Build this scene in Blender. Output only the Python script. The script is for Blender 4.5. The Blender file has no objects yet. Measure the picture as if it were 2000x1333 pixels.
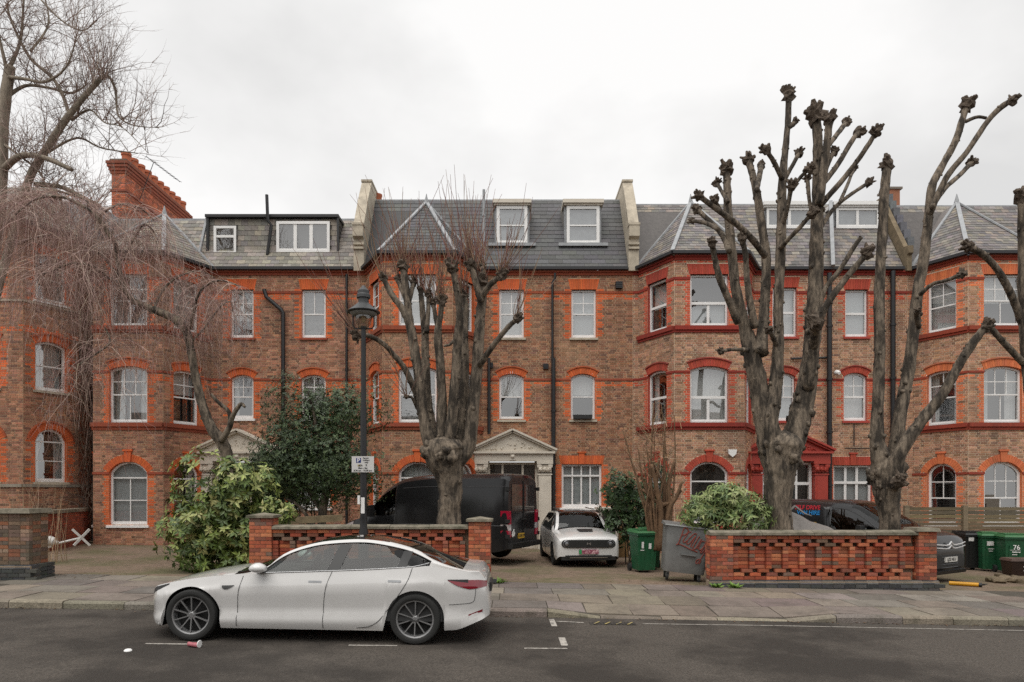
import bpy, math, random
from mathutils import Vector, Matrix, noise as mnoise
R = math.radians
rnd = random.Random(7)
SC = bpy.context.scene
COL = SC.collection

# ---------------------------------------------------------------- camera, sky, sun, exposure
FPX = 1344.0          # focal length in photo pixels (photo 2000 wide)
HY = 961.0            # photo row of the horizon
HC = 1.94             # eye height, metres
cam_d = bpy.data.cameras.new('camera'); cam = bpy.data.objects.new('camera', cam_d); COL.objects.link(cam)
cam_d.sensor_width = 36.0; cam_d.lens = 36.0 * FPX / 2000.0
cam_d.shift_y = (HY - 666.5) / 2000.0
cam_d.clip_start = 0.1; cam_d.clip_end = 2000
cam.location = (0, 0, HC); cam.rotation_euler = (R(90), 0, 0)
SC.camera = cam

SUN_EL, SUN_AZ = R(64), R(205)      # overcast: broad light from behind the viewer
wd = bpy.data.worlds.new('World'); SC.world = wd; wd.use_nodes = True
nt = wd.node_tree; nt.nodes.clear()
def N(t, typ, **kw):
    n = t.nodes.new(typ)
    for k, v in kw.items():
        if hasattr(n, k): setattr(n, k, v)
        else: n.inputs[k].default_value = v
    return n
out = N(nt, 'ShaderNodeOutputWorld'); bg = N(nt, 'ShaderNodeBackground')
sky = N(nt, 'ShaderNodeTexSky', sky_type='NISHITA', sun_disc=False)
sky.sun_elevation = SUN_EL; sky.sun_rotation = SUN_AZ
tc = N(nt, 'ShaderNodeTexCoord')
mp = N(nt, 'ShaderNodeMapping'); mp.inputs['Scale'].default_value = (1.0, 1.0, 1.6)
mp.inputs['Location'].default_value = (0.35, 0.1, 0.2)
nz = N(nt, 'ShaderNodeTexNoise'); nz.inputs['Scale'].default_value = 1.5; nz.inputs['Detail'].default_value = 6; nz.inputs['Roughness'].default_value = .52
rp = N(nt, 'ShaderNodeValToRGB')
rp.color_ramp.elements[0].position = .38; rp.color_ramp.elements[0].color = (.52, .516, .508, 1)
rp.color_ramp.elements[1].position = .58; rp.color_ramp.elements[1].color = (.70, .693, .682, 1)
sc_ = N(nt, 'ShaderNodeVectorMath', operation='SCALE'); sc_.inputs['Scale'].default_value = 10.0
mx = N(nt, 'ShaderNodeMix', data_type='RGBA'); mx.inputs['Factor'].default_value = .96
L = nt.links.new
L(tc.outputs['Generated'], mp.inputs['Vector']); L(mp.outputs[0], nz.inputs['Vector']); L(nz.outputs['Fac'], rp.inputs['Fac'])
L(rp.outputs['Color'], sc_.inputs[0]); L(sky.outputs['Color'], mx.inputs['A']); L(sc_.outputs[0], mx.inputs['B'])
L(mx.outputs['Result'], bg.inputs['Color']); bg.inputs['Strength'].default_value = .1
L(bg.outputs[0], out.inputs['Surface'])
sl = bpy.data.lights.new('sun', 'SUN'); sl.energy = 1.5; sl.angle = R(62); sl.color = (1, .97, .92)
so = bpy.data.objects.new('sun', sl); COL.objects.link(so)
so.rotation_euler = (R(90) - SUN_EL, 0, R(180) - SUN_AZ)   # light from behind the camera
SC.view_settings.view_transform = 'Standard'; SC.view_settings.look = 'None'
SC.view_settings.exposure = 0.55; SC.view_settings.gamma = 1.0
SC.render.engine = 'CYCLES'; SC.cycles.use_denoising = False
SC.cycles.max_bounces = 7; SC.cycles.transparent_max_bounces = 12
SC.cycles.caustics_reflective = False; SC.cycles.caustics_refractive = False

# ---------------------------------------------------------------- mesh helpers
ORG = {}
def at(x, y, d):                      # photo position seen at distance d -> point in the place
    return Vector(((x - 1000) * d / FPX, d, HC + (HY - y) * d / FPX))
def ground(X):                        # the street falls gently to the right
    return -.048 - .018 * X
def garden(X, d):
    t = min(1, max(0, (d - 14.1) / 3.0))
    return ground(X) + .12 - .10 * t
class MB:
    def __init__(s): s.v = []; s.f = []; s.c = []; s.m = []; s.g = []
    def split(s, name, mats, parent, smooth=None):     # every piece that was added becomes an object of its own
        gs = s.g + [(len(s.v), len(s.f))]; res = []
        for (v0, f0), (v1, f1) in zip(gs, gs[1:]):
            m = MB(); m.v = s.v[v0:v1]; m.c = s.c[v0:v1]; m.f = [tuple(i - v0 for i in f) for f in s.f[f0:f1]]; m.m = s.m[f0:f1]
            res.append(m.build(name, mats, parent, smooth))
        return res
    def add(s, vs, fs, col=None, mi=0):
        b = len(s.v); s.g.append((b, len(s.f))); s.v += [tuple(p) for p in vs]
        s.f += [tuple(b + i for i in f) for f in fs]; s.m += [mi] * len(fs)
        s.c += [col or (1, 1, 1)] * len(vs)
    def hexa(s, p, col=None, mi=0, back=True):   # 8 corners: bottom 0-3, top 4-7 (face 0154 is the front)
        f = [(0, 1, 5, 4), (1, 2, 6, 5), (3, 0, 4, 7), (4, 5, 6, 7), (3, 2, 1, 0)]
        if back: f.append((2, 3, 7, 6))
        s.add(p, f, col, mi)
    def box(s, x0, x1, y0, y1, z0, z1, col=None, mi=0):
        s.hexa([(x0, y0, z0), (x1, y0, z0), (x1, y1, z0), (x0, y1, z0), (x0, y0, z1), (x1, y0, z1), (x1, y1, z1), (x0, y1, z1)], col, mi)
    def fbox(s, F, u0, u1, z0, z1, n0, n1, col=None, mi=0, back=True):   # n1 is the outer side
        s.hexa([F.p(u0, z0, n1), F.p(u1, z0, n1), F.p(u1, z0, n0), F.p(u0, z0, n0), F.p(u0, z1, n1), F.p(u1, z1, n1), F.p(u1, z1, n0), F.p(u0, z1, n0)], col, mi, back)
    def bar(s, a, b, w, h, up=(0, 0, 1), col=None, mi=0):   # square bar between two points
        a, b = Vector(a), Vector(b); d = (b - a).normalized(); up = Vector(up)
        if abs(d.dot(up)) > .98: up = Vector((0, 1, 0))
        sd = d.cross(up).normalized(); u2 = sd.cross(d).normalized()
        q = []
        for e in (a, b): q.append([e + sd * i * w / 2 + u2 * j * h / 2 for i, j in ((-1, -1), (1, -1), (1, 1), (-1, 1))])
        s.add(q[0] + q[1], [(0, 1, 2, 3), (7, 6, 5, 4), (0, 4, 5, 1), (1, 5, 6, 2), (2, 6, 7, 3), (3, 7, 4, 0)], col, mi)
    def tube(s, pts, rad, n=8, cap=True, col=None, wob=0, mi=0):
        pts = [Vector(p) for p in pts]
        if not hasattr(rad, '__len__'): rad = [rad] * len(pts)
        b = len(s.v); s.g.append((b, len(s.f))); ref = None
        for i, p in enumerate(pts):
            a = pts[max(0, i - 1)]; c = pts[min(len(pts) - 1, i + 1)]
            t = (c - a)
            t = t.normalized() if t.length > 1e-9 else Vector((0, 0, 1))
            if ref is None: ref = Vector((1, 0, 0)) if abs(t.x) < .8 else Vector((0, 1, 0))
            sd = t.cross(ref)
            sd = sd.normalized() if sd.length > 1e-6 else t.orthogonal().normalized()
            ref = sd.cross(t).normalized()
            for k in range(n):
                an = 2 * math.pi * k / n
                r = rad[i]
                q = p + (sd * math.cos(an) + ref * math.sin(an)) * r
                if wob:
                    w = mnoise.noise(q * (.9 / max(r, .03))) * .55 + mnoise.noise(q * 14) * .3 - .12
                    q = p + (q - p) * (1 + wob * w)
                s.v.append(tuple(q)); s.c.append(col or (1, 1, 1))
        for i in range(len(pts) - 1):
            for k in range(n):
                k2 = (k + 1) % n
                s.f.append((b + i * n + k, b + i * n + k2, b + (i + 1) * n + k2, b + (i + 1) * n + k)); s.m.append(mi)
        if cap and n > 2:
            s.f.append(tuple(b + k for k in range(n))[::-1]); s.m.append(mi)
            e = b + (len(pts) - 1) * n
            s.f.append(tuple(e + k for k in range(n))); s.m.append(mi)
    def lathe(s, o, axis, prof, n=24, col=None, mi=0, cap=True):    # prof: (radius, offset along axis)
        o = Vector(o); axis = Vector(axis).normalized(); a = axis.orthogonal().normalized(); c = axis.cross(a)
        b = len(s.v); s.g.append((b, len(s.f)))
        for r, h in prof:
            for k in range(n):
                an = 2 * math.pi * k / n
                s.v.append(tuple(o + axis * h + (a * math.cos(an) + c * math.sin(an)) * r)); s.c.append(col or (1, 1, 1))
        for i in range(len(prof) - 1):
            for k in range(n):
                k2 = (k + 1) % n
                s.f.append((b + i * n + k, b + i * n + k2, b + (i + 1) * n + k2, b + (i + 1) * n + k)); s.m.append(mi)
        if cap:
            s.f.append(tuple(b + k for k in range(n))[::-1]); s.m.append(mi)
            e = b + (len(prof) - 1) * n; s.f.append(tuple(e + k for k in range(n))); s.m.append(mi)
    def prism(s, poly, vec, col=None, mi=0):              # polygon pushed along a vector
        vec = Vector(vec); n = len(poly); p = [Vector(q) for q in poly]
        s.add(p + [q + vec for q in p], [tuple(range(n))[::-1], tuple(range(n, 2 * n))] + [(i, (i + 1) % n, n + (i + 1) % n, n + i) for i in range(n)], col, mi)
    def blob(s, c, r, seed, n=7, m=5, amp=.4, col=None):
        c = Vector(c); vs = []; fs = []
        for i in range(m + 1):
            th = math.pi * i / m
            for k in range(n):
                ph = 2 * math.pi * (k + .5 * (i % 2)) / n
                d = Vector((math.sin(th) * math.cos(ph), math.sin(th) * math.sin(ph), math.cos(th)))
                rr = r * (1 + amp * mnoise.noise(d * 1.9 + Vector((seed * 3.1, seed * 1.7, 0))))
                vs.append(c + d * rr)
        for i in range(m):
            for k in range(n): fs.append((i * n + k, i * n + (k + 1) % n, (i + 1) * n + (k + 1) % n, (i + 1) * n + k))
        s.add(vs, fs, col)
    def mesh(s, name, mats, org=(0, 0, 0), smooth=None):
        me = bpy.data.meshes.new(name); o = Vector(org)
        me.from_pydata([(x - o.x, y - o.y, z - o.z) for x, y, z in s.v], [], s.f)
        for m in (mats if isinstance(mats, (list, tuple)) else [mats]): me.materials.append(m)
        if any(s.m): me.polygons.foreach_set('material_index', s.m)
        if any(c != (1, 1, 1) for c in s.c[::7] + s.c[:40]):
            at_ = me.attributes.new('Col', 'FLOAT_COLOR', 'POINT')
            fl = []
            for c in s.c: fl += [c[0], c[1], c[2], 1.0]
            at_.data.foreach_set('color', fl)
        if smooth is not None:
            me.shade_smooth()
            if smooth < 179: me.set_sharp_from_angle(angle=R(smooth))
        me.update()
        return me
    def build(s, name, mats, parent=None, smooth=None, kind=None, label=None, local=False):
        org = (0, 0, 0) if (local or parent is None) else ORG.get(parent.name, (0, 0, 0))
        o = bpy.data.objects.new(name, s.mesh(name, mats, org, smooth)); COL.objects.link(o)
        if parent is not None: o.parent = parent; ORG[o.name] = Vector(org)
        if kind: o['kind'] = kind
        if label: o['label'] = label
        return o
def tag(o, label, cat, group=None):
    o['label'] = label; o['category'] = cat
    if group: o['group'] = group
    return o
def thing(name, loc, label, cat, group=None, rz=0, local=False):
    o = bpy.data.objects.new(name, None); COL.objects.link(o); o.empty_display_size = .2
    o.location = loc; o.rotation_euler = (0, 0, rz); ORG[o.name] = Vector((0, 0, 0)) if local else Vector(loc)
    return tag(o, label, cat, group)
def piece(name, me, parent, mat, color=None):          # a part that shares its mesh; mat is a world matrix
    o = bpy.data.objects.new(name, me); COL.objects.link(o); o.parent = parent
    m = mat.copy() if isinstance(mat, Matrix) else Matrix.Translation(mat)
    m.translation = m.translation - Vector(ORG.get(parent.name, (0, 0, 0)))
    o.matrix_local = m
    if color: o.color = (color[0], color[1], color[2], 1)
    return o
def copy_tree(o, parent=None):
    c = o.copy(); COL.objects.link(c); c.parent = parent
    for ch in list(o.children): copy_tree(ch, c)
    return c
class Face:                                           # a vertical wall face seen from outside, u runs left to right
    def __init__(s, a, b):
        s.a = Vector((a[0], a[1], 0)); d = Vector((b[0], b[1], 0)) - s.a
        s.len = d.length; s.u = d.normalized(); s.n = Vector((s.u.y, -s.u.x, 0))
    def p(s, u, z, n=0):
        q = s.a + s.u * u + s.n * n; return Vector((q.x, q.y, z))
def interp(pts):                                      # smooth curve through points
    xs = [p[0] for p in pts]; ys = [p[1] for p in pts]; n = len(xs)
    sl_ = [(ys[i + 1] - ys[i]) / (xs[i + 1] - xs[i]) for i in range(n - 1)]
    m = [sl_[0]] + [0 if sl_[i - 1] * sl_[i] <= 0 else 2 * sl_[i - 1] * sl_[i] / (sl_[i - 1] + sl_[i]) for i in range(1, n - 1)] + [sl_[-1]]
    def f(x):
        if x <= xs[0]: return ys[0]
        if x >= xs[-1]: return ys[-1]
        i = 0
        while x > xs[i + 1]: i += 1
        h = xs[i + 1] - xs[i]; t = (x - xs[i]) / h
        return ((1 + 2 * t) * (1 - t) ** 2) * ys[i] + t * (1 - t) ** 2 * h * m[i] + t * t * (3 - 2 * t) * ys[i + 1] + t * t * (t - 1) * h * m[i + 1]
    return f
def smooth_path(pts, k=5):                            # Catmull-Rom through tuples of any length
    out_ = []; n = len(pts)
    for i in range(n - 1):
        p0, p1, p2, p3 = pts[max(0, i - 1)], pts[i], pts[i + 1], pts[min(n - 1, i + 2)]
        for j in range(k):
            t = j / k
            out_.append(tuple(.5 * (2 * b + (c - a) * t + (2 * a - 5 * b + 4 * c - d) * t * t + (3 * b - a - 3 * c + d) * t ** 3) for a, b, c, d in zip(p0, p1, p2, p3)))
    out_.append(tuple(pts[-1])); return out_
def jit(c, a, r=rnd):
    k = 1 + r.uniform(-a, a); return (c[0] * k, c[1] * k * (1 + r.uniform(-.06, .06)), c[2] * k * (1 + r.uniform(-.08, .08)))

# ---------------------------------------------------------------- materials
MATS = {}
def mat(name, col, rough=.8, metal=0, src=None, var=.0, vscale=3, bump=0, bscale=60, coat=0, spec=.5, stretch=None, dark=None, dscale=1.2, damt=.5, dpos=(.5, .7)):
    m = bpy.data.materials.new(name); m.use_nodes = True; t = m.node_tree; b = t.nodes['Principled BSDF']
    b.inputs['Roughness'].default_value = rough; b.inputs['Metallic'].default_value = metal
    b.inputs['Coat Weight'].default_value = coat; b.inputs['Specular IOR Level'].default_value = spec
    l = t.links.new
    tcn = N(t, 'ShaderNodeTexCoord'); vec = N(t, 'ShaderNodeMapping')
    l(tcn.outputs['Object'], vec.inputs['Vector'])
    if stretch: vec.inputs['Scale'].default_value = stretch
    if src == 'attr': c0 = N(t, 'ShaderNodeAttribute', attribute_name='Col').outputs['Color']
    elif src == 'obj': c0 = N(t, 'ShaderNodeObjectInfo').outputs['Color']
    else:
        rgb = N(t, 'ShaderNodeRGB'); rgb.outputs[0].default_value = (*col, 1); c0 = rgb.outputs[0]
    if var:
        nn = N(t, 'ShaderNodeTexNoise'); nn.inputs['Scale'].default_value = vscale; nn.inputs['Detail'].default_value = 5; nn.inputs['Roughness'].default_value = .62
        l(vec.outputs[0], nn.inputs['Vector'])
        mr = N(t, 'ShaderNodeMapRange'); mr.inputs['From Min'].default_value = .3; mr.inputs['From Max'].default_value = .7
        mr.inputs['To Min'].default_value = 1 - var; mr.inputs['To Max'].default_value = 1 + var
        l(nn.outputs['Fac'], mr.inputs['Value'])
        vm = N(t, 'ShaderNodeVectorMath', operation='SCALE'); l(c0, vm.inputs[0]); l(mr.outputs[0], vm.inputs['Scale']); c0 = vm.outputs[0]
    if dark:
        n2 = N(t, 'ShaderNodeTexNoise'); n2.inputs['Scale'].default_value = dscale; n2.inputs['Detail'].default_value = 7; n2.inputs['Roughness'].default_value = .65
        l(vec.outputs[0], n2.inputs['Vector'])
        r2 = N(t, 'ShaderNodeMapRange'); r2.inputs['From Min'].default_value = dpos[0]; r2.inputs['From Max'].default_value = dpos[1]; r2.inputs['To Max'].default_value = damt
        l(n2.outputs['Fac'], r2.inputs['Value'])
        mm = N(t, 'ShaderNodeMix', data_type='RGBA'); mm.inputs['B'].default_value = (*dark, 1)
        l(r2.outputs[0], mm.inputs['Factor']); l(c0, mm.inputs['A']); c0 = mm.outputs['Result']
    l(c0, b.inputs['Base Color'])
    if bump:
        n3 = N(t, 'ShaderNodeTexNoise'); n3.inputs['Scale'].default_value = bscale; n3.inputs['Detail'].default_value = 4
        l(vec.outputs[0], n3.inputs['Vector'])
        bp = N(t, 'ShaderNodeBump'); bp.inputs['Strength'].default_value = bump; bp.inputs['Distance'].default_value = .02
        l(n3.outputs['Fac'], bp.inputs['Height']); l(bp.outputs[0], b.inputs['Normal'])
    MATS[name] = m; return m
def glass(name, tint, base=.06, gain=1.5, rough=.015):
    m = bpy.data.materials.new(name); m.use_nodes = True; t = m.node_tree; t.nodes.clear(); l = t.links.new
    o = N(t, 'ShaderNodeOutputMaterial'); mixn = N(t, 'ShaderNodeMixShader'); tr = N(t, 'ShaderNodeBsdfTransparent'); gl = N(t, 'ShaderNodeBsdfGlossy')
    tr.inputs['Color'].default_value = (*tint, 1); gl.inputs['Roughness'].default_value = rough
    lw = N(t, 'ShaderNodeLayerWeight'); lw.inputs['Blend'].default_value = .5
    pw = N(t, 'ShaderNodeMath', operation='POWER'); pw.inputs[1].default_value = 5.0; l(lw.outputs['Facing'], pw.inputs[0])
    fr = N(t, 'ShaderNodeMath', operation='MULTIPLY_ADD'); fr.inputs[1].default_value = .95; fr.inputs[2].default_value = .045; l(pw.outputs[0], fr.inputs[0])
    ma = N(t, 'ShaderNodeMath', operation='MULTIPLY_ADD'); ma.inputs[1].default_value = gain; ma.inputs[2].default_value = base; ma.use_clamp = True
    l(fr.outputs[0], ma.inputs[0]); l(ma.outputs[0], mixn.inputs['Fac']); l(tr.outputs[0], mixn.inputs[1]); l(gl.outputs[0], mixn.inputs[2]); l(mixn.outputs[0], o.inputs['Surface'])
    MATS[name] = m; return m
BRICK = mat('house_brick', (.3, .13, .08), .92, src='attr', var=.16, vscale=26, dark=(.035, .03, .027), dscale=1.1, damt=.36, dpos=(.5, .74), stretch=(1, 1, .3))
BPIECE = mat('wall_brick', (.4, .1, .05), .9, src='obj', var=.3, vscale=24, bump=.35, bscale=90, dark=(.05, .05, .03), dscale=5, damt=.55, dpos=(.5, .72))
BSTUFF = mat('wall_brick_joined', (.4, .1, .05), .9, src='attr', var=.3, vscale=24, bump=.35, bscale=90, dark=(.05, .05, .03), dscale=5, damt=.55, dpos=(.5, .72))
MORTAR = mat('mortar', (.3, .23, .165), .95, var=.25, vscale=9)
SLATE = mat('slate', (.1, .1, .11), .6, src='obj', var=.25, vscale=9, bump=.2, bscale=30)
SLATES = mat('slate_joined', (.1, .1, .11), .6, src='attr', var=.25, vscale=9, bump=.2, bscale=30)
LEAD = mat('lead', (.32, .33, .34), .55, var=.2, vscale=5)
STONE = mat('stone', (.47, .41, .32), .85, var=.2, vscale=4, bump=.2, bscale=40, dark=(.12, .1, .08), dscale=2.2, damt=.6, dpos=(.52, .75))
COPING = mat('coping_stone', (.24, .21, .16), .9, var=.3, vscale=7, bump=.4, bscale=45, dark=(.05, .055, .03), dscale=3.2, damt=.75, dpos=(.42, .68))
CREAM = mat('cream_paint', (.62, .56, .47), .6, var=.06, vscale=3, dark=(.3, .26, .2), dscale=2.5, damt=.35, dpos=(.55, .8))
REDP = mat('red_paint', (.4, .05, .032), .55, var=.15, vscale=4, dark=(.12, .02, .015), dscale=2, damt=.4)
WHITE = mat('white_frame', (.82, .81, .79), .45, var=.05, vscale=5)
BLACKP = mat('black_iron', (.014, .014, .015), .45, var=.2)
GUTTER = mat('gutter_black', (.02, .02, .022), .5)
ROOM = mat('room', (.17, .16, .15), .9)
CURT = mat('net_curtain', (.74, .73, .71), .9, var=.06, vscale=9)
FROST = mat('frosted_blind', (.55, .57, .57), .8)
BLIND = mat('venetian_blind', (.55, .55, .54), .7)
PANE = glass('window_glass', (.86, .88, .88), .2, 1.9)
CARGLASS = glass('car_glass', (.46, .54, .51), .01, .95)
DARKGLASS = glass('dark_glass', (.05, .055, .055), .05, 1.2)
ASPH = mat('asphalt', (.086, .073, .061), .85, var=.5, vscale=38, bump=.8, bscale=120, dark=(.034, .028, .023), dscale=.38, damt=.9, dpos=(.43, .57), spec=.35)
SLAB = mat('paving_slab', (.2, .17, .14), .88, src='obj', var=.16, vscale=14, bump=.25, bscale=80, dark=(.075, .062, .05), dscale=1.3, damt=.6, dpos=(.46, .66))
KERB = mat('granite_kerb', (.26, .21, .17), .9, src='obj', var=.3, vscale=30, bump=.6, bscale=60, dark=(.06, .055, .035), dscale=3, damt=.6, dpos=(.5, .7))
DIRT = mat('garden_ground', (.19, .135, .095), .95, var=.3, vscale=6, bump=.5, bscale=50, dark=(.10, .098, .04), dscale=.55, damt=.8, dpos=(.46, .62))
LINE = mat('road_paint', (.4, .37, .33), .8, var=.25, vscale=25, dark=(.1, .09, .08), dscale=12, damt=.8, dpos=(.5, .62))
BARK = mat('bark', (.18, .143, .106), .95, var=.6, vscale=16, bump=1.0, bscale=34, stretch=(1, 1, .28), dark=(.026, .021, .016), dscale=6, damt=.9, dpos=(.44, .58))
KNUCK = mat('bark_knuckle', (.1, .075, .055), .95, var=.5, vscale=14, bump=1, bscale=40)
TWIG = mat('twig', (.2, .13, .1), .9, src='attr', var=.15, vscale=3)
LEAF = mat('leaf', (.1, .15, .04), .5, src='attr', var=.2, vscale=30)
LEAFO = mat('leaf_piece', (.1, .15, .04), .45, src='obj', var=.2, vscale=30)
TYRE = mat('tyre', (.02, .02, .019), .8)
RIM = mat('alloy', (.3, .3, .3), .38, metal=.6)
RIMD = mat('wheel_dark', (.012, .012, .012), .6)
BLACKPL = mat('black_plastic', (.016, .016, .016), .5)
CHROME = mat('bright_trim', (.7, .7, .7), .2, metal=1)
WHITECAR = mat('white_car_paint', (.66, .65, .635), .25, coat=1.0, var=.03, vscale=2, dark=(.35, .33, .3), dscale=3, damt=.12)
GREYSTEEL = mat('galvanised_steel', (.21, .215, .21), .5, metal=.35, var=.18, vscale=4, dark=(.12, .12, .12), dscale=2.5, damt=.5)
GREENPL = mat('green_plastic', (.014, .095, .04), .5, var=.1, dark=(.05, .07, .04), dscale=4, damt=.3)
GREENLID = mat('green_lid', (.04, .15, .055), .55, var=.12, dark=(.09, .12, .06), dscale=5, damt=.5)
WOOD = mat('fence_wood', (.17, .13, .075), .85, src='obj', var=.25, vscale=8, stretch=(.25, 1, 2), bump=.3, bscale=60)
# ================================================================ the street
def sheet(name, xs, ys, zf, m, kind='structure'):
    b = MB(); nx, ny = len(xs), len(ys)
    vs = [(x, y, zf(x, y)) for y in ys for x in xs]
    fs = [(j * nx + i, j * nx + i + 1, (j + 1) * nx + i + 1, (j + 1) * nx + i) for j in range(ny - 1) for i in range(nx - 1)]
    b.add(vs, fs); return b.build(name, m, kind=kind)
KY = 10.95                                            # kerb face
def kerb_h(X):                                        # upstand, lowered at the crossover
    def st(a, b): return min(1, max(0, (X - a) / (b - a)))
    return .115 - .09 * st(.75, 1.35) + .09 * st(4.55, 5.2)
def pave_z(X, y):
    t = min(1, max(0, (y - KY) / 1.5)); k = kerb_h(X)
    return ground(X) + k + (.125 - k) * t
sheet('ground', [-300, -60, 60, 300], [-200, -60, 60, 300], lambda x, y: -1.6, DIRT)
sheet('road', [-40, -10, 0, 10, 40], [-26, 0, 6, KY + .02], lambda x, y: ground(x), ASPH)
pav = sheet('pavement', [-40 + i * .5 for i in range(161)], [KY + .1, 11.6, 12.3, 12.8, 14.25], lambda x, y: pave_z(x, y) - .012, mat('joint_dirt', (.07, .06, .045), .95, var=.3, vscale=9))
sheet('front_gardens', [-40 + i for i in range(81)], [14.2, 14.6, 15.2, 16, 17.2, 24.4, 60], lambda x, y: garden(x, y) - .004, DIRT)
# paving slabs, each a piece
ys = [KY + .17, 11.86, 12.62, 13.4, 14.2]
for j in range(4):
    x = -9.6 + (j % 2) * .41
    while x < 9.6:
        w = rnd.choice([.62, .76, .91, .91, 1.05]); g = .008
        a, b_, c, d = x + g, x + w - g, ys[j] + g, ys[j + 1] - g
        dz = rnd.uniform(-.004, .005); tl = rnd.uniform(-.004, .004)
        sk = rnd.uniform(-.02, .02) if 1 < x < 5 else 0
        q = [(a, c), (b_, c), (b_ + sk, d), (a + sk, d)]
        m = MB(); b4 = [(px, py, pave_z(px, py) + dz + (tl if i % 2 else -tl)) for i, (px, py) in enumerate(q)]
        m.hexa([(p[0], p[1], p[2] - .05) for p in b4] + b4)
        o = m.build('paving_slab', SLAB, pav)
        base = rnd.choice([(.20, .172, .142), (.185, .158, .13), (.215, .18, .145), (.155, .135, .115), (.23, .2, .165), (.17, .14, .118)])
        if 1.0 < x < 5.2: base = rnd.choice([(.235, .2, .155), (.2, .165, .135), (.175, .14, .115)])
        o.color = (*jit(base, .08), 1); x += w
# kerb stones
x = -9.9
while x < 9.9:
    w = rnd.uniform(.72, 1.15); m = MB(); a, b_ = x + .006, x + w - .006
    pts = []
    for X in (a, b_): pts.append((X, ground(X) - .05, ground(X) + kerb_h(X) + rnd.uniform(-.006, .006)))
    (xa, za, ta), (xb, zb_, tb) = pts; y0 = KY + rnd.uniform(-.012, .012); y1 = KY + .165
    m.add([(xa, y0, za), (xb, y0, zb_), (xb, y0, tb - .03), (xa, y0, ta - .03), (xb, y0 + .03, tb), (xa, y0 + .03, ta), (xb, y1, tb), (xa, y1, ta), (xb, y1, zb_), (xa, y1, za)],
          [(0, 1, 2, 3), (3, 2, 4, 5), (5, 4, 6, 7), (7, 6, 8, 9), (0, 3, 5, 7, 9), (1, 8, 6, 4, 2)])
    o = m.build('kerb_stone', KERB, pav); o.color = (*jit(rnd.choice([(.22, .185, .15), (.26, .215, .17), (.19, .165, .135)]), .1), 1); x += w
# painted lines, the drain and its yellow hatch
def paint(name, quads, label, cat, m=LINE, h=.004):
    b = MB()
    for q in quads:
        b.add([(p[0], p[1], ground(p[0]) + h) for p in q], [(0, 1, 2, 3)])
    return tag(b.build(name, m), label, cat)
def road_pt(x, y):
    d = 9.0
    for _ in range(20):
        X = (x - 1000) * d / FPX; d = (HC - ground(X)) * FPX / (y - HY)
    return ((x - 1000) * d / FPX, d)
def strip(x0, y0, x1, y1, w):
    a, b = Vector(road_pt(x0, y0)), Vector(road_pt(x1, y1)); n = Vector((-(b - a).y, (b - a).x)).normalized() * w / 2
    return [tuple(a - n), tuple(b - n), tuple(b + n), tuple(a + n)]
paint('parking_bay_line', [strip(284, 1258, 372, 1259, .05)], 'short white bay line on the road under the white car front wheel', 'road marking', None or LINE)
paint('parking_bay_line', [strip(681, 1261, 776, 1262, .05)], 'short white bay line on the road beside the white car rear wheel', 'road marking')
paint('parking_bay_corner', [strip(1024, 1267, 1108, 1267.5, .05), strip(1103, 1262, 1097, 1246, .09)], 'L-shaped white bay corner mark in mid road', 'road marking')
paint('parking_bay_tick', [strip(1083, 1224, 1077, 1210, .085), strip(1086, 1214, 1140, 1217, .05)], 'white bay tick at the kerb by the lowered crossing', 'road marking')
paint('kerbside_line', [strip(1255, 1219, 1500, 1222.5, .034), strip(1500, 1222.5, 2030, 1233, .034)], 'long thin white line along the kerb on the right', 'road marking')
YEL = mat('yellow_paint', (.42, .33, .12), .8, var=.3, vscale=20, dark=(.09, .085, .08), dscale=14, damt=.85, dpos=(.45, .6))
dx, dy = road_pt(1195, 1219)
dg = thing('road_drain', (dx, dy, ground(dx)), 'iron drain grate in the gutter with worn yellow hatching', 'drain')
m = MB(); m.box(dx - .36, dx + .36, dy - .085, dy + .1, ground(dx) - .02, ground(dx) + .006); m.build('plate', mat('drain_iron', (.035, .03, .025), .8, var=.4, vscale=20), dg)
m = MB()
for i in range(13): m.box(dx - .34 + i * .054, dx - .34 + i * .054 + .018, dy - .075, dy + .09, ground(dx) + .006, ground(dx) + .012)
m.build('bars', MATS['drain_iron'], dg)
m = MB()
for i in range(4):
    xx = dx - .3 + i * .17
    m.add([(xx, dy - .1, ground(xx) + .016), (xx + .03, dy - .1, ground(xx) + .016), (xx + .13, dy + .08, ground(xx) + .016), (xx + .10, dy + .08, ground(xx) + .016)], [(0, 1, 2, 3)])
m.build('hatch_mark', YEL, dg)
# houses across the road, behind the viewer: they only darken low reflections
ob = MB(); ob.box(-45, 45, -30, -21, -1.5, 7.0); ob.prism([(-45, -20.6, 7.0), (-45, -25.5, 9.8), (-45, -30.4, 7.0)], (90, 0, 0))
ob.build('opposite_terrace', mat('far_brick', (.12, .095, .08), .9, var=.3, vscale=.6), kind='structure')

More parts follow.
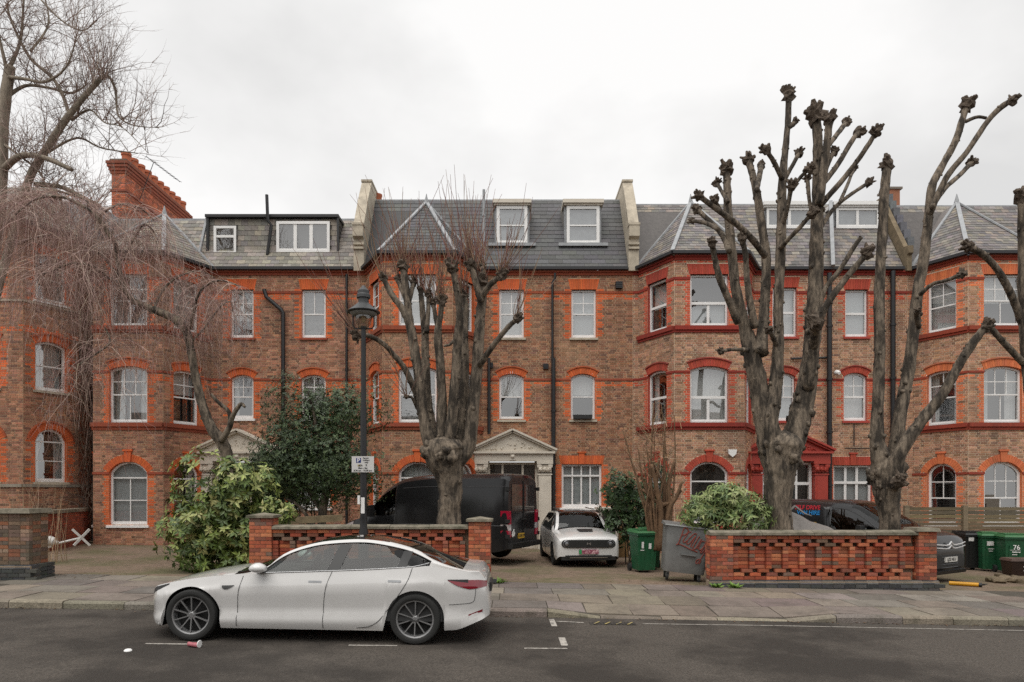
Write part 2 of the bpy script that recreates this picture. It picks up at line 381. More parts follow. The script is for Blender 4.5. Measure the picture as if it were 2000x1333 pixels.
# ================================================================ houses
S1, D1, D2 = 55.54, 24.2, 22.59
WOFF, PB = 1.147, .88
def zw(y): return HC + (HY - y) * D1 / FPX
def zb(y): return HC + (HY - y) * D2 / FPX
def xw(x): return (x - 1000) * D1 / FPX
class Op:                                             # an opening in a wall face
    def __init__(s, u0, u1, z0, zs, rise=0, ring=.24, st=None, sill='stone', key=False):
        s.u0, s.u1, s.z0, s.zs, s.rise, s.ring, s.st, s.sill, s.key = u0, u1, z0, zs, rise, ring, st or {}, sill, key
        s.w = (u1 - u0) / 2; s.uc = (u0 + u1) / 2
        if rise: s.Ri = (s.w ** 2 + rise ** 2) / (2 * rise); s.zc = zs + rise - s.Ri
    def top(s, u):
        if not s.rise: return s.zs
        return s.zc + math.sqrt(max(0, s.Ri ** 2 - (u - s.uc) ** 2))
    def block(s, z, extra):                           # blocked span at height z; extra widens it by the arch
        if z < s.z0: return None
        if z <= s.zs: return (s.u0, s.u1)
        if not s.rise:
            if z < s.zs + (extra or .0): k = (z - s.zs) * .22 if extra > .1 else 0; return (s.u0 - k - (.04 if extra > .1 else 0), s.u1 + k + (.04 if extra > .1 else 0))
            return None
        ro = s.Ri + extra; dz = z - s.zc
        if dz >= ro: return None
        h = math.sqrt(ro * ro - dz * dz)
        if extra > .1: h = min(h, dz * s.w / math.sqrt(max(1e-4, s.Ri ** 2 - s.w ** 2)) + .008)
        return (s.uc - h, s.uc + h)
def spans(ops, z, u0, u1, extra):
    bl = sorted([b for b in (o.block(z, o.ring if extra else .05) for o in ops) if b])
    res, c = [], u0
    for a, b in bl:
        if a > c: res.append((c, min(a, u1)))
        c = max(c, b)
    if c < u1: res.append((c, u1))
    return [(a, b) for a, b in res if b - a > .012]
COURSE = .0762
def brickwork(mb, F, z0, z1, ops, pal, quoin, mort, bands=(), u0=0, u1=None, wear=None):
    u1 = F.len if u1 is None else u1
    n = int(round((z1 - z0) / COURSE)); ch = (z1 - z0) / n
    for r in range(n):
        za = z0 + r * ch; zm = za + ch / 2
        for a, b in spans(ops, zm, u0, u1, False):
            mb.add([F.p(a, za), F.p(b, za), F.p(b, za + ch), F.p(a, za + ch)], [(0, 1, 2, 3)], mort)
        band = any(p <= zm <= q for p, q in bands)
        for a, b in spans(ops, zm, u0, u1, True):
            u = a; k = r
            off = (r % 2) * .086
            first = True
            while u < b - .01:
                w = (.2286, .1143)[k % 2]; k += 1
                if first: w = max(.06, w - off); first = False
                e = min(u + w, b)
                if b - e < .05: e = b
                um = (u + e) / 2; c = None
                if quoin:
                    for o in ops:
                        q = .16 + .03 * (r // 2 % 2)
                        if o.z0 - .02 < zm < o.zs + o.rise * .3 + .02 and (o.u0 - q < um < o.u0 or o.u1 < um < o.u1 + q): c = jit(quoin, .16)
                if c is None and band: c = jit(quoin, .22) if rnd.random() < .72 else None
                if c is None:
                    c = jit(rnd.choice(pal), .3)
                    if wear:
                        w_ = mnoise.noise(Vector((F.p(um, zm).x * .8, zm * .9, 3.3)))
                        if w_ > .25: c = tuple(x_ * (1 - .5 * min(1, (w_ - .25) * 3)) + y_ * .5 * min(1, (w_ - .25) * 3) for x_, y_ in zip(c, wear))
                c = tuple(v_ * 1.08 for v_ in c); g = .0075; pr = .007 + rnd.uniform(-.002, .003)
                p0, p1, p2, p3 = (u + g, za + g), (e - g, za + g), (e - g, za + ch - g), (u + g, za + ch - g)
                fr = [F.p(p[0], p[1], pr) for p in (p0, p1, p2, p3)]; bk = [F.p(p[0], p[1], 0) for p in (p0, p1, p2, p3)]
                mb.add(fr + bk, [(0, 1, 2, 3), (4, 5, 1, 0), (3, 2, 6, 7), (4, 0, 3, 7), (1, 5, 6, 2)], c)
                u = e
def arch(mb, F, o, col, mort):
    if o.rise:
        a0 = math.asin(min(1, o.w / o.Ri)); ro = o.Ri + o.ring; n = max(7, int(2 * a0 * (o.Ri + o.ring / 2) / .078)) | 1
        for i in range(n):
            a, b = -a0 + 2 * a0 * i / n, -a0 + 2 * a0 * (i + 1) / n; g = .003 / o.Ri
            a += g; b -= g
            P = lambda an, r, nn: F.p(o.uc + math.sin(an) * r, o.zc + math.cos(an) * r, nn)
            n1 = .016 + rnd.uniform(-.003, .003)
            mb.hexa([P(a, o.Ri, n1), P(b, o.Ri, n1), P(b, o.Ri, -.13), P(a, o.Ri, -.13), P(a, ro, n1), P(b, ro, n1), P(b, ro, -.02), P(a, ro, -.02)], jit(col, .13))
        if o.key:
            zt = o.zs + o.rise
            mb.hexa([F.p(o.uc - .085, zt - .02, .05), F.p(o.uc + .085, zt - .02, .05), F.p(o.uc + .085, zt - .02, 0), F.p(o.uc - .085, zt - .02, 0),
                     F.p(o.uc - .12, zt + o.ring + .1, .05), F.p(o.uc + .12, zt + o.ring + .1, .05), F.p(o.uc + .12, zt + o.ring + .1, 0), F.p(o.uc - .12, zt + o.ring + .1, 0)], jit(col, .1))
            mb.fbox(F, o.uc - .16, o.uc + .16, zt + o.ring + .1, zt + o.ring + .16, 0, .075, jit(col, .15))
        else:                                          # moulded hood over the arch
            n2 = 12; ra, rb = ro, ro + .045
            for i in range(n2):
                a, b = -a0 + 2 * a0 * i / n2, -a0 + 2 * a0 * (i + 1) / n2
                P = lambda an, r, nn: F.p(o.uc + math.sin(an) * r, o.zc + math.cos(an) * r, nn)
                mb.hexa([P(a, ra, .05), P(b, ra, .05), P(b, ra, 0), P(a, ra, 0), P(a, rb, .035), P(b, rb, .035), P(b, rb, 0), P(a, rb, 0)], jit((col[0] * .55, col[1] * .6, col[2] * .7), .1))
    else:
        n = int((o.u1 - o.u0 + .1) / .075) | 1; a0, a1 = o.u0 - .04, o.u1 + .04; k = o.ring * .22
        for i in range(n):
            t0, t1 = i / n, (i + 1) / n; g = .003; n1 = .014 + rnd.uniform(-.003, .003)
            B = lambda t: a0 + (a1 - a0) * t
            T = lambda t: a0 - k + (a1 - a0 + 2 * k) * t
            mb.hexa([F.p(B(t0) + g, o.zs, n1), F.p(B(t1) - g, o.zs, n1), F.p(B(t1) - g, o.zs, -.13), F.p(B(t0) + g, o.zs, -.13),
                     F.p(T(t0) + g, o.zs + o.ring, n1), F.p(T(t1) - g, o.zs + o.ring, n1), F.p(T(t1) - g, o.zs + o.ring, -.02), F.p(T(t0) + g, o.zs + o.ring, -.02)], jit(col, .13))
        if o.key: mb.fbox(F, o.uc - .1, o.uc + .1, o.zs, o.zs + o.ring + .09, 0, .05, jit(col, .1)); mb.fbox(F, o.uc - .15, o.uc + .15, o.zs + o.ring + .09, o.zs + o.ring + .14, 0, .07, jit(col, .2))
def outline(o, ins, k=9):
    u0, u1, z0 = o.u0 + ins, o.u1 - ins, o.z0 + ins
    if not o.rise: return [(u0, z0), (u1, z0), (u1, o.zs - ins), (u0, o.zs - ins)]
    r = o.Ri - ins
    def tz(u): return o.zc + math.sqrt(max(0, r * r - (u - o.uc) ** 2))
    return [(u0, z0), (u1, z0)] + [(u1 + (u0 - u1) * i / k, tz(u1 + (u0 - u1) * i / k)) for i in range(k + 1)]
def window(H, F, o, col, mort, name='window', frame=WHITE, dn=-.10, archy=True, reveal=True):
    st = o.st; fw = st.get('fw', .07); rail = st.get('rail', .5); bw = st.get('bw', .03)
    oo, ii = outline(o, 0), outline(o, fw); n = len(oo); m = MB()
    vs = [F.p(u, z, dn) for u, z in oo] + [F.p(u, z, dn) for u, z in ii] + [F.p(u, z, dn - .07) for u, z in ii]
    fs = []
    for i in range(n):
        j = (i + 1) % n; fs += [(i, j, n + j, n + i), (n + i, n + j, 2 * n + j, 2 * n + i)]
    m.add(vs, fs)
    u0, u1, z0 = o.u0 + fw, o.u1 - fw, o.z0 + fw
    zt = min(o.top(u0), o.top(u1)) - fw if o.rise else o.zs - fw
    zcr = o.zs + o.rise - fw
    zr = z0 + (zcr - z0) * rail if rail else z0
    dr = st.get('rw', .045)
    if rail: m.fbox(F, u0, u1, zr - dr / 2, zr + dr / 2, dn - .06, dn - .012)
    if st.get('bottom', 1): m.fbox(F, u0, u1, z0, z0 + .05, dn - .06, dn - .02)
    W = m.build(name, frame, H)
    cells = []
    def grid(za, zt_, cols, rows, nd):
        bars = MB(); ws = [u0 + (u1 - u0) * i / cols for i in range(cols + 1)]
        hs = [za + (zt_ - za) * i / rows for i in range(rows + 1)]
        for i in range(1, cols): bars.fbox(F, ws[i] - bw / 2, ws[i] + bw / 2, za, min(zt_, o.top(ws[i]) - fw) if zt_ >= zr + .1 else zt_, nd - .012, nd + .014)
        for i in range(1, rows): bars.fbox(F, u0, u1, hs[i] - bw / 2, hs[i] + bw / 2, nd - .012, nd + .0135)
        if bars.v: bars.build('glazing_bars', frame, W)
        for i in range(cols):
            for j in range(rows): cells.append((ws[i], ws[i + 1], hs[j], hs[j + 1], nd))
    tc_, tr_ = st.get('top', (1, 1)); bc_, br_ = st.get('bot', (1, 1))
    if rail: grid(z0, zr, bc_, br_, dn - .05)
    grid(zr, zcr, tc_, tr_, dn - .035)
    for a, b, c, d, nd in cells:
        pg = [(a, c), (b, c)]
        if o.rise and d > zt:
            for i in range(6):
                u = b + (a - b) * i / 5; pg.append((u, max(c + .002, min(d, o.zc + math.sqrt(max(0, (o.Ri - fw) ** 2 - (u - o.uc) ** 2))))))
        else: pg += [(b, d), (a, d)]
        tx, tz_ = rnd.uniform(-.007, .007), rnd.uniform(-.007, .007); pm = MB()
        pm.add([F.p(u, z, nd + tx * (u - a) + tz_ * (z - c)) for u, z in pg], [tuple(range(len(pg)))])
        pm.build('pane', PANE, W)
    # what is behind the glass
    cu = st.get('cur', 'none'); cz = min(zcr, o.zs + o.rise * .9)
    def cloth(ua, ub, za, zb_, depth, m_, amp=.02, fold=.09, nm='curtain'):
        c = MB(); k = max(4, int((ub - ua) / .03)); ph = rnd.uniform(0, 6)
        vs = []
        for i in range(k + 1):
            u = ua + (ub - ua) * i / k; d_ = depth + amp * math.sin(ph + u * 6.28 / fold) + amp * .5 * math.sin(u * 31 + ph)
            vs += [F.p(u, za, d_), F.p(u, zb_, d_)]
        c.add(vs, [(2 * i, 2 * i + 2, 2 * i + 3, 2 * i + 1) for i in range(k)]); c.build(nm, m_, W, smooth=180)
    if cu == 'net': cloth(o.u0 + .02, o.u1 - .02, o.z0 + .02, cz, dn - .22, CURT)
    elif cu == 'nettop': cloth(o.u0 + .02, o.u1 - .02, o.z0 + (cz - o.z0) * rnd.uniform(.38, .6), cz, dn - .22, CURT)
    elif cu == 'drape':
        w = (o.u1 - o.u0) * rnd.uniform(.2, .3)
        cloth(o.u0 + .02, o.u0 + w, o.z0 + .02, cz, dn - .22, CURT); cloth(o.u1 - w, o.u1 - .02, o.z0 + .02, cz, dn - .22, CURT)
    elif cu == 'frost': cloth(o.u0 + .01, o.u1 - .01, o.z0 + .01, cz, dn - .12, FROST, .003)
    elif cu == 'half': cloth(o.u0 + .02, o.u1 - .02, o.z0 + .02, o.z0 + (cz - o.z0) * .42, dn - .14, FROST, .004)
    elif cu == 'blind':
        c = MB(); z = o.z0 + .05
        while z < cz - .02:
            c.fbox(F, o.u0 + .03, o.u1 - .03, z, z + .018, dn - .17, dn - .135); z += .045
        c.build('blind', BLIND, W)
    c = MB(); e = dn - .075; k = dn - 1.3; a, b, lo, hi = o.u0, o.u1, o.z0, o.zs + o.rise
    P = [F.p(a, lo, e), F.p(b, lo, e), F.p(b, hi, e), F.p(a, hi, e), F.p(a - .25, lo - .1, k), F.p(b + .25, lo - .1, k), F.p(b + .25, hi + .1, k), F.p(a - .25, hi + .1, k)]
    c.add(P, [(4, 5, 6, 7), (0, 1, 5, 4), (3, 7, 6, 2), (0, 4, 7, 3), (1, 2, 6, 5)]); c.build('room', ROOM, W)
    if reveal:
        c = MB(); q = [F.p(u, z, .0) for u, z in oo] + [F.p(u, z, dn - .001) for u, z in oo]
        c.add(q, [(i, (i + 1) % n, n + (i + 1) % n, n + i) for i in range(n)], jit(col, .05)); c.build('reveal', BRICK, W)
    if archy:
        c = MB(); arch(c, F, o, col, mort); c.build('brick_arch', BRICK, W)
    if o.sill:
        c = MB(); ext = .07 if o.sill != 'flush' else .0
        c.hexa([F.p(o.u0 - ext, o.z0 - .085, .075), F.p(o.u1 + ext, o.z0 - .085, .075), F.p(o.u1 + ext, o.z0 - .085, -.1), F.p(o.u0 - ext, o.z0 - .085, -.1),
                F.p(o.u0 - ext, o.z0 - .012, .07), F.p(o.u1 + ext, o.z0 - .012, .07), F.p(o.u1 + ext, o.z0 + .012, -.12), F.p(o.u0 - ext, o.z0 + .012, -.12)])
        c.build('sill', {'stone': STONE, 'white': WHITE, 'red': REDP, 'brick': MATS.get('sill_brick', STONE)}.get(o.sill, STONE), W)
    return W
mat('sill_brick', (.3, .07, .035), .85, var=.25, vscale=12)
def band(mb, F, z0, z1, ops, n1=.035, u0=0, u1=None, col=None, n0=.0):
    u1 = F.len if u1 is None else u1
    for a, b in spans(ops, (z0 + z1) / 2, u0, u1, False): mb.fbox(F, a, b, z0, z1, n0, n1, col)
SLM = {}
def slate_mesh(w, h):
    if (w, h) not in SLM:
        m = MB(); m.hexa([(.003, 0, .006), (w - .003, 0, .006), (w - .003, h + .03, -.004), (.003, h + .03, -.004), (.003, 0, .017), (w - .003, 0, .017), (w - .003, h + .03, .004), (.003, h + .03, .004)])
        SLM[(w, h)] = m.mesh('slate', SLATE)
    return SLM[(w, h)]
def slating(H, mb, poly, w, h, pal, quota, holes=()):
    """slates over a flat convex roof face; poly starts with its eaves edge, left to right. quota = [pieces left]"""
    P = [Vector(p) for p in poly]; U = (P[1] - P[0]).normalized(); nrm = U.cross(P[-1] - P[0]).normalized(); V = nrm.cross(U).normalized()
    uv = [((p - P[0]).dot(U), (p - P[0]).dot(V)) for p in P]; vmax = max(v for _, v in uv); n = max(1, int(round(vmax / h))); hh = vmax / n
    deck = [p - nrm * .012 for p in P]; mb.add(deck, [tuple(range(len(P)))], tuple(c * .5 for c in pal[0]))
    for r in range(n):
        def span(v):
            xs = []
            for i in range(len(uv)):
                (ua, va), (ub, vb) = uv[i], uv[(i + 1) % len(uv)]
                if (va - v) * (vb - v) <= 0 and abs(va - vb) > 1e-9: xs.append(ua + (ub - ua) * (v - va) / (vb - va))
            return (min(xs), max(xs)) if len(xs) > 1 else None
        s0 = span(min(vmax - 1e-4, r * hh + 1e-4)); s1 = span(min(vmax - 1e-4, (r + 1) * hh - 1e-4))
        if not s0 or not s1: continue
        lo0, hi0 = s0; lo1, hi1 = s1; lo, hi = max(lo0, lo1), min(hi0, hi1)
        u = min(lo0, lo1) - (r % 2) * w / 2; u = math.floor(u / w) * w - (r % 2) * w / 2
        while u < max(hi0, hi1):
            a, b = u, u + w; u += w
            vm = (r + .5) * hh
            if any(x0 < (a + b) / 2 < x1 and y0 < vm < y1 for x0, x1, y0, y1 in holes): continue
            c = jit(rnd.choice(pal), .18)
            if a >= lo and b <= hi and quota[0] > 0:
                M = Matrix((U, V, nrm)).transposed().to_4x4(); M.translation = P[0] + U * a + V * (r * hh) + nrm * rnd.uniform(0, .004)
                piece('slate', slate_mesh(round(w, 3), round(hh, 3)), H, M, c); quota[0] -= 1
                continue
            a0, b0, a1, b1 = max(a, lo0), min(b, hi0), max(a, lo1), min(b, hi1)
            if b0 - a0 < .01 and b1 - a1 < .01: continue
            b0 = max(b0, a0); b1 = max(b1, a1)
            q = lambda uu, vv, z: P[0] + U * uu + V * vv + nrm * z
            g = .003; e = rnd.uniform(0, .004)
            mb.add([q(a0 + g, r * hh, .017 + e), q(b0 - g, r * hh, .017 + e), q(b1 - g, (r + 1) * hh, .005 + e), q(a1 + g, (r + 1) * hh, .005 + e), q(a0 + g, r * hh, 0), q(b0 - g, r * hh, 0)],
                   [(0, 1, 2, 3), (4, 5, 1, 0), (5, 2, 1), (4, 0, 3)], c)
def pipe(H, pts, r, m=BLACKP, name='downpipe', collars=True):
    b = MB(); b.tube(pts, r, 10)
    if collars:
        p, q = Vector(pts[0]), Vector(pts[-1]); k = int((p - q).length / 1.8)
        for i in range(1, k + 1):
            c = p + (q - p) * (i / (k + .5))
            if len(pts) == 2: b.tube([c - Vector((0, 0, .04)), c + Vector((0, 0, .04))], r * 1.3, 10)
    return b.build(name, m, H, smooth=40)
EAVE = zw(531)
def build_house(name, label, Xc, xl, xr, pal, quoin, mort, bayst, colst, trim, ridge=(26.05, 12.97), slp=None, gsill=True, wear=None, archcol=None, cols=None, sw=.3, sh=.2, right_end=None, sillmat='stone', bandm=None, basez=None):
    base = (xl + xr) / 2
    H = thing(name, (base, D1, garden(base, D1)), label, 'house')
    ac = archcol or quoin; bm_ = bandm or BRICK
    zg = garden(base, D1) - .35
    fl = Face((xl, D1), (Xc - WOFF - PB, D1)); fa = Face((Xc - WOFF - PB, D1), (Xc - WOFF, D2)); fb = Face((Xc - WOFF, D2), (Xc + WOFF, D2))
    fc = Face((Xc + WOFF, D2), (Xc + WOFF + PB, D1)); fr = Face((Xc + WOFF + PB, D1), (xr if right_end is None else right_end, D1))
    b2 = (zb(637), zb(536)); b1 = (zb(826), zb(723)); b0 = (zb(1026), zb(923))
    fw = 2 * WOFF; a, b = WOFF - .625, WOFF + .625; sl_ = fa.len
    S = bayst
    opb = [Op(a, b, *b2, 0, .34, S['f2'], None), Op(a, b, *b1, .13, .25, S['f1'], None), Op(a, b, *b0, .36, .23, S['f0'], 'white' if S.get('g') != 'red' else 'red', True)]
    def side(mir):
        x0, x1 = (.5, 1.46) if not mir else (sl_ - 1.46, sl_ - .5)
        return [Op(x0, x1, *b2, 0, .34, S['s2'], None), Op(x0, x1, *b1, .1, .25, S['s1'], None), Op(x0, x1, *b0, .33, .23, S['s0'], 'white' if S.get('g') != 'red' else 'red', True)]
    opa, opc = side(False), side(True)
    opr = []
    for c in cols or []:
        ua, ub = xw(c[0]) - fr.a.x, xw(c[1]) - fr.a.x
        opr.append(Op(ua, ub, zw(c[2]), zw(c[3]), c[4], c[5], c[6], c[7], c[8] if len(c) > 8 else False))
    mb = MB()
    stz = [(zw(572) - .02, zw(585)), (zw(744), zw(757)), (zb(648) - .02, zb(640))]
    for F, ops, sp in ((fl, [], 0), (fa, opa, 1), (fb, opb, 1), (fc, opc, 1), (fr, opr, 0)):
        bands = [(zw(584), zw(575)), (zw(757), zw(745))] + ([(zw(543), EAVE)] if sp else [])
        brickwork(mb, F, zg, EAVE if not sp else EAVE, ops, pal, quoin, mort, bands, wear=wear)
    mb.build('brickwork', BRICK, H, kind='stuff')
    for F, ops in ((fa, opa), (fb, opb), (fc, opc), (fr, opr)):
        for o in ops:
            if o.st.get('skip'): continue
            window(H, F, o, ac, mort, name=o.st.get('name', 'window'))
    # mouldings
    tcol = trim
    c = MB()
    for F, ops in ((fl, []), (fa, opa), (fb, opb), (fc, opc), (fr, opr)):
        band(c, F, zw(574), zw(569.5), ops, .03, col=jit(tcol, .1)); band(c, F, zw(744), zw(740), ops, .03, col=jit(tcol, .1))
    c.split('string_course', BRICK, H)
    c = MB()
    for F, ops in ((fa, opa), (fb, opb), (fc, opc)):
        band(c, F, zb(645), zb(637), [], .09, col=jit(tcol, .06), n0=-.11); band(c, F, zb(650), zb(645), [], .045, col=jit(tcol, .12))
        band(c, F, zb(834), zb(826), [], .10, col=jit(tcol if trim[0] > .2 else tcol, .06), n0=-.11); band(c, F, zb(840), zb(834), [], .05, col=jit(tcol, .12))
        band(c, F, zb(927), zb(922.5), ops, .035, col=jit(tcol, .1))
    c.split('sill_course', BRICK, H)
    # eaves: moulded fascia and gutter
    c = MB(); g = MB()
    e0 = EAVE
    for F in (fl, fa, fb, fc, fr):
        c.fbox(F, -.0, F.len, e0 - .14, e0 - .05, 0, .05, jit(trim, .05)); c.fbox(F, 0, F.len, e0 - .05, e0 + .015, 0, .1, jit(trim, .05))
    c.split('eaves_moulding', BRICK, H)
    pts = [F.p(0, e0 + .07, .16) for F in (fa, fb, fc)] + [fc.p(fc.len, e0 + .07, .16)]
    pts = [Vector((xl + .2, D1 - .16, e0 + .07)), Vector((Xc - WOFF - PB - .1, D1 - .16, e0 + .07)), Vector((Xc - WOFF - .09, D2 - .16, e0 + .07)), Vector((Xc + WOFF + .09, D2 - .16, e0 + .07)), Vector((Xc + WOFF + PB + .1, D1 - .16, e0 + .07)), Vector((fr.p(fr.len, 0).x - .2, D1 - .16, e0 + .07))]
    for i in range(5): g.bar(pts[i], pts[i + 1], .13, .10)
    g.split('gutter', GUTTER, H)
    # roof
    quota = [300]; rf = MB(); e1 = e0 + .1; yr, zr = ridge; k = (zr - e1) / (yr - (D1 - .1))
    ap = Vector((Xc, 24.95, 12.42)); yb = D1 - .1 + (ap.z - e1) / k
    if ap.z > zr: ap.z = zr - .03; yb = yr
    f0, f1 = Vector((Xc - WOFF - .1, D2 - .14, e1)), Vector((Xc + WOFF + .1, D2 - .14, e1)); w0, w1 = Vector((Xc - WOFF - PB - .12, D1 - .1, e1)), Vector((Xc + WOFF + PB + .12, D1 - .1, e1)); bk = Vector((Xc, yb, ap.z))
    slating(H, rf, [f0, f1, ap], sw * .8, sh, slp, quota); slating(H, rf, [w0, f0, ap], sw * .8, sh, slp, quota); slating(H, rf, [f1, w1, ap], sw * .8, sh, slp, quota)
    # main slope, left and right of the bay roof, and the part above it
    xe = fr.p(fr.len, 0).x
    L_ = [Vector((xl + .18, D1 - .1, e1)), w0, bk, Vector((xl + .18, yb, bk.z))]
    Rr = [w1, Vector((xe - .18, D1 - .1, e1)), Vector((xe - .18, yb, bk.z)), bk]
    slating(H, rf, Rr, sw, sh, slp, quota); slating(H, rf, L_, sw, sh, slp, quota)
    if zr - bk.z > .1: slating(H, rf, [Vector((xl + .18, yb, bk.z)), Vector((xe - .18, yb, bk.z)), Vector((xe - .18, yr, zr)), Vector((xl + .18, yr, zr))], sw, sh, slp, quota)
    rf.add([w0, ap, bk], [(0, 1, 2)], slp[0]); rf.add([w1, bk, ap], [(0, 1, 2)], slp[0])
    rf.build('roof_slates', SLATES, H, kind='stuff')
    c = MB(); c.box(xl + .1, xe - .1, yr - .02, 34, zr - .2, zr + .03); c.add([(xl, 24.3, zg), (xl, 34, zg), (xl, 34, zr), (xl, yr, zr), (xl, 24.3, e0)], [(0, 1, 2, 3, 4)]); c.add([(xe, 24.3, zg), (xe, 34, zg), (xe, 34, zr), (xe, yr, zr), (xe, 24.3, e0)], [(4, 3, 2, 1, 0)])
    c.build('flat_roof', LEAD, H)
    c = MB()
    for p, q in ((f0, ap), (f1, ap), (w0, ap), (w1, ap)): c.bar(p + Vector((0, -.02, .03)), q + Vector((0, -.02, .03)), .13, .05)
    c.tube([ap + Vector((0, 0, 0)), ap + Vector((0, -.01, .12)), ap + Vector((0, -.01, .32))], [.09, .06, .01], 6)
    c.split('hip_flashing', LEAD, H)
    return H, dict(fl=fl, fa=fa, fb=fb, fc=fc, fr=fr, k=k, e1=e1)
def parapet(H, X, top=13.35, m=STONE, w=.36, low=False):
    b = MB()
    if low:
        b.prism([(X - w / 2, y, z) for y, z in [(24.0, EAVE - .02), (24.0, 10.2), (23.9, 10.25), (23.9, 10.5), (24.2, 10.55), (25.75, top), (26.6, top), (26.6, EAVE - .02)]], (w, 0, 0))
        return b.build('parapet', m, H)
    pr = [(24.02, EAVE - .02), (24.02, 10.75), (23.86, 10.82), (23.86, 11.2), (24.0, 11.26), (24.75, 12.5), (25.35, top), (27.2, top), (27.2, EAVE - .02)]
    b.prism([(X - w / 2, y, z) for y, z in pr], (w, 0, 0)); 
    b.box(X - w / 2 - .02, X + w / 2 + .02, 25.3, 27.2, top, top + .08)
    for z in (10.55, 10.4): b.box(X - w / 2 - .004, X + w / 2 + .004, 23.94, 24.1, z, z + .07)
    b.box(X - w / 2 - .02, X + w / 2 + .02, 23.84, 24.2, 11.2, 11.28)
    return b.build('parapet', m, H)
def dormer(H, xa, xb, d, z0, z1, st, m=LEAD, top=WHITE, wy=None, capw=.07, back=27, fwid=.07, name='dormer_window'):
    b = MB(); b.box(xa, xb, d + .12, back, z0, z1); b.build('dormer', m, H)
    c = MB(); c.box(xa - capw, xb + capw, d - .1, back, z1, z1 + .13); c.box(xa - capw * .4, xb + capw * .4, d - .03, d + .2, z1 - .06, z1); c.build('dormer_cap', top, H)
    F = Face((xa, d + .02), (xb, d + .02))
    return window(H, F, Op(fwid, xb - xa - fwid, z0 + .02, z1 - .07, 0, .1, st, None), (.4, .4, .4), (.4, .4, .4), name=name, dn=0, archy=False, reveal=False)
def portico(H, xc, w, paint_, zg, y0=D1, P=.42, door=None):
    """pilasters, entablature and pediment round a front door"""
    ztop = zw(882); zap = zw(843); zent = zw(902)
    pt = MB(); f = y0 - P
    pt.box(xc - w / 2 - .03, xc + w / 2 + .03, f, y0, zent, ztop - .1); pt.box(xc - w / 2 - .1, xc + w / 2 + .1, f - .1, y0, ztop - .1, ztop - .03)
    O = pt.build('portico', paint_, H)
    c = MB(); tri = [(xc - w / 2 - .02, f + .06, ztop - .03), (xc + w / 2 + .02, f + .06, ztop - .03), (xc, f + .06, zap - .08)]
    c.prism(tri, (0, P - .07, 0)); c.build('tympanum', paint_, O)
    c = MB()
    for s in (-1, 1):
        a, b = Vector((xc + s * (w / 2 + .16), 0, ztop)), Vector((xc, 0, zap)); n = Vector((s * (zap - ztop), 0, w / 2 + .16)).normalized()
        for lo, hi, pr in ((-.07, -.005, .06), (-.005, .06, .13)):
            c.prism([(p.x + n.x * k_, f - pr, p.z + n.z * k_) for p, k_ in ((a, lo), (b, lo), (b, hi), (a, hi))], (0, P + pr, 0))
    c.split('raking_cornice', paint_, O)
    c = MB()
    for i in range(26):                                # carved leaf relief in the tympanum
        t = rnd.uniform(-1, 1); zz = ztop + (zap - ztop - .16) * (1 - abs(t)) * rnd.uniform(.1, .85) + .03
        c.blob((xc + t * w * .34, f + .055, zz), rnd.uniform(.02, .045), i, 6, 4, .5)
    c.blob((xc, f - .02, zent + .16), .085, 3, 8, 6, .3); c.blob((xc, f - .01, zent + .28), .06, 5, 8, 6, .3); c.box(xc - .09, xc + .09, f - .04, f + .02, zent + .02, ztop - .1)
    c.build('carving', paint_, O, smooth=60)
    for s in (-1, 1):
        x = xc + s * (w / 2 - .25); c = MB()
        c.box(x - .22, x + .22, f + .06, y0, zg, zent - .48)
        c.box(x - .16, x + .16, f + .045, f + .06, zg + .5, zent - .58); c.box(x - .25, x + .25, f + .03, y0, zg, zg + .3)
        pl = c.build('pilaster', paint_, O)
        c = MB(); z = zent - .48
        c.box(x - .25, x + .25, f + .04, y0, z, z + .05); c.box(x - .23, x + .23, f + .055, y0, z + .09, z + .36); c.box(x - .28, x + .28, f - .01, y0, z + .38, zent)
        for i in (-1, 0, 1): c.blob((x + i * .15, f + .05, z + .2), .085, i + 4, 8, 6, .3)
        for i in (-1, 1): c.lathe((x + i * .19, f + .1, z + .32), (0, -1, 0), [(.085, 0), (.085, .09), (.03, .1)], 12)
        c.build('capital', paint_, pl)
    # recessed doorway with glazed lights
    dw = w - .98; zl = zent - .03; F = Face((xc - dw / 2, y0 - .12), (xc + dw / 2, y0 - .12))
    c = MB(); fr_ = door or CREAM
    for u0, u1, z0, z1 in ((0, .09, zg, zl), (dw - .09, dw, zg, zl), (.09, dw - .09, zl - .08, zl), (.09, dw - .09, 2.18, 2.28)): c.fbox(F, u0, u1, z0, z1, -.12, 0)
    for u in (dw * .3, dw * .7): c.fbox(F, u - .035, u + .035, zg, zl - .08, -.1, -.01)
    DF = c.build('door_frame', fr_, O)
    for u0, u1 in ((.09, dw * .3 - .035), (dw * .3 + .035, dw * .7 - .035), (dw * .7 + .035, dw - .09)):
        p = MB(); p.add([F.p(u0, 2.28, -.06), F.p(u1, 2.28, -.06), F.p(u1, zl - .08, -.06), F.p(u0, zl - .08, -.06)], [(0, 1, 2, 3)]); p.build('pane', PANE, DF)
    c = MB(); c.fbox(F, dw * .3 + .03, dw * .7 - .03, zg, 2.18, -.09, -.04); 
    for z0, z1 in ((zg + .25, 1.0), (1.2, 2.0)): c.fbox(F, dw * .38, dw * .62, z0, z1, -.04, -.025)
    c.build('door', mat('door_dark', (.02, .022, .02), .5) if 'door_dark' not in MATS else MATS['door_dark'], O)
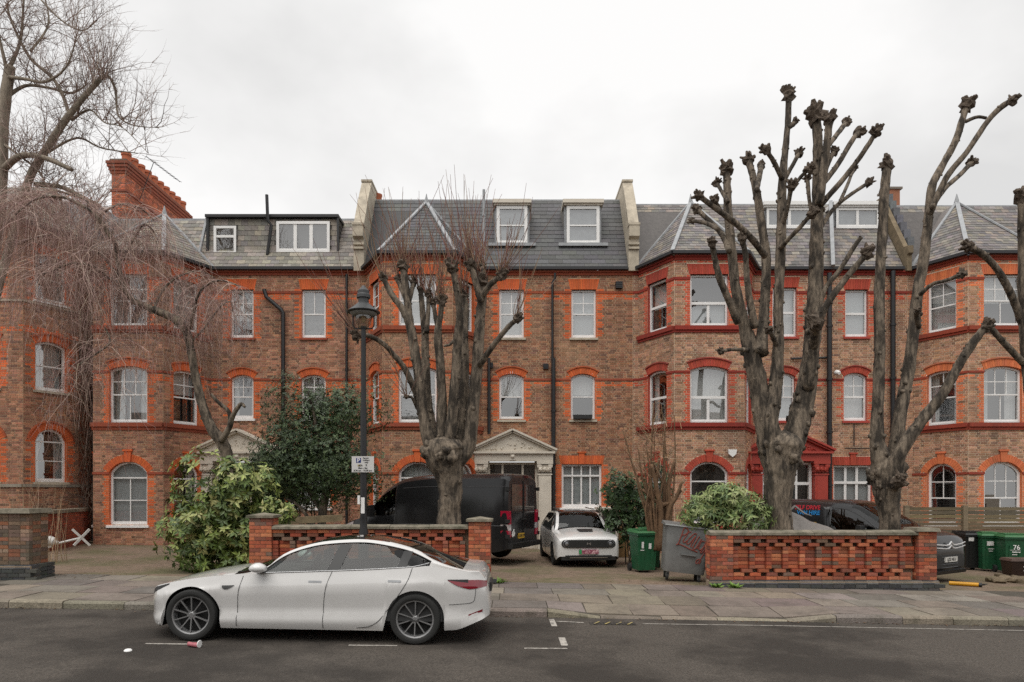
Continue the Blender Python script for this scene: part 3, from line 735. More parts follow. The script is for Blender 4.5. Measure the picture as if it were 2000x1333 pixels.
    for u0, u1 in ((.09, dw * .3 - .035), (dw * .7 + .035, dw - .09)):
        p = MB(); p.add([F.p(u0, zg + .6, -.06), F.p(u1, zg + .6, -.06), F.p(u1, 2.18, -.06), F.p(u0, 2.18, -.06)], [(0, 1, 2, 3)]); p.build('pane', PANE, DF)
        c = MB(); c.fbox(F, u0, u1, zg, zg + .6, -.08, -.05); c.build('panel', fr_, DF)
    c = MB(); c.add([F.p(.02, zg, -.5), F.p(dw - .02, zg, -.5), F.p(dw - .02, zl, -.5), F.p(.02, zl, -.5)], [(0, 1, 2, 3)]); c.build('hall', ROOM, O)
    return O
PAL_B = [(.285, .13, .074), (.315, .15, .086), (.24, .11, .067), (.35, .178, .106), (.2, .102, .067), (.305, .133, .074)]
PAL_R = [(.345, .15, .09), (.385, .175, .108), (.28, .122, .077), (.335, .165, .108), (.2, .1, .07), (.42, .2, .125)]
PAL_P = [(.41, .216, .13), (.44, .242, .15), (.355, .18, .107), (.385, .202, .127), (.265, .148, .096)]
MO_B, MO_P = (.56, .42, .27), (.72, .6, .44)
ORANGE, RED, ORB = (.62, .128, .038), (.52, .095, .045), (.66, .18, .072)
SL_GREY = [(.07, .069, .071), (.077, .076, .078), (.064, .063, .065), (.083, .082, .083)]
SL_BRN = [(.225, .2, .172), (.255, .228, .19), (.195, .175, .152), (.28, .245, .2), (.165, .15, .134)]
SL_PUR = [(.185, .165, .155), (.215, .19, .172), (.16, .145, .14), (.24, .205, .17), (.13, .12, .118)]
SASH22 = dict(top=(2, 2), bot=(1, 1)); SASH32 = dict(top=(3, 2), bot=(2, 1)); SASH11 = dict(top=(1, 1), bot=(1, 1))
UPVC = dict(fw=.07, bw=.09, rw=.09, rail=.45, top=(1, 1), bot=(2, 1)); UPS = dict(fw=.065, rw=.08, rail=.5)
def S(d, **k): e = dict(d); e.update(k); return e
# ---- house on the left, behind the weeping tree
HA, FA = build_house('terraced_house', 'red brick terraced house behind the weeping tree, slate-hung box dormer on its roof', -12.6, -14.72, -5.35, PAL_R, ORANGE, MO_B,
    dict(f2=S(SASH32, top=(2, 2), cur='drape'), f1=S(SASH32, cur='drape'), f0=dict(top=(1, 1), bot=(2, 2), rail=.76, cur='frost'), s2=S(SASH22, cur='net'), s1=S(SASH22, cur='nettop'), s0=dict(rail=.76, bot=(1, 2), cur='drape')),
    None, (.3, .072, .035), ridge=(25.48, 12.02), slp=SL_BRN, cols=[
    (450, 495, 660, 566, 0, .37, S(SASH22, cur='nettop'), 'brick'), (589, 636, 660, 566, 0, .37, S(SASH22, top=(2, 1), cur='blind'), 'brick'),
    (451, 495, 818, 740, .14, .22, S(SASH22, cur='drape'), 'white'), (588, 636, 818, 740, .14, .22, S(SASH22, cur='nettop'), 'white'),
    (565, 645, 992, 907, 0, .3, dict(rail=.76, top=(4, 1), bot=(4, 1), bw=.05, cur='frost'), 'white', True), (428, 516, 1075, 903, 0, .05, {'skip': 1}, None)], wear=(.12, .07, .05))
portico(HA, xw(472), 2.74, CREAM, garden(-9.5, 24) - .1)
ds = D1 * 1.0146; F54 = FPX / 24.55
def zd(y, d): return HC + (HY - y) * d / FPX
def xd(x, d): return (x - 1000) * d / FPX
m = MB(); dd = 24.6; x0, x1, z0, z1 = xd(405, dd), xd(659, dd), zd(501, dd), zd(426, dd)
m.box(x0, x1, dd + .09, 27.5, z0 - .3, z1); m.build('dormer', LEAD, HA)
q = [120]; mm = MB(); slating(HA, mm, [Vector((x0, dd - .01, z0)), Vector((x1, dd - .01, z0)), Vector((x1, dd + .06, z1 - .06)), Vector((x0, dd + .06, z1 - .06))], .24, .19, SL_BRN, q, holes=[(xd(419, dd) - x0, xd(463, dd) - x0, .02, 1.1), (xd(541, dd) - x0, xd(645, dd) - x0, .02, 1.2)])
slating(HA, mm, [Vector((x1 + .01, dd, z0)), Vector((x1 + .01, 27.4, z0)), Vector((x1 + .01, 27.4, z1 - .03)), Vector((x1 + .01, dd, z1 - .03))], .3, .2, SL_GREY, q)
mm.build('dormer_slates', SLATES, HA, kind='stuff')
m = MB(); m.box(x0 - .05, x1 + .06, dd - .1, 27.5, z1, z1 + .1); m.box(x0 - .02, x0 + .07, dd - .06, dd + .05, z0 - .1, z1); m.bar((x1 + .03, dd - .03, z0 - .05), (x1 + .03, dd - .03, z1), .07, .07); m.build('dormer_cap', GUTTER, HA)
m = MB(); m.prism([(x0 - .3, 24.15, z0 - .75), (x0 - .22, 24.15, z0 - .75), (x0, dd, z1), (x0 - .08, dd, z1)], (0, .1, 0)); m.build('lead_cheek', LEAD, HA)
for a, b, ya, yb, st in ((419, 463, 498, 443, dict(fw=.09, rw=.09, rail=.66, bottom=0)), (541, 645, 495, 434, dict(fw=.1, bw=.12, rail=0, top=(3, 1)))):
    F = Face((xd(a, dd), dd - .06), (xd(b, dd), dd - .06))
    window(HA, F, Op(0, F.len, zd(ya, dd), zd(yb, dd), 0, .1, S(st, cur='net'), None), (.4,) * 3, (.4,) * 3, name='dormer_window', dn=.02, archy=False, reveal=False)
pipe(HA, [Vector((xd(523, 24.5), 24.45, zd(498, 24.45))), Vector((xd(531, 24.5), 24.45, zd(440, 24.45))), Vector((xd(525, 24.5), 24.4, zd(432, 24.4))), Vector((xd(523, 24.5), 24.4, zd(381, 24.4)))], .055, name='vent_pipe', collars=False)
pipe(HA, [at(516, 566, 24.05), at(520, 580, 24.05), at(550, 606, 24.05), at(553, 612, 24.05), at(553, 900, 24.05)], .07, name='soil_pipe', collars=False)
pipe(HA, [at(677, 536, 24.08), at(677, 1050, 24.08)], .045)
pipe(HA, [at(182, 640, 23.9), at(182, 1058, 23.9)], .05)
# ---- middle house
H1, F1 = build_house('terraced_house', 'middle brick terraced house with smooth dark slate roof and cream portico', -3.10, -5.35, 4.25, PAL_B, ORANGE, MO_B,
    dict(f2=S(SASH32, top=(1, 1), bot=(1, 1), cur='net'), f1=S(SASH11, cur='blind'), f0=dict(top=(1, 1), bot=(2, 2), rail=.76, cur='net'), s2=S(SASH22, cur='nettop'), s1=S(SASH22, cur='drape'), s0=dict(rail=.76, cur='frost')),
    None, (.3, .075, .035), slp=SL_GREY, sw=.5, sh=.22, cols=[
    (975, 1023, 660, 566, 0, .37, S(SASH22, cur='net'), 'stone'), (1116, 1164, 660, 566, 0, .37, S(SASH22, cur='frost'), 'stone'),
    (975, 1023, 820, 738, .14, .22, S(SASH11, cur='nettop'), 'stone'), (1115, 1162, 820, 738, .14, .22, S(SASH11, cur='nettop'), 'stone'),
    (1097, 1175, 992, 907, 0, .3, dict(rail=.76, top=(4, 1), bot=(4, 1), bw=.055, rw=.06, cur='frost'), 'white', True), (956, 1044, 1075, 903, 0, .05, {'skip': 1}, None)], wear=(.36, .22, .13))
portico(H1, 0.02, 2.74, CREAM, garden(0, 24) - .1)
for a, b in ((966, 1034), (1103, 1175)):
    d_ = 24.66; dormer(H1, xd(a, d_), xd(b, d_), d_, zd(479, d_), zd(398, d_), S(SASH11, fw=.11, rw=.05, cur='none', bw=.02), m=LEAD, top=CREAM)
    c = MB(); c.box(xd(a - 12, d_), xd(b + 12, d_), d_ - .1, d_ + .02, zd(481, d_) - .02, zd(476, d_)); c.build('lead_apron', LEAD, H1)
parapet(H1, -5.35); parapet(H1, 4.25)
pipe(H1, [at(945, 520, 24.3), at(945, 371, 24.3)], .05, m=LEAD, name='vent_pipe')
pipe(H1, [at(1084, 534, 24.02), at(1084, 545, 24.02), at(1079, 552, 24.05), at(1079, 1060, 24.05)], .045, collars=False)
pipe(H1, [at(1081, 700, 24.05), at(1081, 1062, 24.05)], .075)
pipe(H1, [at(955, 700, 24.05), at(955, 848, 24.05)], .06)
for n_, xx, yy, ww in (('air_vent', 1209, 557, .24), ('air_vent', 1066, 716, .18), ('air_vent', 958, 714, .18)):
    c = MB(); p = at(xx, yy, 24.15)
    for i in range(4): c.box(p.x - ww / 2, p.x + ww / 2, 24.08, 24.2, p.z - ww / 2 + i * ww / 4, p.z - ww / 2 + (i + .75) * ww / 4)
    c.box(p.x - ww / 2, p.x + ww / 2, 24.12, 24.2, p.z - ww / 2, p.z + ww / 2); c.build(n_, GUTTER, H1)
TERRA = mat('terracotta', (.46, .13, .06), .85, var=.3, vscale=6, dark=(.07, .04, .03), dscale=3, damt=.5)
m = MB(); p = at(738, 392, 26.4); m.lathe(p - Vector((0, 0, .3)), (0, 0, 1), [(.16, 0), (.15, .42), (.17, .45), (.17, .52), (.12, .53)], 14); m.build('chimney_pot', TERRA, H1, smooth=50)
# plants and things on the sills of the middle house
m = MB(); p = at(1140, 815, 24.05); m.box(p.x - .36, p.x + .3, 24.0, 24.16, p.z - .06, p.z + .08); m.build('window_box', BLACKPL, H1)
# ---- red-trimmed house
H2, F2 = build_house('terraced_house', 'terraced house with dark red painted trim and red portico behind the pollarded trees', 6.475, 4.25, 13.9, PAL_P, RED, MO_P,
    dict(g='red', f2=S(UPVC, cur='half'), f1=S(UPVC, cur='net'), f0=dict(rail=.7, cur='half', top=(1, 1)), s2=S(UPS, cur='nettop'), s1=S(UPS, cur='drape'), s0=dict(rail=.7, cur='none')),
    None, (.28, .036, .023), slp=SL_PUR, sw=.27, sh=.17, ridge=(26.05, 12.8), archcol=(.43, .068, .04), cols=[
    (1509, 1556, 658, 562, 0, .37, S(UPS, cur='net'), 'red'), (1651, 1695, 658, 566, 0, .37, S(UPS, cur='frost'), 'red'),
    (1513, 1553, 822, 736, .13, .22, S(SASH22, fw=.06, cur='frost'), 'red'), (1648, 1693, 822, 736, .14, .22, S(SASH22, fw=.065, rw=.07, cur='net'), 'red'),
    (1628, 1703, 992, 909, 0, .3, dict(rail=.6, top=(3, 1), bot=(3, 1), bw=.09, rw=.09, fw=.07, cur='frost'), 'red', True), (1489, 1577, 1085, 903, 0, .05, {'skip': 1}, None)], wear=(.17, .1, .07))
portico(H2, xw(1533), 2.76, REDP, garden(9, 24) - .1, door=WHITE)
for a, b in ((1494, 1592), (1630, 1722)):
    d_ = 25.2; dormer(H2, xd(a, d_), xd(b, d_), d_, zd(447, d_), zd(402, d_), dict(fw=.09, bw=.1, rail=0, top=((2, 1) if a < 1600 else (2, 1)), cur='half'), m=LEAD, top=WHITE)
m = MB(); m.bar(at(1627, 523, 23.98), at(1622, 398, 25.3), .12, .3); m.build('lead_cheek', LEAD, H2)
for xx, y0_, y1_ in ((1620, 534, 1000), (1744, 530, 1000)): pipe(H2, [at(xx, y0_, 24.02), at(xx, y1_, 24.02)], .085)
m = MB(); m.tube([at(1668, 830, 24.1), at(1668, 872, 24.1)], .02, 6); m.tube([at(1650, 876, 24.1), at(1705, 876, 24.1)], .02, 6); m.tube([at(1545, 701, 24.1), at(1617, 699, 24.1)], .04, 8); m.split('cable', BLACKP, H2)
p = at(1430, 885, D2 - .05); m = MB(); m.prism([(p.x - .14, D2 - .01, p.z + .11), (p.x + .14, D2 - .01, p.z + .11), (p.x + .12, D2 - .01, p.z - .04), (p.x, D2 - .01, p.z - .14), (p.x - .12, D2 - .01, p.z - .04)], (0, -.09, 0)); m.build('alarm_box', WHITE, H2)
m = MB(); p = at(1634, 728, 24.05); m.lathe(p, (0, -1, -.3), [(.09, 0), (.09, .12), (.05, .2)], 12); m.build('security_light', WHITE, H2, smooth=40)
YST = mat('yellow_stone', (.19, .145, .09), .9, var=.3, vscale=5, dark=(.07, .055, .03), dscale=3, damt=.6)
parapet(H2, 13.86, 12.95, YST, .17, True)
q = [0]; m = MB()
for i in range(7): m.box(13.99, 14.22, 24.32 + i * .225, 24.6 + i * .225, 10.58 + i * .35, 10.96 + i * .35, jit((.12, .125, .13), .15))
m.split('verge_tile', SLATES, H2)
m = MB(); p = at(1742, 385, 26.3); m.box(p.x - .2, p.x + .25, 26.2, 26.8, p.z - .5, p.z + .25, (.33, .14, .08)); m.box(p.x - .28, p.x + .33, 26.15, 26.85, p.z + .25, p.z + .33, (.2, .17, .14)); m.build('chimney', BRICK, H2)
# ---- house at the right edge
H3, F3 = build_house('terraced_house', 'brick terraced house at the right edge with orange brick arches and small-paned sashes', 16.12, 13.9, 20.5, PAL_P, ORB, MO_P,
    dict(f2=S(SASH32, cur='nettop'), f1=S(SASH32, cur='drape'), f0=dict(top=(3, 2), bot=(2, 1), rail=.42, cur='none', fw=.09), s2=S(SASH22, cur='net'), s1=S(SASH22, cur='drape'), s0=dict(top=(2, 2), bot=(1, 1), rail=.42, cur='none', fw=.08)),
    None, (.30, .052, .028), slp=SL_PUR, sw=.27, sh=.17, ridge=(26.05, 12.75), cols=[])
# ---- house at the left edge: a canted bay corner behind the twigs
HL = thing('terraced_house', (-16.5, 23, garden(-16.5, 23)), 'brick house cut by the left edge, half hidden by hanging twigs', 'house')
fa, fb, fc = Face((-20.5, 21.95), (-15.6, 21.95)), Face((-15.6, 21.95), (-14.78, 23.45)), Face((-14.78, 23.45), (-14.74, 24.25))
def ZL(y): return HC + (HY - y) * 22.6 / FPX
def ops_l(c0, c1): return [Op(c0, c1, ZL(590), ZL(500), 0, .3, S(SASH22, cur='drape'), 'white'), Op(c0, c1, ZL(764), ZL(676), .14, .23, S(SASH11, cur='net'), 'stone'), Op(c0, c1, ZL(942), ZL(862), .4, .22, dict(top=(1, 1), bot=(1, 2), rail=.78, cur='drape'), 'stone')]
oa, o_b = ops_l(3.0, 4.15), ops_l(.36, 1.32)
mb = MB(); zgl = garden(-16, 23) - .3
for F, ops in ((fa, oa), (fb, o_b), (fc, [])): brickwork(mb, F, zgl, 10.5, ops, PAL_R, ORANGE, MO_B, [(ZL(655), ZL(643))])
mb.build('brickwork', BRICK, HL, kind='stuff')
for F, ops in ((fa, oa), (fb, o_b)):
    for o in ops: window(HL, F, o, ORANGE, MO_B)
m = MB(); g = MB()
for F in (fa, fb, fc): m.fbox(F, 0, F.len, 10.36, 10.5, 0, .08, (.3, .07, .035)); m.fbox(F, 0, F.len, ZL(600), ZL(596), 0, .06, (.42, .36, .28)); m.fbox(F, 0, F.len, ZL(952), ZL(946), 0, .07, (.3, .27, .22)); g.fbox(F, 0, F.len, 10.5, 10.62, 0, .16)
m.split('string_course', BRICK, HL); g.split('gutter', GUTTER, HL)
q = [150]; mb = MB(); slating(HL, mb, [fa.p(0, 10.62, .1), fa.p(fa.len + .05, 10.62, .1), Vector((-16.6, 25, 13.0)), Vector((-20.5, 25, 13.0))], .27, .18, SL_BRN, q)
slating(HL, mb, [fa.p(fa.len + .05, 10.62, .1), fb.p(fb.len, 10.62, .1), Vector((-16.6, 25, 13.0))], .27, .18, SL_BRN, q); mb.build('roof_slates', SLATES, HL, kind='stuff')
m = MB(); m.box(-20.5, -14.75, 24.3, 30, 0, 12.2); m.build('party_wall', LEAD, HL)
# the long party-wall chimney stack
CH = thing('chimney_stack', (-15.15, 29, 12.2), 'long red brick chimney stack with a row of clay pots on the left roof', 'chimney')
mb = MB(); xa, xb, ya, yb, zt = -15.42, -14.88, 26.5, 31.6, 14.55
for F in (Face((xa, ya), (xb, ya)), Face((xb, ya), (xb, yb))): brickwork(mb, F, 11.6, zt, [], [(.48, .13, .06), (.42, .11, .055), (.52, .15, .075), (.3, .095, .055)], None, (.34, .2, .13))
mb.build('brickwork', BRICK, CH, kind='stuff')
m = MB()
for i, (z, e) in enumerate(((13.5, .05), (14.2, .04), (14.3, .08), (14.42, .12), (14.54, .15))): m.box(xa - e, xb + e, ya - e, yb + e, z, z + .1 if i else z + .08, jit((.28, .08, .045), .1))
m.box(xa - .05, xb + .05, ya - .05, yb + .05, zt + .1, zt + .2, (.17, .12, .09)); m.split('corbel_course', BRICK, CH)
pm = MB(); pm.lathe((0, 0, 0), (0, 0, 1), [(.17, 0), (.16, .28), (.19, .3), (.19, .4), (.13, .42)], 14); pme = pm.mesh('chimney_pot', TERRA, smooth=50)
for i in range(10): piece('chimney_pot', pme, CH, Vector((xb - .14, ya + .3 + i * .5, zt + .17)))
mb = MB(); mb.box(xa + .02, xb - .02, ya + .02, yb, 11.5, zt); mb.build('core', MORTAR, CH)
AE = thing('tv_aerial', at(300, 330, 27.5), 'thin bare television aerial tilted above the left chimney', 'aerial')
m = MB(); a, b = at(286, 306, 27.5), at(352, 356, 27.5); m.tube([a, b], .012, 5)
for i in range(9):
    p = a + (b - a) * (.08 + i * .105); v = Vector((.03, .3, .05)) * (1 if i else 1.5); m.tube([p - v, p + v], .007, 4)
m.tube([at(300, 318, 27.5), at(262, 420, 27.5)], .014, 5); m.build('boom', BLACKP, AE)
# ================================================================ trees and plants
def limb_path(px, d0, d1, k=5, ws=.88):
    """photo polyline (x, y, width) -> world points and radii, drifting from depth d0 to d1"""
    sp = smooth_path([tuple(map(float, p)) for p in px], k); n = len(sp); pts, rad = [], []
    for i, (x, y, w) in enumerate(sp):
        d = d0 + (d1 - d0) * (i / (n - 1)) ** .8
        pts.append(at(x, y, d)); rad.append(w * d / FPX / 2 * ws)
    return pts, rad
def knuckle(mb, p, r, dirv, seed, n=9):
    rr = random.Random(seed); dirv = Vector(dirv).normalized()
    mb.blob(p, r, seed, 9, 7, .75)
    for i in range(n):
        v = (dirv + Vector((rr.uniform(-1, 1), rr.uniform(-1, 1), rr.uniform(-.7, 1)))).normalized(); a = p + v * r * .55
        mb.tube([a, a + v * r * rr.uniform(.45, .8), a + v * r * rr.uniform(.85, 1.25)], [r * .42, r * rr.uniform(.25, .38), r * rr.uniform(.12, .24)], 6)
def pollard(name, label, base, trunk, limbs, d, shoots=0, group='pollarded lime trees', seed=1):
    rr = random.Random(seed); bz = at(trunk[0][0], trunk[0][1], d); zg = garden(bz.x, d)
    T = thing(name, (bz.x, d, zg), label, 'tree', group)
    tr = MB(); pts, rad = limb_path(trunk, d, d, 6); pts = [Vector((pts[0].x, d, zg - .2))] + pts; rad = [rad[0] * 1.25] + rad
    for e, k_ in ((.1, .9), (.1, .8), (.08, .5), (.05, .4)): pts.append(pts[-1] + Vector((0, 0, e))); rad.append(rad[-1] * k_)
    tr.tube(pts, rad, 18, wob=.2)
    for i in range(9):
        a = rr.uniform(0, 6.28); tr.blob(pts[-5] + Vector((math.cos(a), math.sin(a), rr.uniform(-.9, .1))) * rad[-5] * .85, rad[-5] * rr.uniform(.18, .34), i + seed, 8, 6, .9)
    for i in range(14):
        k = rr.randrange(2, len(pts)); a = rr.uniform(0, 6.28); q = pts[k] + Vector((math.cos(a), math.sin(a), 0)) * rad[k] * .92
        tr.blob(q, rad[k] * rr.uniform(.1, .22), i + seed, 7, 5, .6)
    tr.build('trunk', BARK, T, smooth=180)
    kn = MB(); tw = MB()
    for li, (pl, dz, heads) in enumerate(limbs):
        if pl[0][2] >= 28 and pl[0][1] > trunk[-1][1] - 45: pl = [((pl[0][0] + 2 * trunk[-2][0]) / 3, trunk[-2][1] + 12, pl[0][2])] + pl
        lm = MB(); p, r = limb_path(pl, d + (rr.uniform(-.12, .12)), d + dz, 5, .82)
        lm.tube(p, r, 11, wob=.28)
        L_ = sum((a - b).length for a, b in zip(p, p[1:]))
        for i in range(int(L_ * 7)):                   # stubs of old shoots along the limb
            k = rr.randrange(1, len(p)); v = Vector((rr.uniform(-1, 1), rr.uniform(-1, 1), rr.uniform(-.3, .6))).normalized()
            lm.blob(p[k] + v * r[k] * .9, max(.018, r[k] * rr.uniform(.22, .45)), i + li * 13 + seed, 6, 4, .6)
        lm.build('limb', BARK, T, smooth=180)
        if heads:
            hd = (p[-1] - p[-3]).normalized(); hr = max(.085, r[-1] * 1.25) * heads
            one = MB(); knuckle(one, p[-1], hr, hd, li + seed * 31); one.build('knuckle', KNUCK, T)
            for i in range(int(shoots * heads * (.5 + rr.random()))):
                v = (Vector((rr.gauss(0, .38), rr.gauss(0, .38), 1.0)) + hd * .5).normalized(); ln = rr.uniform(.35, 1.9) * (1 if rr.random() < .75 else .45)
                a = p[-1] + Vector((rr.uniform(-1, 1), rr.uniform(-1, 1), rr.uniform(-.2, .8))) * hr * .8; bend = Vector((rr.gauss(0, .1), rr.gauss(0, .1), .12))
                q = [a, a + v * ln * .35, a + (v * .7 + bend * .6) * ln, a + (v * .95 + bend * 1.3) * ln]
                c = jit(rr.choice([(.2, .085, .065), (.25, .15, .095), (.17, .09, .07), (.27, .18, .115)]), .15, rr)
                tw.tube(q, [.008, .0065, .005, .003], 4, False, c)
    if tw.v: tw.build('shoots', TWIG, T, kind='stuff')
    return T
pollard('pollarded_tree', 'pollarded lime with many thin red shoots, in front of the black van', None,
    [(878, 1040, 62), (877, 1000, 52), (880, 960, 54), (876, 925, 66), (870, 898, 88), (868, 878, 96)], [
    ([(842, 872, 34), (826, 810, 27), (820, 751, 25), (811, 690, 24), (802, 642, 22), (788, 608, 17), (763, 572, 15), (749, 543, 13)], -.3, 1),
    ([(806, 660, 20), (799, 615, 18), (793, 565, 18), (787, 522, 17)], .15, 1.25), ([(796, 600, 14), (803, 572, 12), (808, 552, 11)], .5, 1), ([(795, 590, 12), (783, 562, 12), (777, 546, 12)], .3, .9),
    ([(846, 868, 30), (843, 835, 24), (835, 780, 22), (831, 700, 20), (830, 655, 18), (825, 605, 14), (822, 566, 12)], .5, 1), ([(833, 650, 14), (836, 618, 11), (837, 577, 11)], .2, 1),
    ([(862, 866, 30), (863, 794, 25), (860, 710, 22), (855, 655, 20), (860, 620, 14), (863, 588, 14)], -.5, 1.3), ([(857, 645, 14), (850, 615, 11), (846, 592, 10)], .2, 1),
    ([(878, 868, 32), (885, 794, 25), (891, 710, 22), (894, 660, 21), (898, 615, 18), (891, 561, 16), (884, 524, 15)], -.7, 1.6),
    ([(896, 862, 32), (904, 790, 26), (908, 710, 22), (907, 650, 18), (910, 605, 16), (905, 578, 14)], .6, 1.2),
    ([(915, 872, 36), (925, 785, 30), (933, 700, 28), (936, 650, 26), (939, 610, 24), (942, 575, 22), (938, 552, 20)], .2, 1.5), ([(940, 590, 18), (928, 548, 16), (920, 517, 15)], -.1, 1.5),
    ([(942, 580, 16), (958, 556, 14), (980, 538, 14)], -.4, 1.3), ([(941, 585, 16), (946, 545, 13), (940, 520, 12)], .6, 1.2),
    ([(938, 712, 17), (950, 694, 15), (966, 672, 14), (988, 644, 13), (1010, 623, 12)], -.7, 1.1),
    ([(818, 785, 16), (805, 751, 15), (788, 717, 14), (770, 695, 13), (749, 672, 12), (722, 657, 12), (698, 655, 12)], -.9, 1.2),
    ([(816, 800, 9), (805, 778, 7), (794, 776, 6)], -.3, .5), ([(900, 650, 8), (880, 672, 7), (868, 676, 6)], -.4, 0)], 15.4, shoots=23, seed=3)
T2L = [
    ([(1512, 905, 60), (1500, 848, 60), (1484, 765, 48), (1468, 690, 42), (1450, 622, 28), (1436, 560, 24), (1430, 500, 22), (1424, 440, 21), (1421, 395, 20), (1420, 355, 18), (1419, 332, 20)], .2, 1.25),
    ([(1422, 395, 10), (1408, 372, 9), (1400, 358, 9)], .4, 1), ([(1440, 630, 18), (1424, 588, 17), (1406, 545, 17), (1396, 505, 14), (1391, 476, 14)], -.7, 1.1),
    ([(1494, 500, 16), (1472, 471, 16), (1443, 442, 15), (1404, 412, 14), (1366, 384, 13)], -.9, 1.2), ([(1408, 414, 11), (1400, 400, 11), (1396, 390, 10)], -.8, 1),
    ([(1424, 492, 14), (1412, 462, 13), (1392, 438, 12), (1362, 410, 12)], .8, 1.2), ([(1402, 448, 11), (1378, 436, 10), (1352, 432, 9)], 1, .9),
    ([(1474, 640, 20), (1464, 586, 17), (1458, 534, 14), (1456, 497, 13), (1449, 468, 13)], -.5, 1.1),
    ([(1486, 690, 36), (1490, 640, 26), (1494, 586, 24), (1496, 508, 22), (1487, 435, 20), (1478, 378, 19), (1470, 342, 17), (1462, 312, 16)], .7, 1.3), ([(1478, 372, 13), (1483, 345, 13), (1487, 323, 13)], .9, 1),
    ([(1505, 830, 40), (1512, 780, 36), (1518, 720, 30), (1521, 660, 25), (1520, 610, 24), (1522, 555, 23), (1525, 481, 24), (1527, 416, 23), (1528, 355, 20), (1534, 290, 16), (1539, 235, 14), (1540, 185, 16)], 0, 1.5),
    ([(1537, 250, 14), (1549, 243, 13), (1552, 238, 10)], 0, .8), ([(1528, 350, 13), (1511, 316, 11), (1496, 294, 11)], -.4, 1.2), ([(1530, 355, 12), (1547, 325, 10), (1561, 299, 11)], .4, 1.1),
    ([(1524, 485, 14), (1536, 472, 11), (1559, 448, 11), (1586, 417, 11)], -.8, 1.2), ([(1528, 440, 14), (1537, 410, 11), (1546, 364, 12)], -.5, 1.3), ([(1547, 368, 9), (1564, 346, 9), (1580, 330, 10)], -.3, 1.2),
    ([(1536, 905, 58), (1556, 838, 56), (1574, 762, 48), (1584, 690, 40), (1589, 620, 38), (1593, 540, 35), (1595, 460, 31), (1597, 390, 27), (1597, 330, 24), (1597, 270, 22), (1593, 226, 24)], .1, 1.4),
    ([(1600, 400, 22), (1608, 340, 20), (1616, 275, 18), (1620, 234, 17)], -.3, 1.4), ([(1606, 360, 14), (1636, 322, 13), (1665, 274, 12), (1679, 258, 12)], .3, 1.3),
    ([(1603, 400, 15), (1650, 347, 13), (1686, 298, 12), (1712, 258, 11)], -.6, 1.3), ([(1618, 285, 12), (1637, 260, 12), (1652, 240, 12)], .6, 1.2), ([(1614, 330, 10), (1622, 310, 10), (1630, 297, 11)], .2, 1.1),
    ([(1600, 450, 11), (1625, 412, 10), (1655, 385, 9), (1697, 357, 9)], .7, 1.1), ([(1640, 396, 9), (1655, 362, 8), (1667, 330, 8)], 1, 1), ([(1596, 470, 10), (1582, 400, 9), (1577, 350, 10)], .6, 1),
    ([(1578, 760, 30), (1590, 680, 26), (1602, 620, 20), (1624, 582, 17), (1662, 532, 15), (1694, 495, 15)], -.8, 1.5), ([(1596, 640, 14), (1608, 572, 12), (1640, 528, 12), (1666, 486, 11), (1682, 463, 10)], -.2, 0),
    ([(1588, 690, 26), (1592, 655, 24), (1593, 632, 24)], -.9, 1.2), ([(1462, 684, 11), (1430, 683, 9), (1408, 687, 9)], -.8, .8), ([(1524, 690, 14), (1508, 655, 11), (1502, 645, 11)], -.6, 1)]
pollard('pollarded_tree', 'tallest pollarded lime, bare and many-headed, left of two behind the pierced brick wall', None,
    [(1521, 1042, 64), (1519, 985, 60), (1522, 935, 66), (1526, 895, 76), (1529, 870, 88)], T2L, 15.4, seed=11)
T3L = [
    ([(1724, 930, 44), (1717, 885, 40), (1713, 845, 32), (1716, 760, 27), (1718, 680, 25), (1717, 600, 25), (1719, 520, 23), (1724, 455, 22), (1726, 395, 22), (1730, 350, 22), (1733, 322, 18)], .2, 1.4),
    ([(1738, 930, 38), (1748, 880, 34), (1760, 800, 30), (1775, 720, 28), (1784, 650, 27), (1793, 570, 25), (1804, 508, 24), (1813, 430, 21), (1820, 366, 19), (1840, 325, 17), (1866, 276, 16), (1882, 226, 15), (1888, 206, 17)], .5, 1.4),
    ([(1815, 420, 16), (1849, 347, 14), (1888, 298, 13), (1930, 236, 13), (1958, 208, 14), (1977, 197, 14)], -.5, 1.2), ([(1886, 238, 9), (1908, 229, 8), (1926, 231, 7)], 0, 0), ([(1820, 405, 12), (1846, 368, 11), (1877, 340, 11), (1897, 318, 12)], .9, 1.2),
    ([(1742, 940, 40), (1758, 885, 34), (1800, 822, 28), (1840, 772, 25), (1872, 715, 22), (1902, 668, 20), (1926, 638, 17)], -.9, 1.2),
    ([(1798, 575, 11), (1820, 556, 9), (1845, 549, 9), (1876, 537, 10)], -.6, 1), ([(1795, 640, 12), (1790, 615, 13), (1793, 606, 12)], -.5, .8), ([(1740, 960, 26), (1752, 945, 24), (1757, 938, 24)], -.7, 1)]
pollard('pollarded_tree', 'slimmer pollarded lime forking in two, right of two behind the pierced brick wall', None,
    [(1738, 1042, 46), (1737, 1005, 45), (1733, 970, 54), (1731, 940, 66), (1731, 915, 72)], T3L, 15.4, seed=23)
T4L = [
    ([(2035, 860, 40), (2015, 760, 34), (2006, 680, 30), (2001, 600, 28), (2000, 520, 26), (1998, 450, 24), (1996, 385, 20)], -.2, 1.3),
    ([(2003, 650, 20), (1985, 600, 18), (1968, 562, 17), (1944, 522, 16), (1918, 496, 16), (1892, 482, 15)], -.7, 1.4), ([(2004, 715, 16), (1976, 686, 15), (1950, 658, 14), (1930, 634, 14)], -.3, 1)]
pollard('pollarded_tree', 'pollarded lime cut by the right edge of the frame', None, [(2052, 1050, 55), (2048, 980, 52), (2040, 880, 60)], T4L, 15.6, seed=37)

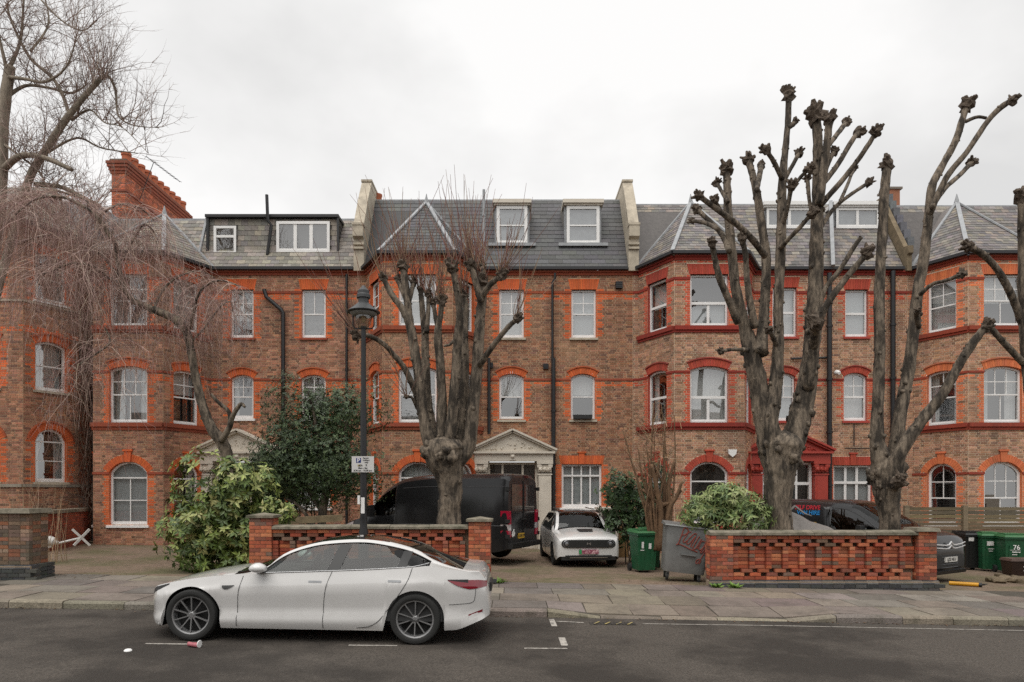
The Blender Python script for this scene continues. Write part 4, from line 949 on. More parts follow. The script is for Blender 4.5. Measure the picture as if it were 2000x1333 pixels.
# ---- bare trees on the left
BARKL = mat('pale_bark', (.24, .2, .155), .95, var=.4, vscale=8, bump=.8, bscale=34, stretch=(1, 1, .28), dark=(.06, .055, .035), dscale=3, damt=.6)
def twig_fan(mb, a, v, ln, n, rr, r0, pal, droop=0., seg=5, wander=.12):
    p = Vector(a); d = Vector(v).normalized(); pts = [p.copy()]; rad = [r0]
    for i in range(seg):
        d = (d + Vector((rr.gauss(0, wander), rr.gauss(0, wander), rr.gauss(0, wander) - droop))).normalized(); p = p + d * ln / seg
        pts.append(p.copy()); rad.append(r0 * (1 - (i + 1) / (seg + .6)))
    mb.tube(pts, rad, 3 if r0 < .012 else 5, False, jit(rr.choice(pal), .2, rr)); return pts
rr = random.Random(99)
GREYT = [(.2, .135, .11), (.24, .165, .135), (.165, .112, .092), (.27, .2, .165)]
BT = thing('bare_tree', (at(15, 900, 19.5).x, 19.5, garden(-14.3, 19.5)), 'tall bare broadleaf tree cut by the left edge, twigs against the sky', 'tree')
tk = MB(); p, r = limb_path([(-50, 1010, 60), (-40, 800, 48), (-22, 560, 40), (-4, 420, 34), (4, 320, 28), (6, 240, 27), (14, 170, 28), (20, 130, 25)], 19.5, 19.5, 5, .72); tk.tube(p, r, 14, wob=.2); tk.build('trunk', BARKL, BT, smooth=180)
bl = [([(-20, 620, 30), (22, 470, 27), (58, 348, 26), (95, 285, 24), (128, 235, 22), (160, 195, 18), (195, 155, 17)], -.5), ([(135, 225, 12), (122, 185, 12), (100, 150, 11), (60, 115, 10), (30, 60, 8), (12, 10, 6)], .4),
      ([(195, 155, 14), (212, 150, 10), (226, 178, 8), (231, 225, 6), (260, 245, 4), (310, 250, 2)], -.4), ([(8, 330, 24), (40, 305, 20), (85, 308, 17), (140, 332, 14)], -1), ([(70, 360, 18), (120, 366, 15), (160, 385, 13), (195, 402, 11)], -.8),
      ([(12, 190, 15), (50, 168, 11), (95, 172, 9), (140, 182, 8), (170, 165, 5)], .6), ([(8, 150, 14), (50, 155, 11), (90, 160, 9), (130, 130, 6), (150, 70, 4)], -.6), ([(5, 280, 9), (70, 330, 6), (100, 370, 5), (180, 420, 6), (215, 470, 5)], -1.2),
      ([(20, 130, 14), (40, 80, 9), (45, 20, 7), (50, -60, 5)], .3), ([(14, 140, 13), (0, 80, 9), (-15, 10, 7)], -.3), ([(60, 100, 8), (95, 45, 6), (80, -30, 4)], .8), ([(80, 0, 6), (120, 40, 5), (160, 60, 4), (190, 40, 3)], .2),
      ([(140, 235, 10), (175, 215, 6), (205, 240, 5), (240, 250, 3), (290, 300, 2)], -.6), ([(90, 300, 10), (150, 270, 7), (200, 290, 5), (270, 300, 3)], .5)]
lim = []
for pl, dz in bl:
    m = MB(); p, r = limb_path(pl, 19.5, 19.5 + dz, 6, .58); m.tube(p, r, 8, wob=.15); m.build('branch', BARKL, BT, smooth=180); lim.append((p, r))
tw = MB()
for p, r in lim:
    L_ = sum((a - b).length for a, b in zip(p, p[1:]))
    for i in range(int(L_ * 12)):
        k = rr.randrange(2, len(p)); up = rr.random()
        v = Vector((rr.gauss(.1, .5), rr.gauss(0, .5), rr.gauss(.75, .45)))
        q = twig_fan(tw, p[k], v, rr.uniform(.6, 2.1), 1, rr, rr.uniform(.006, .014), GREYT, -.03, 6, .16)
        for j in range(5):
            s_ = q[rr.randrange(1, 6)]; vv = (v.normalized() * .7 + Vector((rr.gauss(0, .6), rr.gauss(0, .6), rr.gauss(.1, .5))))
            q2 = twig_fan(tw, s_, vv, rr.uniform(.25, .9), 1, rr, .0055, GREYT, -.02, 4, .22)
            if rr.random() < .5: twig_fan(tw, q2[2], vv + Vector((rr.gauss(0, .7), rr.gauss(0, .7), rr.gauss(0, .5))), rr.uniform(.15, .4), 1, rr, .004, GREYT, 0, 3, .2)
k0 = lim[0][0][-1]
for i in range(46):                                    # burst of upright shoots from the broken limb
    q = twig_fan(tw, k0 + Vector((rr.uniform(-.2, .25), rr.uniform(-.3, .3), rr.uniform(-.25, .1))), Vector((rr.gauss(.05, .33), rr.gauss(0, .3), 1)), rr.uniform(1.0, 2.5), 1, rr, rr.uniform(.007, .013), GREYT, -.02, 6, .07)
    for j in range(4): twig_fan(tw, q[rr.randrange(2, 6)], Vector((rr.gauss(.2, .6), rr.gauss(0, .6), .7)), rr.uniform(.2, .7), 1, rr, .005, GREYT, 0, 4, .15)
tw.build('twigs', TWIG, BT, kind='stuff')

WT = thing('weeping_tree', (at(455, 1000, 16.6).x, 16.6, garden(-6.7, 16.6)), 'bare weeping tree with a leaning trunk and curtains of hanging purple-grey twigs', 'tree')
m = MB(); p, r = limb_path([(462, 1070, 30), (455, 960, 27), (446, 905, 28), (436, 868, 30), (412, 835, 26), (393, 785, 22), (380, 725, 20), (372, 680, 20), (362, 645, 21), (338, 622, 20), (300, 605, 18), (258, 588, 15)], 16.6, 16.2, 6, .8); m.tube(p, r, 14, wob=.22); m.build('trunk', BARK, WT, smooth=180)
wl = [([(262, 590, 15), (240, 560, 13), (232, 520, 12), (226, 480, 11), (210, 455, 10), (190, 425, 9), (165, 405, 8), (120, 385, 7), (70, 390, 5), (30, 420, 4)], -.5), ([(366, 650, 11), (378, 615, 9), (384, 585, 7), (400, 560, 6), (430, 548, 5), (470, 560, 4)], -.5),
      ([(250, 575, 8), (215, 545, 7), (180, 520, 7), (140, 515, 6), (100, 530, 5), (75, 540, 4)], -.8), ([(232, 520, 8), (260, 470, 6), (280, 440, 5), (300, 452, 4), (305, 480, 3)], .4), ([(210, 450, 8), (170, 395, 6), (130, 378, 6), (95, 372, 5), (50, 385, 4)], .8),
      ([(372, 670, 6), (400, 640, 5), (430, 600, 5), (450, 590, 4), (455, 610, 3)], .6), ([(190, 425, 7), (230, 400, 5), (270, 405, 4), (300, 430, 3)], .2), ([(432, 862, 17), (448, 835, 15), (455, 812, 13), (470, 790, 10), (478, 795, 7)], -.4), ([(448, 835, 12), (447, 805, 11), (425, 785, 10), (412, 770, 8)], -.2),
      ([(205, 640, 4), (214, 660, 5), (213, 672, 5), (190, 690, 5), (150, 715, 4)], -.9), ([(120, 390, 6), (60, 380, 5), (10, 400, 4), (-40, 430, 3)], .3), ([(245, 560, 8), (200, 500, 6), (150, 470, 5), (90, 460, 4), (30, 480, 3)], 1.0), ([(300, 605, 7), (320, 565, 6), (350, 540, 5), (390, 530, 4), (420, 545, 3)], .9)]
src = []
for pl, dz in wl:
    m = MB(); p, r = limb_path(pl, 16.3, 16.3 + dz, 6, .75); m.tube(p, r, 8, wob=.2); m.build('branch', BARK, WT, smooth=180); src.append(p)
wtw = MB(); WP = [(.36, .235, .2), (.3, .19, .165), (.43, .3, .255), (.5, .38, .32), (.24, .15, .13)]
hang = [0, 1, 2, 3, 4, 5, 6, 9, 10, 11, 12]; cnt = {0: 190, 1: 90, 2: 190, 3: 70, 4: 170, 5: 50, 6: 100, 9: 60, 10: 170, 11: 190, 12: 100}
for i in hang:
    p = src[i]
    for j in range(cnt[i]):
        k = rr.randrange(3, len(p)); a = p[k]; side = Vector((rr.gauss(-.1, .8), rr.gauss(0, .8), rr.uniform(-.1, .6)))
        ln = rr.uniform(.7, 3.4) if i not in (1, 5, 12, 3) else rr.uniform(.4, 1.6)
        d = side.normalized(); q = a.copy(); pts = [q.copy()]; seg = 7
        for s_ in range(seg):
            d = (d * .76 + Vector((rr.gauss(0, .2), rr.gauss(0, .2), -.34 + rr.gauss(0, .12)))).normalized(); q = q + d * ln / seg; pts.append(q.copy())
        wtw.tube(pts, [.0046 * (1 - .08 * s_) for s_ in range(8)], 3, False, jit(rr.choice(WP), .18, rr))
        for s_ in range(3):
            b = pts[rr.randrange(1, 7)]; d = Vector((rr.gauss(0, .6), rr.gauss(0, .6), -.5)).normalized(); l2 = rr.uniform(.3, 1.2); e = b + d * l2 * .4; e2 = e + Vector((rr.gauss(0, .08), rr.gauss(0, .08), -.6 * l2))
            wtw.tube([b, e, e2], [.0034, .003, .002], 3, False, jit(rr.choice(WP), .18, rr))
wtw.build('hanging_twigs', TWIG, WT, kind='stuff')

# ---- leafy shrubs
def leaf(mb, p, d, n, ln, w, col):
    d = d.normalized(); s = d.cross(n)
    s = s.normalized() if s.length > 1e-4 else d.orthogonal().normalized(); u = s.cross(d)
    mb.add([p, p + d * ln * .45 + s * w / 2 + u * ln * .06, p + d * ln - u * ln * .08, p + d * ln * .45 - s * w / 2 + u * ln * .06, p + d * ln * .48], [(0, 1, 4), (1, 2, 4), (2, 3, 4), (3, 0, 4)], col)
def shrub(name, label, c, size, n, ln, w, pal, stems, seed, pieces=0, lobes=9, cat='shrub', zmin=None, whorl=6, up=.2, darkk=.0):
    r = random.Random(seed); c = Vector(c); zg = garden(c.x, c.y); O = thing(name, (c.x, c.y, zg), label, cat)
    lob = [(c + Vector((r.uniform(-1, 1) * size[0] * .62, r.uniform(-1, 1) * size[1] * .6, r.uniform(-1, 1) * size[2] * .62)), r.uniform(.38, .62)) for _ in range(lobes)]
    m = MB(); placed = 0; tips = []; done = 0
    if pieces:
        pm = MB(); leaf(pm, Vector((0, 0, 0)), Vector((1, 0, 0)), Vector((0, 0, 1)), ln, w, None); pme = pm.mesh('leaf', LEAFO)
    while placed < n:
        lc, lr = r.choice(lob); v = Vector((r.gauss(0, 1), r.gauss(0, 1), r.gauss(0, 1))).normalized(); rad = r.uniform(.55, 1.08) ** .6
        p = lc + Vector((v.x * size[0] * lr, v.y * size[1] * lr, v.z * size[2] * lr)) * rad
        if p.z < (zg + .02 if zmin is None else zmin): continue
        tips.append(p); ax = (v + Vector((0, -.25, up))).normalized(); a0 = r.uniform(0, 6.28); s1 = ax.orthogonal().normalized(); s2 = ax.cross(s1)
        base = r.choice(pal)
        for k in range(whorl):
            an = a0 + 6.28 * k / whorl + r.uniform(-.3, .3); d = (s1 * math.cos(an) + s2 * math.sin(an)) + ax * r.uniform(.0, .55) + Vector((0, 0, -.32)); q = p + Vector((r.gauss(0, .01), r.gauss(0, .01), r.gauss(0, .015)))
            col = jit(base, .25, r); sc = r.uniform(.7, 1.15); placed += 1
            if pieces and done < pieces and v.y < -.35 and r.random() < .5:
                d = d.normalized(); s_ = d.cross(ax).normalized(); u_ = s_.cross(d)
                M = Matrix((d, -s_, u_)).transposed().to_4x4() @ Matrix.Scale(sc, 4); M.translation = q; piece('leaf', pme, O, M, col); done += 1
            else: leaf(m, q, d, ax, ln * sc, w * sc, col)
    m.build('leaves', LEAF, O, kind='stuff')
    st = MB()
    for i in range(stems):
        t = r.choice(tips); b = Vector((c.x + r.uniform(-.3, .3) * size[0], c.y + r.uniform(-.2, .2), zg - .05)); mid = b.lerp(t, .5) + Vector((r.gauss(0, .08), r.gauss(0, .08), .1))
        s0 = MB(); s0.tube([b, mid, t], [.02, .014, .005], 6); s0.build('stem', BARK, O)
    return O
AUC = [(.17, .225, .045), (.27, .305, .09), (.1, .15, .032), (.36, .365, .14), (.055, .09, .024), (.08, .12, .03)]
DKG = [(.04, .07, .025), (.058, .095, .034), (.03, .052, .02), (.078, .115, .042)]
RHO = [(.15, .21, .066), (.21, .265, .09), (.1, .155, .05), (.27, .31, .13)]
c = at(450, 1000, 15.5); shrub('laurel_shrub', 'big spotted laurel with pale yellow-green leaves beside the left wall', (c.x - .08, 15.5, 1.32), (1.22, .85, 1.42), 10500, .165, .07, AUC, 14, 5, pieces=300, lobes=26)
c = at(560, 960, 15.3); shrub('laurel_shrub', 'small spotted laurel sprig hanging over the left brick wall', (c.x, 14.7, 1.5), (.42, .35, .42), 620, .13, .055, AUC, 4, 6, lobes=5, zmin=1.05)
c = at(628, 850, 18); shrub('evergreen_bush', 'dark green evergreen bush with small leaves, left of the lamp post', (c.x + .02, 18.2, 3.15), (1.7, 1.1, 1.75), 44000, .072, .038, DKG, 0, 8, lobes=38, whorl=5)
c = at(545, 925, 18.6); shrub('evergreen_bush', 'low dark evergreen bush between the spotted laurel and the taller evergreen', (c.x, 18.7, 2.1), (1.05, .8, 1.05), 15000, .07, .036, DKG, 5, 18, lobes=14, whorl=5)
b = bpy.data.objects['evergreen_bush']; m = MB()
for pl in ([(628, 1040, 20), (632, 985, 20), (645, 930, 15), (660, 880, 10), (680, 820, 5)], [(630, 1000, 14), (605, 960, 10), (580, 920, 7), (560, 870, 4)], [(636, 975, 12), (625, 900, 9), (615, 820, 6), (600, 760, 3)], [(640, 950, 10), (690, 900, 7), (720, 860, 4)], [(615, 1030, 10), (585, 990, 8), (560, 975, 5)], [(625, 1035, 9), (590, 1015, 7), (570, 1000, 4)]):
    p, r = limb_path(pl, 18.1, 18.1 + rr.uniform(-.4, .4)); m = MB(); m.tube(p, r, 8, wob=.2); m.build('stem', BARK, b, smooth=180)
c = at(600, 760, 18.6); shrub('evergreen_bush', 'thin wispy top sprays of small leaves above the dark evergreen bush', (c.x, 18.7, 4.6), (.9, .6, .8), 2600, .05, .022, [(.06, .075, .025), (.05, .07, .03)], 5, 9, lobes=9, whorl=4)
c = at(1425, 990, 15.3); shrub('rhododendron_shrub', 'glossy pale green shrub on top of the pierced wall beside the metal bin', (c.x, 15.1, 1.64), (1.0, .6, .56), 4200, .155, .05, RHO, 8, 12, pieces=250, lobes=12, zmin=.95)
c = at(1250, 980, 19); shrub('ivy_bush', 'dark green ivy and laurel mass behind the green bins', (c.x - .1, 19.2, 1.5), (1.0, .8, 1.15), 6500, .12, .06, [(.03, .062, .018), (.045, .085, .025), (.02, .042, .014), (.06, .1, .035)], 10, 14, lobes=14)
# the cut-back shrub with bare brown stems
CB = thing('pruned_shrub', (at(1285, 1030, 17.3).x, 17.3, garden(3.6, 17.3)), 'cut-back shrub of bare brown stems behind the graffiti bin', 'shrub'); r = random.Random(4)
cbm = mat('brown_stem', (.17, .1, .055), .9, var=.35, vscale=8, bump=.5, bscale=40)
for i in range(26):
    x0 = r.uniform(1258, 1312); x1 = x0 + r.gauss(-4, 26); yt = r.uniform(880, 970) if i < 9 else r.uniform(780, 930); w = r.uniform(8, 14) if i < 8 else r.uniform(2.5, 6)
    p, rad = limb_path([(1290 + (x0 - 1290) * .5, 1075, w * 1.2), (x0, 1000, w), ((x0 + x1) / 2 + r.gauss(0, 4), (1000 + yt) / 2, w * .8), (x1, yt, w * .5)], 17.3, 17.3 + r.uniform(-.4, .5), 4); m = MB(); m.tube(p, rad, 7, wob=.2); m.build('stem', cbm, CB, smooth=180)
tw = MB(); PT = [(.32, .22, .13), (.26, .17, .1), (.38, .28, .18)]
for i in range(110):
    a = at(r.gauss(1283, 22), r.uniform(820, 950), 17.3 + r.uniform(-.3, .4)); twig_fan(tw, a, Vector((r.gauss(-.25, .8), r.gauss(0, .5), r.gauss(.7, .5))), r.uniform(.4, 1.3), 1, r, .007, PT, -.01, 5, .18)
tw.build('twigs', TWIG, CB, kind='stuff')
# dead ivy trunk on the wall at the left, stems by the pier
IV = thing('dead_ivy', (at(165, 1040, 23.2).x, 23.2, garden(-14.4, 23.2)), 'leafless brown ivy climbing the wall beside the left downpipe', 'climber'); tw = MB()
for i in range(240):
    y0 = r.uniform(560, 1020); a = at(r.gauss(166, 9), y0, 23.1); twig_fan(tw, a, Vector((r.gauss(0, .35), r.gauss(-.05, .1), 1)), r.uniform(.4, 1.6), 1, r, r.uniform(.006, .02), [(.1, .065, .045), (.14, .1, .075), (.075, .05, .038)], 0, 5, .2)
tw.build('stems', TWIG, IV, kind='stuff')
BS = thing('bare_shrub', (at(35, 1010, 17).x, 17, garden(-12, 17)), 'thin bare upright stems growing behind the left gate pier', 'shrub'); tw = MB()
for i in range(70):
    a = Vector((at(r.uniform(-20, 120), 1000, 17).x, 17 + r.uniform(-.4, .4), garden(-12, 17))); twig_fan(tw, a, Vector((r.gauss(0, .14), r.gauss(0, .12), 1)), r.uniform(1.0, 2.9), 1, r, r.uniform(.006, .011), PT, 0, 6, .08)
tw.build('stems', TWIG, BS, kind='stuff')
# small weeds at wall feet
def weed(x, y, d, label, n=26, s=.16, pal=((.11, .2, .03), (.16, .26, .05))):
    p = at(x, y, d); z = pave_z(p.x, d) if d < 14.2 else garden(p.x, d); O = MB(); r = random.Random(int(x))
    for i in range(n):
        a = r.uniform(0, 6.28); leaf(O, Vector((p.x + r.gauss(0, .05), d + r.gauss(0, .03), z)), Vector((math.cos(a), math.sin(a) * .6 - .2, r.uniform(.3, 1.1))), Vector((0, -.3, 1)), s * r.uniform(.5, 1.1), s * .4, jit(r.choice(pal), .25, r))
    return tag(O.build('weed', LEAF), label, 'plant')
weed(1401, 1143, 13.9, 'bright green weed at the foot of the wall pier beside the metal bin'); weed(1438, 1144, 13.9, 'leafy weed at the left end of the dark brick plinth')
weed(975, 1132, 14.0, 'low weed at the foot of the brick pier behind the white car tail'); weed(63, 1122, 13.6, 'green weed at the foot of the left gate pier', 18, .12)
# ================================================================ vehicles
def text_mesh(s, size, m, bold=0.):
    cu = bpy.data.curves.new('lettering', 'FONT'); cu.body = s; cu.size = size; cu.align_x = 'CENTER'; cu.align_y = 'CENTER'; cu.extrude = .0008; cu.offset = bold
    o = bpy.data.objects.new('lettering', cu); COL.objects.link(o); bpy.context.view_layer.update()
    me = bpy.data.meshes.new_from_object(o.evaluated_get(bpy.context.evaluated_depsgraph_get())); bpy.data.objects.remove(o); me.name = 'lettering'
    me.materials.clear(); me.materials.append(m); return me
def lettering(s, size, m, parent, M, bold=0., sx=1, name='lettering'):
    o = bpy.data.objects.new(name, text_mesh(s, size, m, bold)); COL.objects.link(o); o.parent = parent; o.matrix_local = M @ Matrix.Diagonal((sx, 1, 1, 1)); return o
def FR(o, u, v):                                       # matrix for flat writing: u along the text, v up
    u, v = Vector(u).normalized(), Vector(v).normalized(); v = (v - u * u.dot(v)).normalized(); M = Matrix((u, v, u.cross(v))).transposed().to_4x4(); M.translation = Vector(o); return M
class Shell:
    """car body skinned over cross-sections; x runs from nose to tail, y is half width"""
    def __init__(s, P):
        s.P = P
        for k in ('zc', 'zs', 'zr', 'yr', 'plan', 'zb', 'prof'): setattr(s, k, interp(P[k]))
        s.L = P['L']; s.rail = P.get('rail', (.0, .0))
    def ys(s, x, z):
        zb_, zs = .18, s.zs(x); t = (z - zb_) / max(.05, zs - zb_); return s.plan(x) * s.prof(min(1, max(0, t)))
    def y(s, x, z):
        zs, zr = s.zs(x), s.zr(x)
        if z <= zs or zr - zs < .01: return s.ys(x, z)
        t = min(1, (z - zs) / (zr - zs)); return s.ys(x, zs) * (1 - t) + s.yr_(x) * t + .02 * math.sin(math.pi * t)
    def yr_(s, x): return min(s.yr(x), s.ys(x, s.zs(x)))
    def low(s, x):
        z = s.zb(x)
        for w in s.P['wheels']:
            h = s.P['ar'] ** 2 - (x - w) ** 2
            if h > 0: z = max(z, s.P['wz'] + math.sqrt(h))
        return z
    def build(s, root, mats, zone):
        P = s.P; xs = {0, s.L}
        n = P.get('n', 56)
        for i in range(n + 1): xs.add(s.L * i / n)
        for e in (.012, .03, .06, .1): xs.add(e); xs.add(s.L - e)
        for w in P['wheels']:
            a0 = P['ar']
            for i in range(19): xs.add(w - a0 * math.cos(math.pi * i / 18) * .9995)
            zb_ = s.zb(w); h = math.sqrt(max(0, a0 ** 2 - (zb_ - P['wz']) ** 2))
            xs.add(w - h - .002); xs.add(w + h + .002)
            xs = {x for x in xs if not (w - h - .001 > x > w - a0 - .02) or True}
        for x in P.get('keys', ()): xs.add(x - .002); xs.add(x + .002)
        xs = sorted(xs); NZ, NG, NR = 10, 4, 8
        V = []; rows = []
        for x in xs:
            zs, zr, zc = s.zs(x), max(s.zr(x), s.zs(x)), s.zc(x); lo = min(s.low(x), zs - .03); ring = []
            for j in range(NZ + 1): z = lo + (zs - lo) * j / NZ; ring.append((s.ys(x, z), z, 'side'))
            yb_, yr = s.ys(x, zs), s.yr_(x)
            for j in range(1, NG + 1):
                t = j / NG; ring.append((yb_ * (1 - t) + yr * t + .02 * math.sin(math.pi * t) * (1 if zr - zs > .05 else 0), zs + (zr - zs) * t, 'glass'))
            rd, rh = s.rail; k = min(1, max(0, (zr - zs) / .12)); y1, z1 = yr - rd * k, min(zr + rh * k, max(zc, zr)); ring.append((y1, z1, 'rail'))
            for j in range(1, NR + 1):
                yy = y1 * (1 - j / NR); q = 1 - (yy / y1) ** P.get('crown', 2.4); ring.append((yy, z1 + (zc - z1) * q, 'top' if j > 1 else 'topedge'))
            rows.append([len(V) + i for i in range(len(ring))]); V += [(x, -y_, z_) for y_, z_, _ in ring]
            rows[-1] = (rows[-1], [len(V) + i for i in range(len(ring))]); V += [(x, y_, z_) for y_, z_, _ in ring]
        tags = [r[2] for r in ring]; faces = {}
        def put(z, f):
            if len({tuple(round(c, 5) for c in V[i]) for i in f}) >= 3: faces.setdefault(z, []).append(f)
        for i in range(len(xs) - 1):
            xm = (xs[i] + xs[i + 1]) / 2
            for sd in (0, 1):
                A, B = rows[i][sd], rows[i + 1][sd]
                for j in range(len(A) - 1):
                    f = (A[j], B[j], B[j + 1], A[j + 1]); zn = zone(xm, tags[j + 1], sd)
                    if tags[j + 1] == 'glass' and s.zr(xm) - s.zs(xm) < .025: zn = 'body'
                    if zn in ('side_window', 'pillar'): zn += '|%d' % sd
                    put(zn, f if sd == 0 else f[::-1])
            A0, A1, B0, B1 = rows[i][0], rows[i][1], rows[i + 1][0], rows[i + 1][1]; put('underbody', (A0[0], A1[0], B1[0], B0[0]))
        for i, rev in ((0, False), (len(xs) - 1, True)):
            A, B = rows[i]
            for j in range(len(A) - 1):
                f = (A[j], A[j + 1], B[j + 1], B[j]); put('body', f[::-1] if rev else f)
        objs = {}
        for zn, fs in faces.items():
            used = sorted({i for f in fs for i in f}); mp_ = {g: k for k, g in enumerate(used)}; m = MB()
            m.v = [V[i] for i in used]; m.c = [(1, 1, 1)] * len(used); m.f = [tuple(dict.fromkeys(mp_[i] for i in f)) for f in fs]; m.m = [0] * len(fs)
            objs[zn] = m.build(zn.split('|')[0], mats.get(zn.split('|')[0], BLACKPL), root, smooth=P.get('sharp', 32), local=True)
        return objs
    def overlay(s, root, name, x0, x1, top, bot, m, off=.004, side=-1, nx=10, nz=4, lean=0):
        tf = interp(top) if isinstance(top, list) else (lambda x: top); bf = interp(bot) if isinstance(bot, list) else (lambda x: bot); b = MB(); vs = []
        for i in range(nx + 1):
            x = x0 + (x1 - x0) * i / nx; t_, b_ = tf(x), bf(x)
            for j in range(nz + 1): z = b_ + (t_ - b_) * j / nz; xx = x + lean * (z - b_); vs.append((xx, side * (s.y(xx, z) + off), z))
        b.add(vs, [(i * (nz + 1) + j, (i + 1) * (nz + 1) + j, (i + 1) * (nz + 1) + j + 1, i * (nz + 1) + j + 1) for i in range(nx) for j in range(nz)]); return b.build(name, m, root, smooth=180, local=True)
    def seam(s, root, pts, r=.004, side=-1, m=None, name='panel_gap'):
        b = MB(); sp = smooth_path(pts, 6); b.tube([(x, side * (s.y(x, z) + .001), z) for x, z in sp], r, 5); return b.build(name, m or BLACKPL, root, local=True)
def wheel(root, x, y, r, w, side, spokes=10, rim=.7, pairs=True, rm=None):
    sgn = side; t = MB(); ax = Vector((0, sgn, 0)); R0 = rim * r
    t.lathe((x, y, r), ax, [(R0 * .97, -w / 2), (r * .93, -w / 2), (r * .99, -w * .36), (r, -w * .2), (r, w * .2), (r * .99, w * .36), (r * .945, w / 2), (r * .86, w * .53), (R0 * 1.04, w * .5), (R0 * .98, w * .44)], 40, cap=False); T = t.build('wheel', TYRE, root, smooth=35, local=True)
    c = MB(); c.lathe((x, y, r), ax, [(R0 * .95, -w * .3), (R0 * .95, -w * .02), (.02, -w * .02)], 32); c.build('brake_disc', RIMD, T, local=True)
    c = MB(); c.lathe((x, y, r), ax, [(R0 * .9, w * .3), (R0 * .93, w * .44), (R0 * 1.0, w * .47), (R0 * 1.0, w * .40), (R0 * .97, w * .0), (R0 * .9, w * .0)], 40, cap=False)
    c.lathe((x, y, r), ax, [(R0 * .2, w * .05), (R0 * .2, w * .33), (R0 * .12, w * .38), (.001, w * .38)], 16)
    for k in range(spokes):
        a = 2 * math.pi * k / spokes + (.16 * (1 if k % 2 else -1) if pairs else 0) + .3; d = Vector((math.cos(a), 0, math.sin(a))); o = Vector((x, y, r))
        c.bar(o + d * R0 * .14 + ax * w * .30, o + d * R0 * .93 + ax * w * .4, R0 * (.085 if spokes < 9 else .055), .03, up=(0, 1, 0))
    for k in range(5):
        a = 2 * math.pi * k / 5 + .6; d = Vector((math.cos(a), 0, math.sin(a))); c.lathe(Vector((x, y, r)) + d * R0 * .17, ax, [(.018, w * .2), (.018, w * .36), (.001, w * .365)], 8)
    c.build('rim', rm or RIM, T, smooth=30, local=True); return T
def seats(root, xs, w, zt, zb_=.35):
    m = MB()
    for x in xs:
        for sd in (-1, 1): 
            m.hexa([(x - .1, sd * w - .25, zb_), (x + .14, sd * w - .25, zb_), (x + .14, sd * w + .25, zb_), (x - .1, sd * w + .25, zb_), (x + .1, sd * w - .2, zt - .18), (x + .2, sd * w - .2, zt - .18), (x + .2, sd * w + .2, zt - .18), (x + .1, sd * w + .2, zt - .18)])
            m.box(x + .1, x + .18, sd * w - .11, sd * w + .11, zt - .16, zt)
    m.build('seats', BLACKPL, root, local=True)

# ---- the white saloon
TX = dict(L=4.60, wheels=(.775, 3.65), ar=.372, wz=.325, n=64, rail=(.07, .045), crown=2.2, sharp=38,
    zc=[(0, .48), (.03, .57), (.1, .635), (.25, .70), (.5, .775), (.8, .84), (1.1, .888), (1.3, .912), (1.55, 1.0), (1.85, 1.125), (2.15, 1.245), (2.4, 1.308), (2.7, 1.335), (3.0, 1.325), (3.4, 1.255), (3.8, 1.12), (4.15, .985), (4.3, .955), (4.46, .945), (4.5, .91), (4.56, .83), (4.60, .55)],
    zs=[(0, .45), (.04, .555), (.12, .625), (.3, .695), (.6, .765), (.9, .815), (1.2, .85), (1.5, .874), (1.9, .893), (2.4, .916), (2.9, .943), (3.3, .968), (3.6, .99), (3.8, 1.012), (4.0, .985), (4.3, .945), (4.46, .935), (4.5, .89), (4.56, .8), (4.60, .53)],
    zr=[(0, .45), (.04, .555), (.12, .625), (.3, .695), (.6, .765), (.9, .815), (1.2, .85), (1.45, .874), (1.66, .92), (1.91, 1.09), (2.18, 1.192), (2.45, 1.245), (2.86, 1.272), (3.13, 1.252), (3.47, 1.185), (3.64, 1.124), (3.82, 1.05), (4.0, 1.0), (4.3, .947), (4.46, .935), (4.5, .89), (4.56, .8), (4.60, .53)],
    yr=[(0, .9), (1.3, .84), (1.66, .77), (2.2, .635), (2.7, .59), (3.2, .585), (3.6, .61), (3.82, .66), (4.1, .74), (4.4, .8), (4.694, .8)],
    plan=[(0, .22), (.02, .32), (.05, .42), (.1, .53), (.16, .625), (.25, .765), (.35, .84), (.5, .885), (.75, .912), (1.2, .92), (2.5, .925), (3.6, .925), (4.05, .9), (4.33, .85), (4.47, .79), (4.55, .73), (4.585, .66), (4.60, .6)],
    zb=[(0, .2), (.25, .17), (1.4, .17), (3.3, .17), (4.15, .19), (4.38, .27), (4.60, .36)],
    prof=[(0, .945), (.08, .985), (.2, .998), (.27, .958), (.45, .974), (.68, .998), (.74, 1.0), (.82, .978), (1, .94)], keys=(1.3, 1.66, 3.82, 4.24))
TS = Shell(TX)
X0 = -4.9; TE = thing('white_car', (X0, 8.8 + .925, ground(X0)), 'white electric saloon with black glass roof parked at the kerb', 'car', local=True); TE.rotation_euler = (0, math.atan(.018), 0)
def tz(x, seg, sd):
    if seg == 'topedge' and x < 3.2: seg = 'top'
    if seg == 'top' and 1.3 < x < 2.32: return 'windscreen'
    if seg == 'top' and 2.32 <= x < 3.35: return 'roof_glass'
    if seg == 'top' and 3.35 <= x < 4.24: return 'rear_window'
    if seg == 'glass' and 1.66 < x < 3.82: return 'side_window'
    return 'body'
mo = TS.build(TE, dict(body=WHITECAR, windscreen=CARGLASS, roof_glass=mat('roof_black', (.01, .01, .011), .12, coat=1), rear_window=DARKGLASS, side_window=CARGLASS, side_window_far=CARGLASS, underbody=BLACKPL), tz)
for x in (.775, 3.65):
    for sd in (-1, 1): wheel(TE, x, sd * .80, .33, .225, sd, 10, .735, False)
SEAM = mat('seam', (.06, .06, .06), .7)
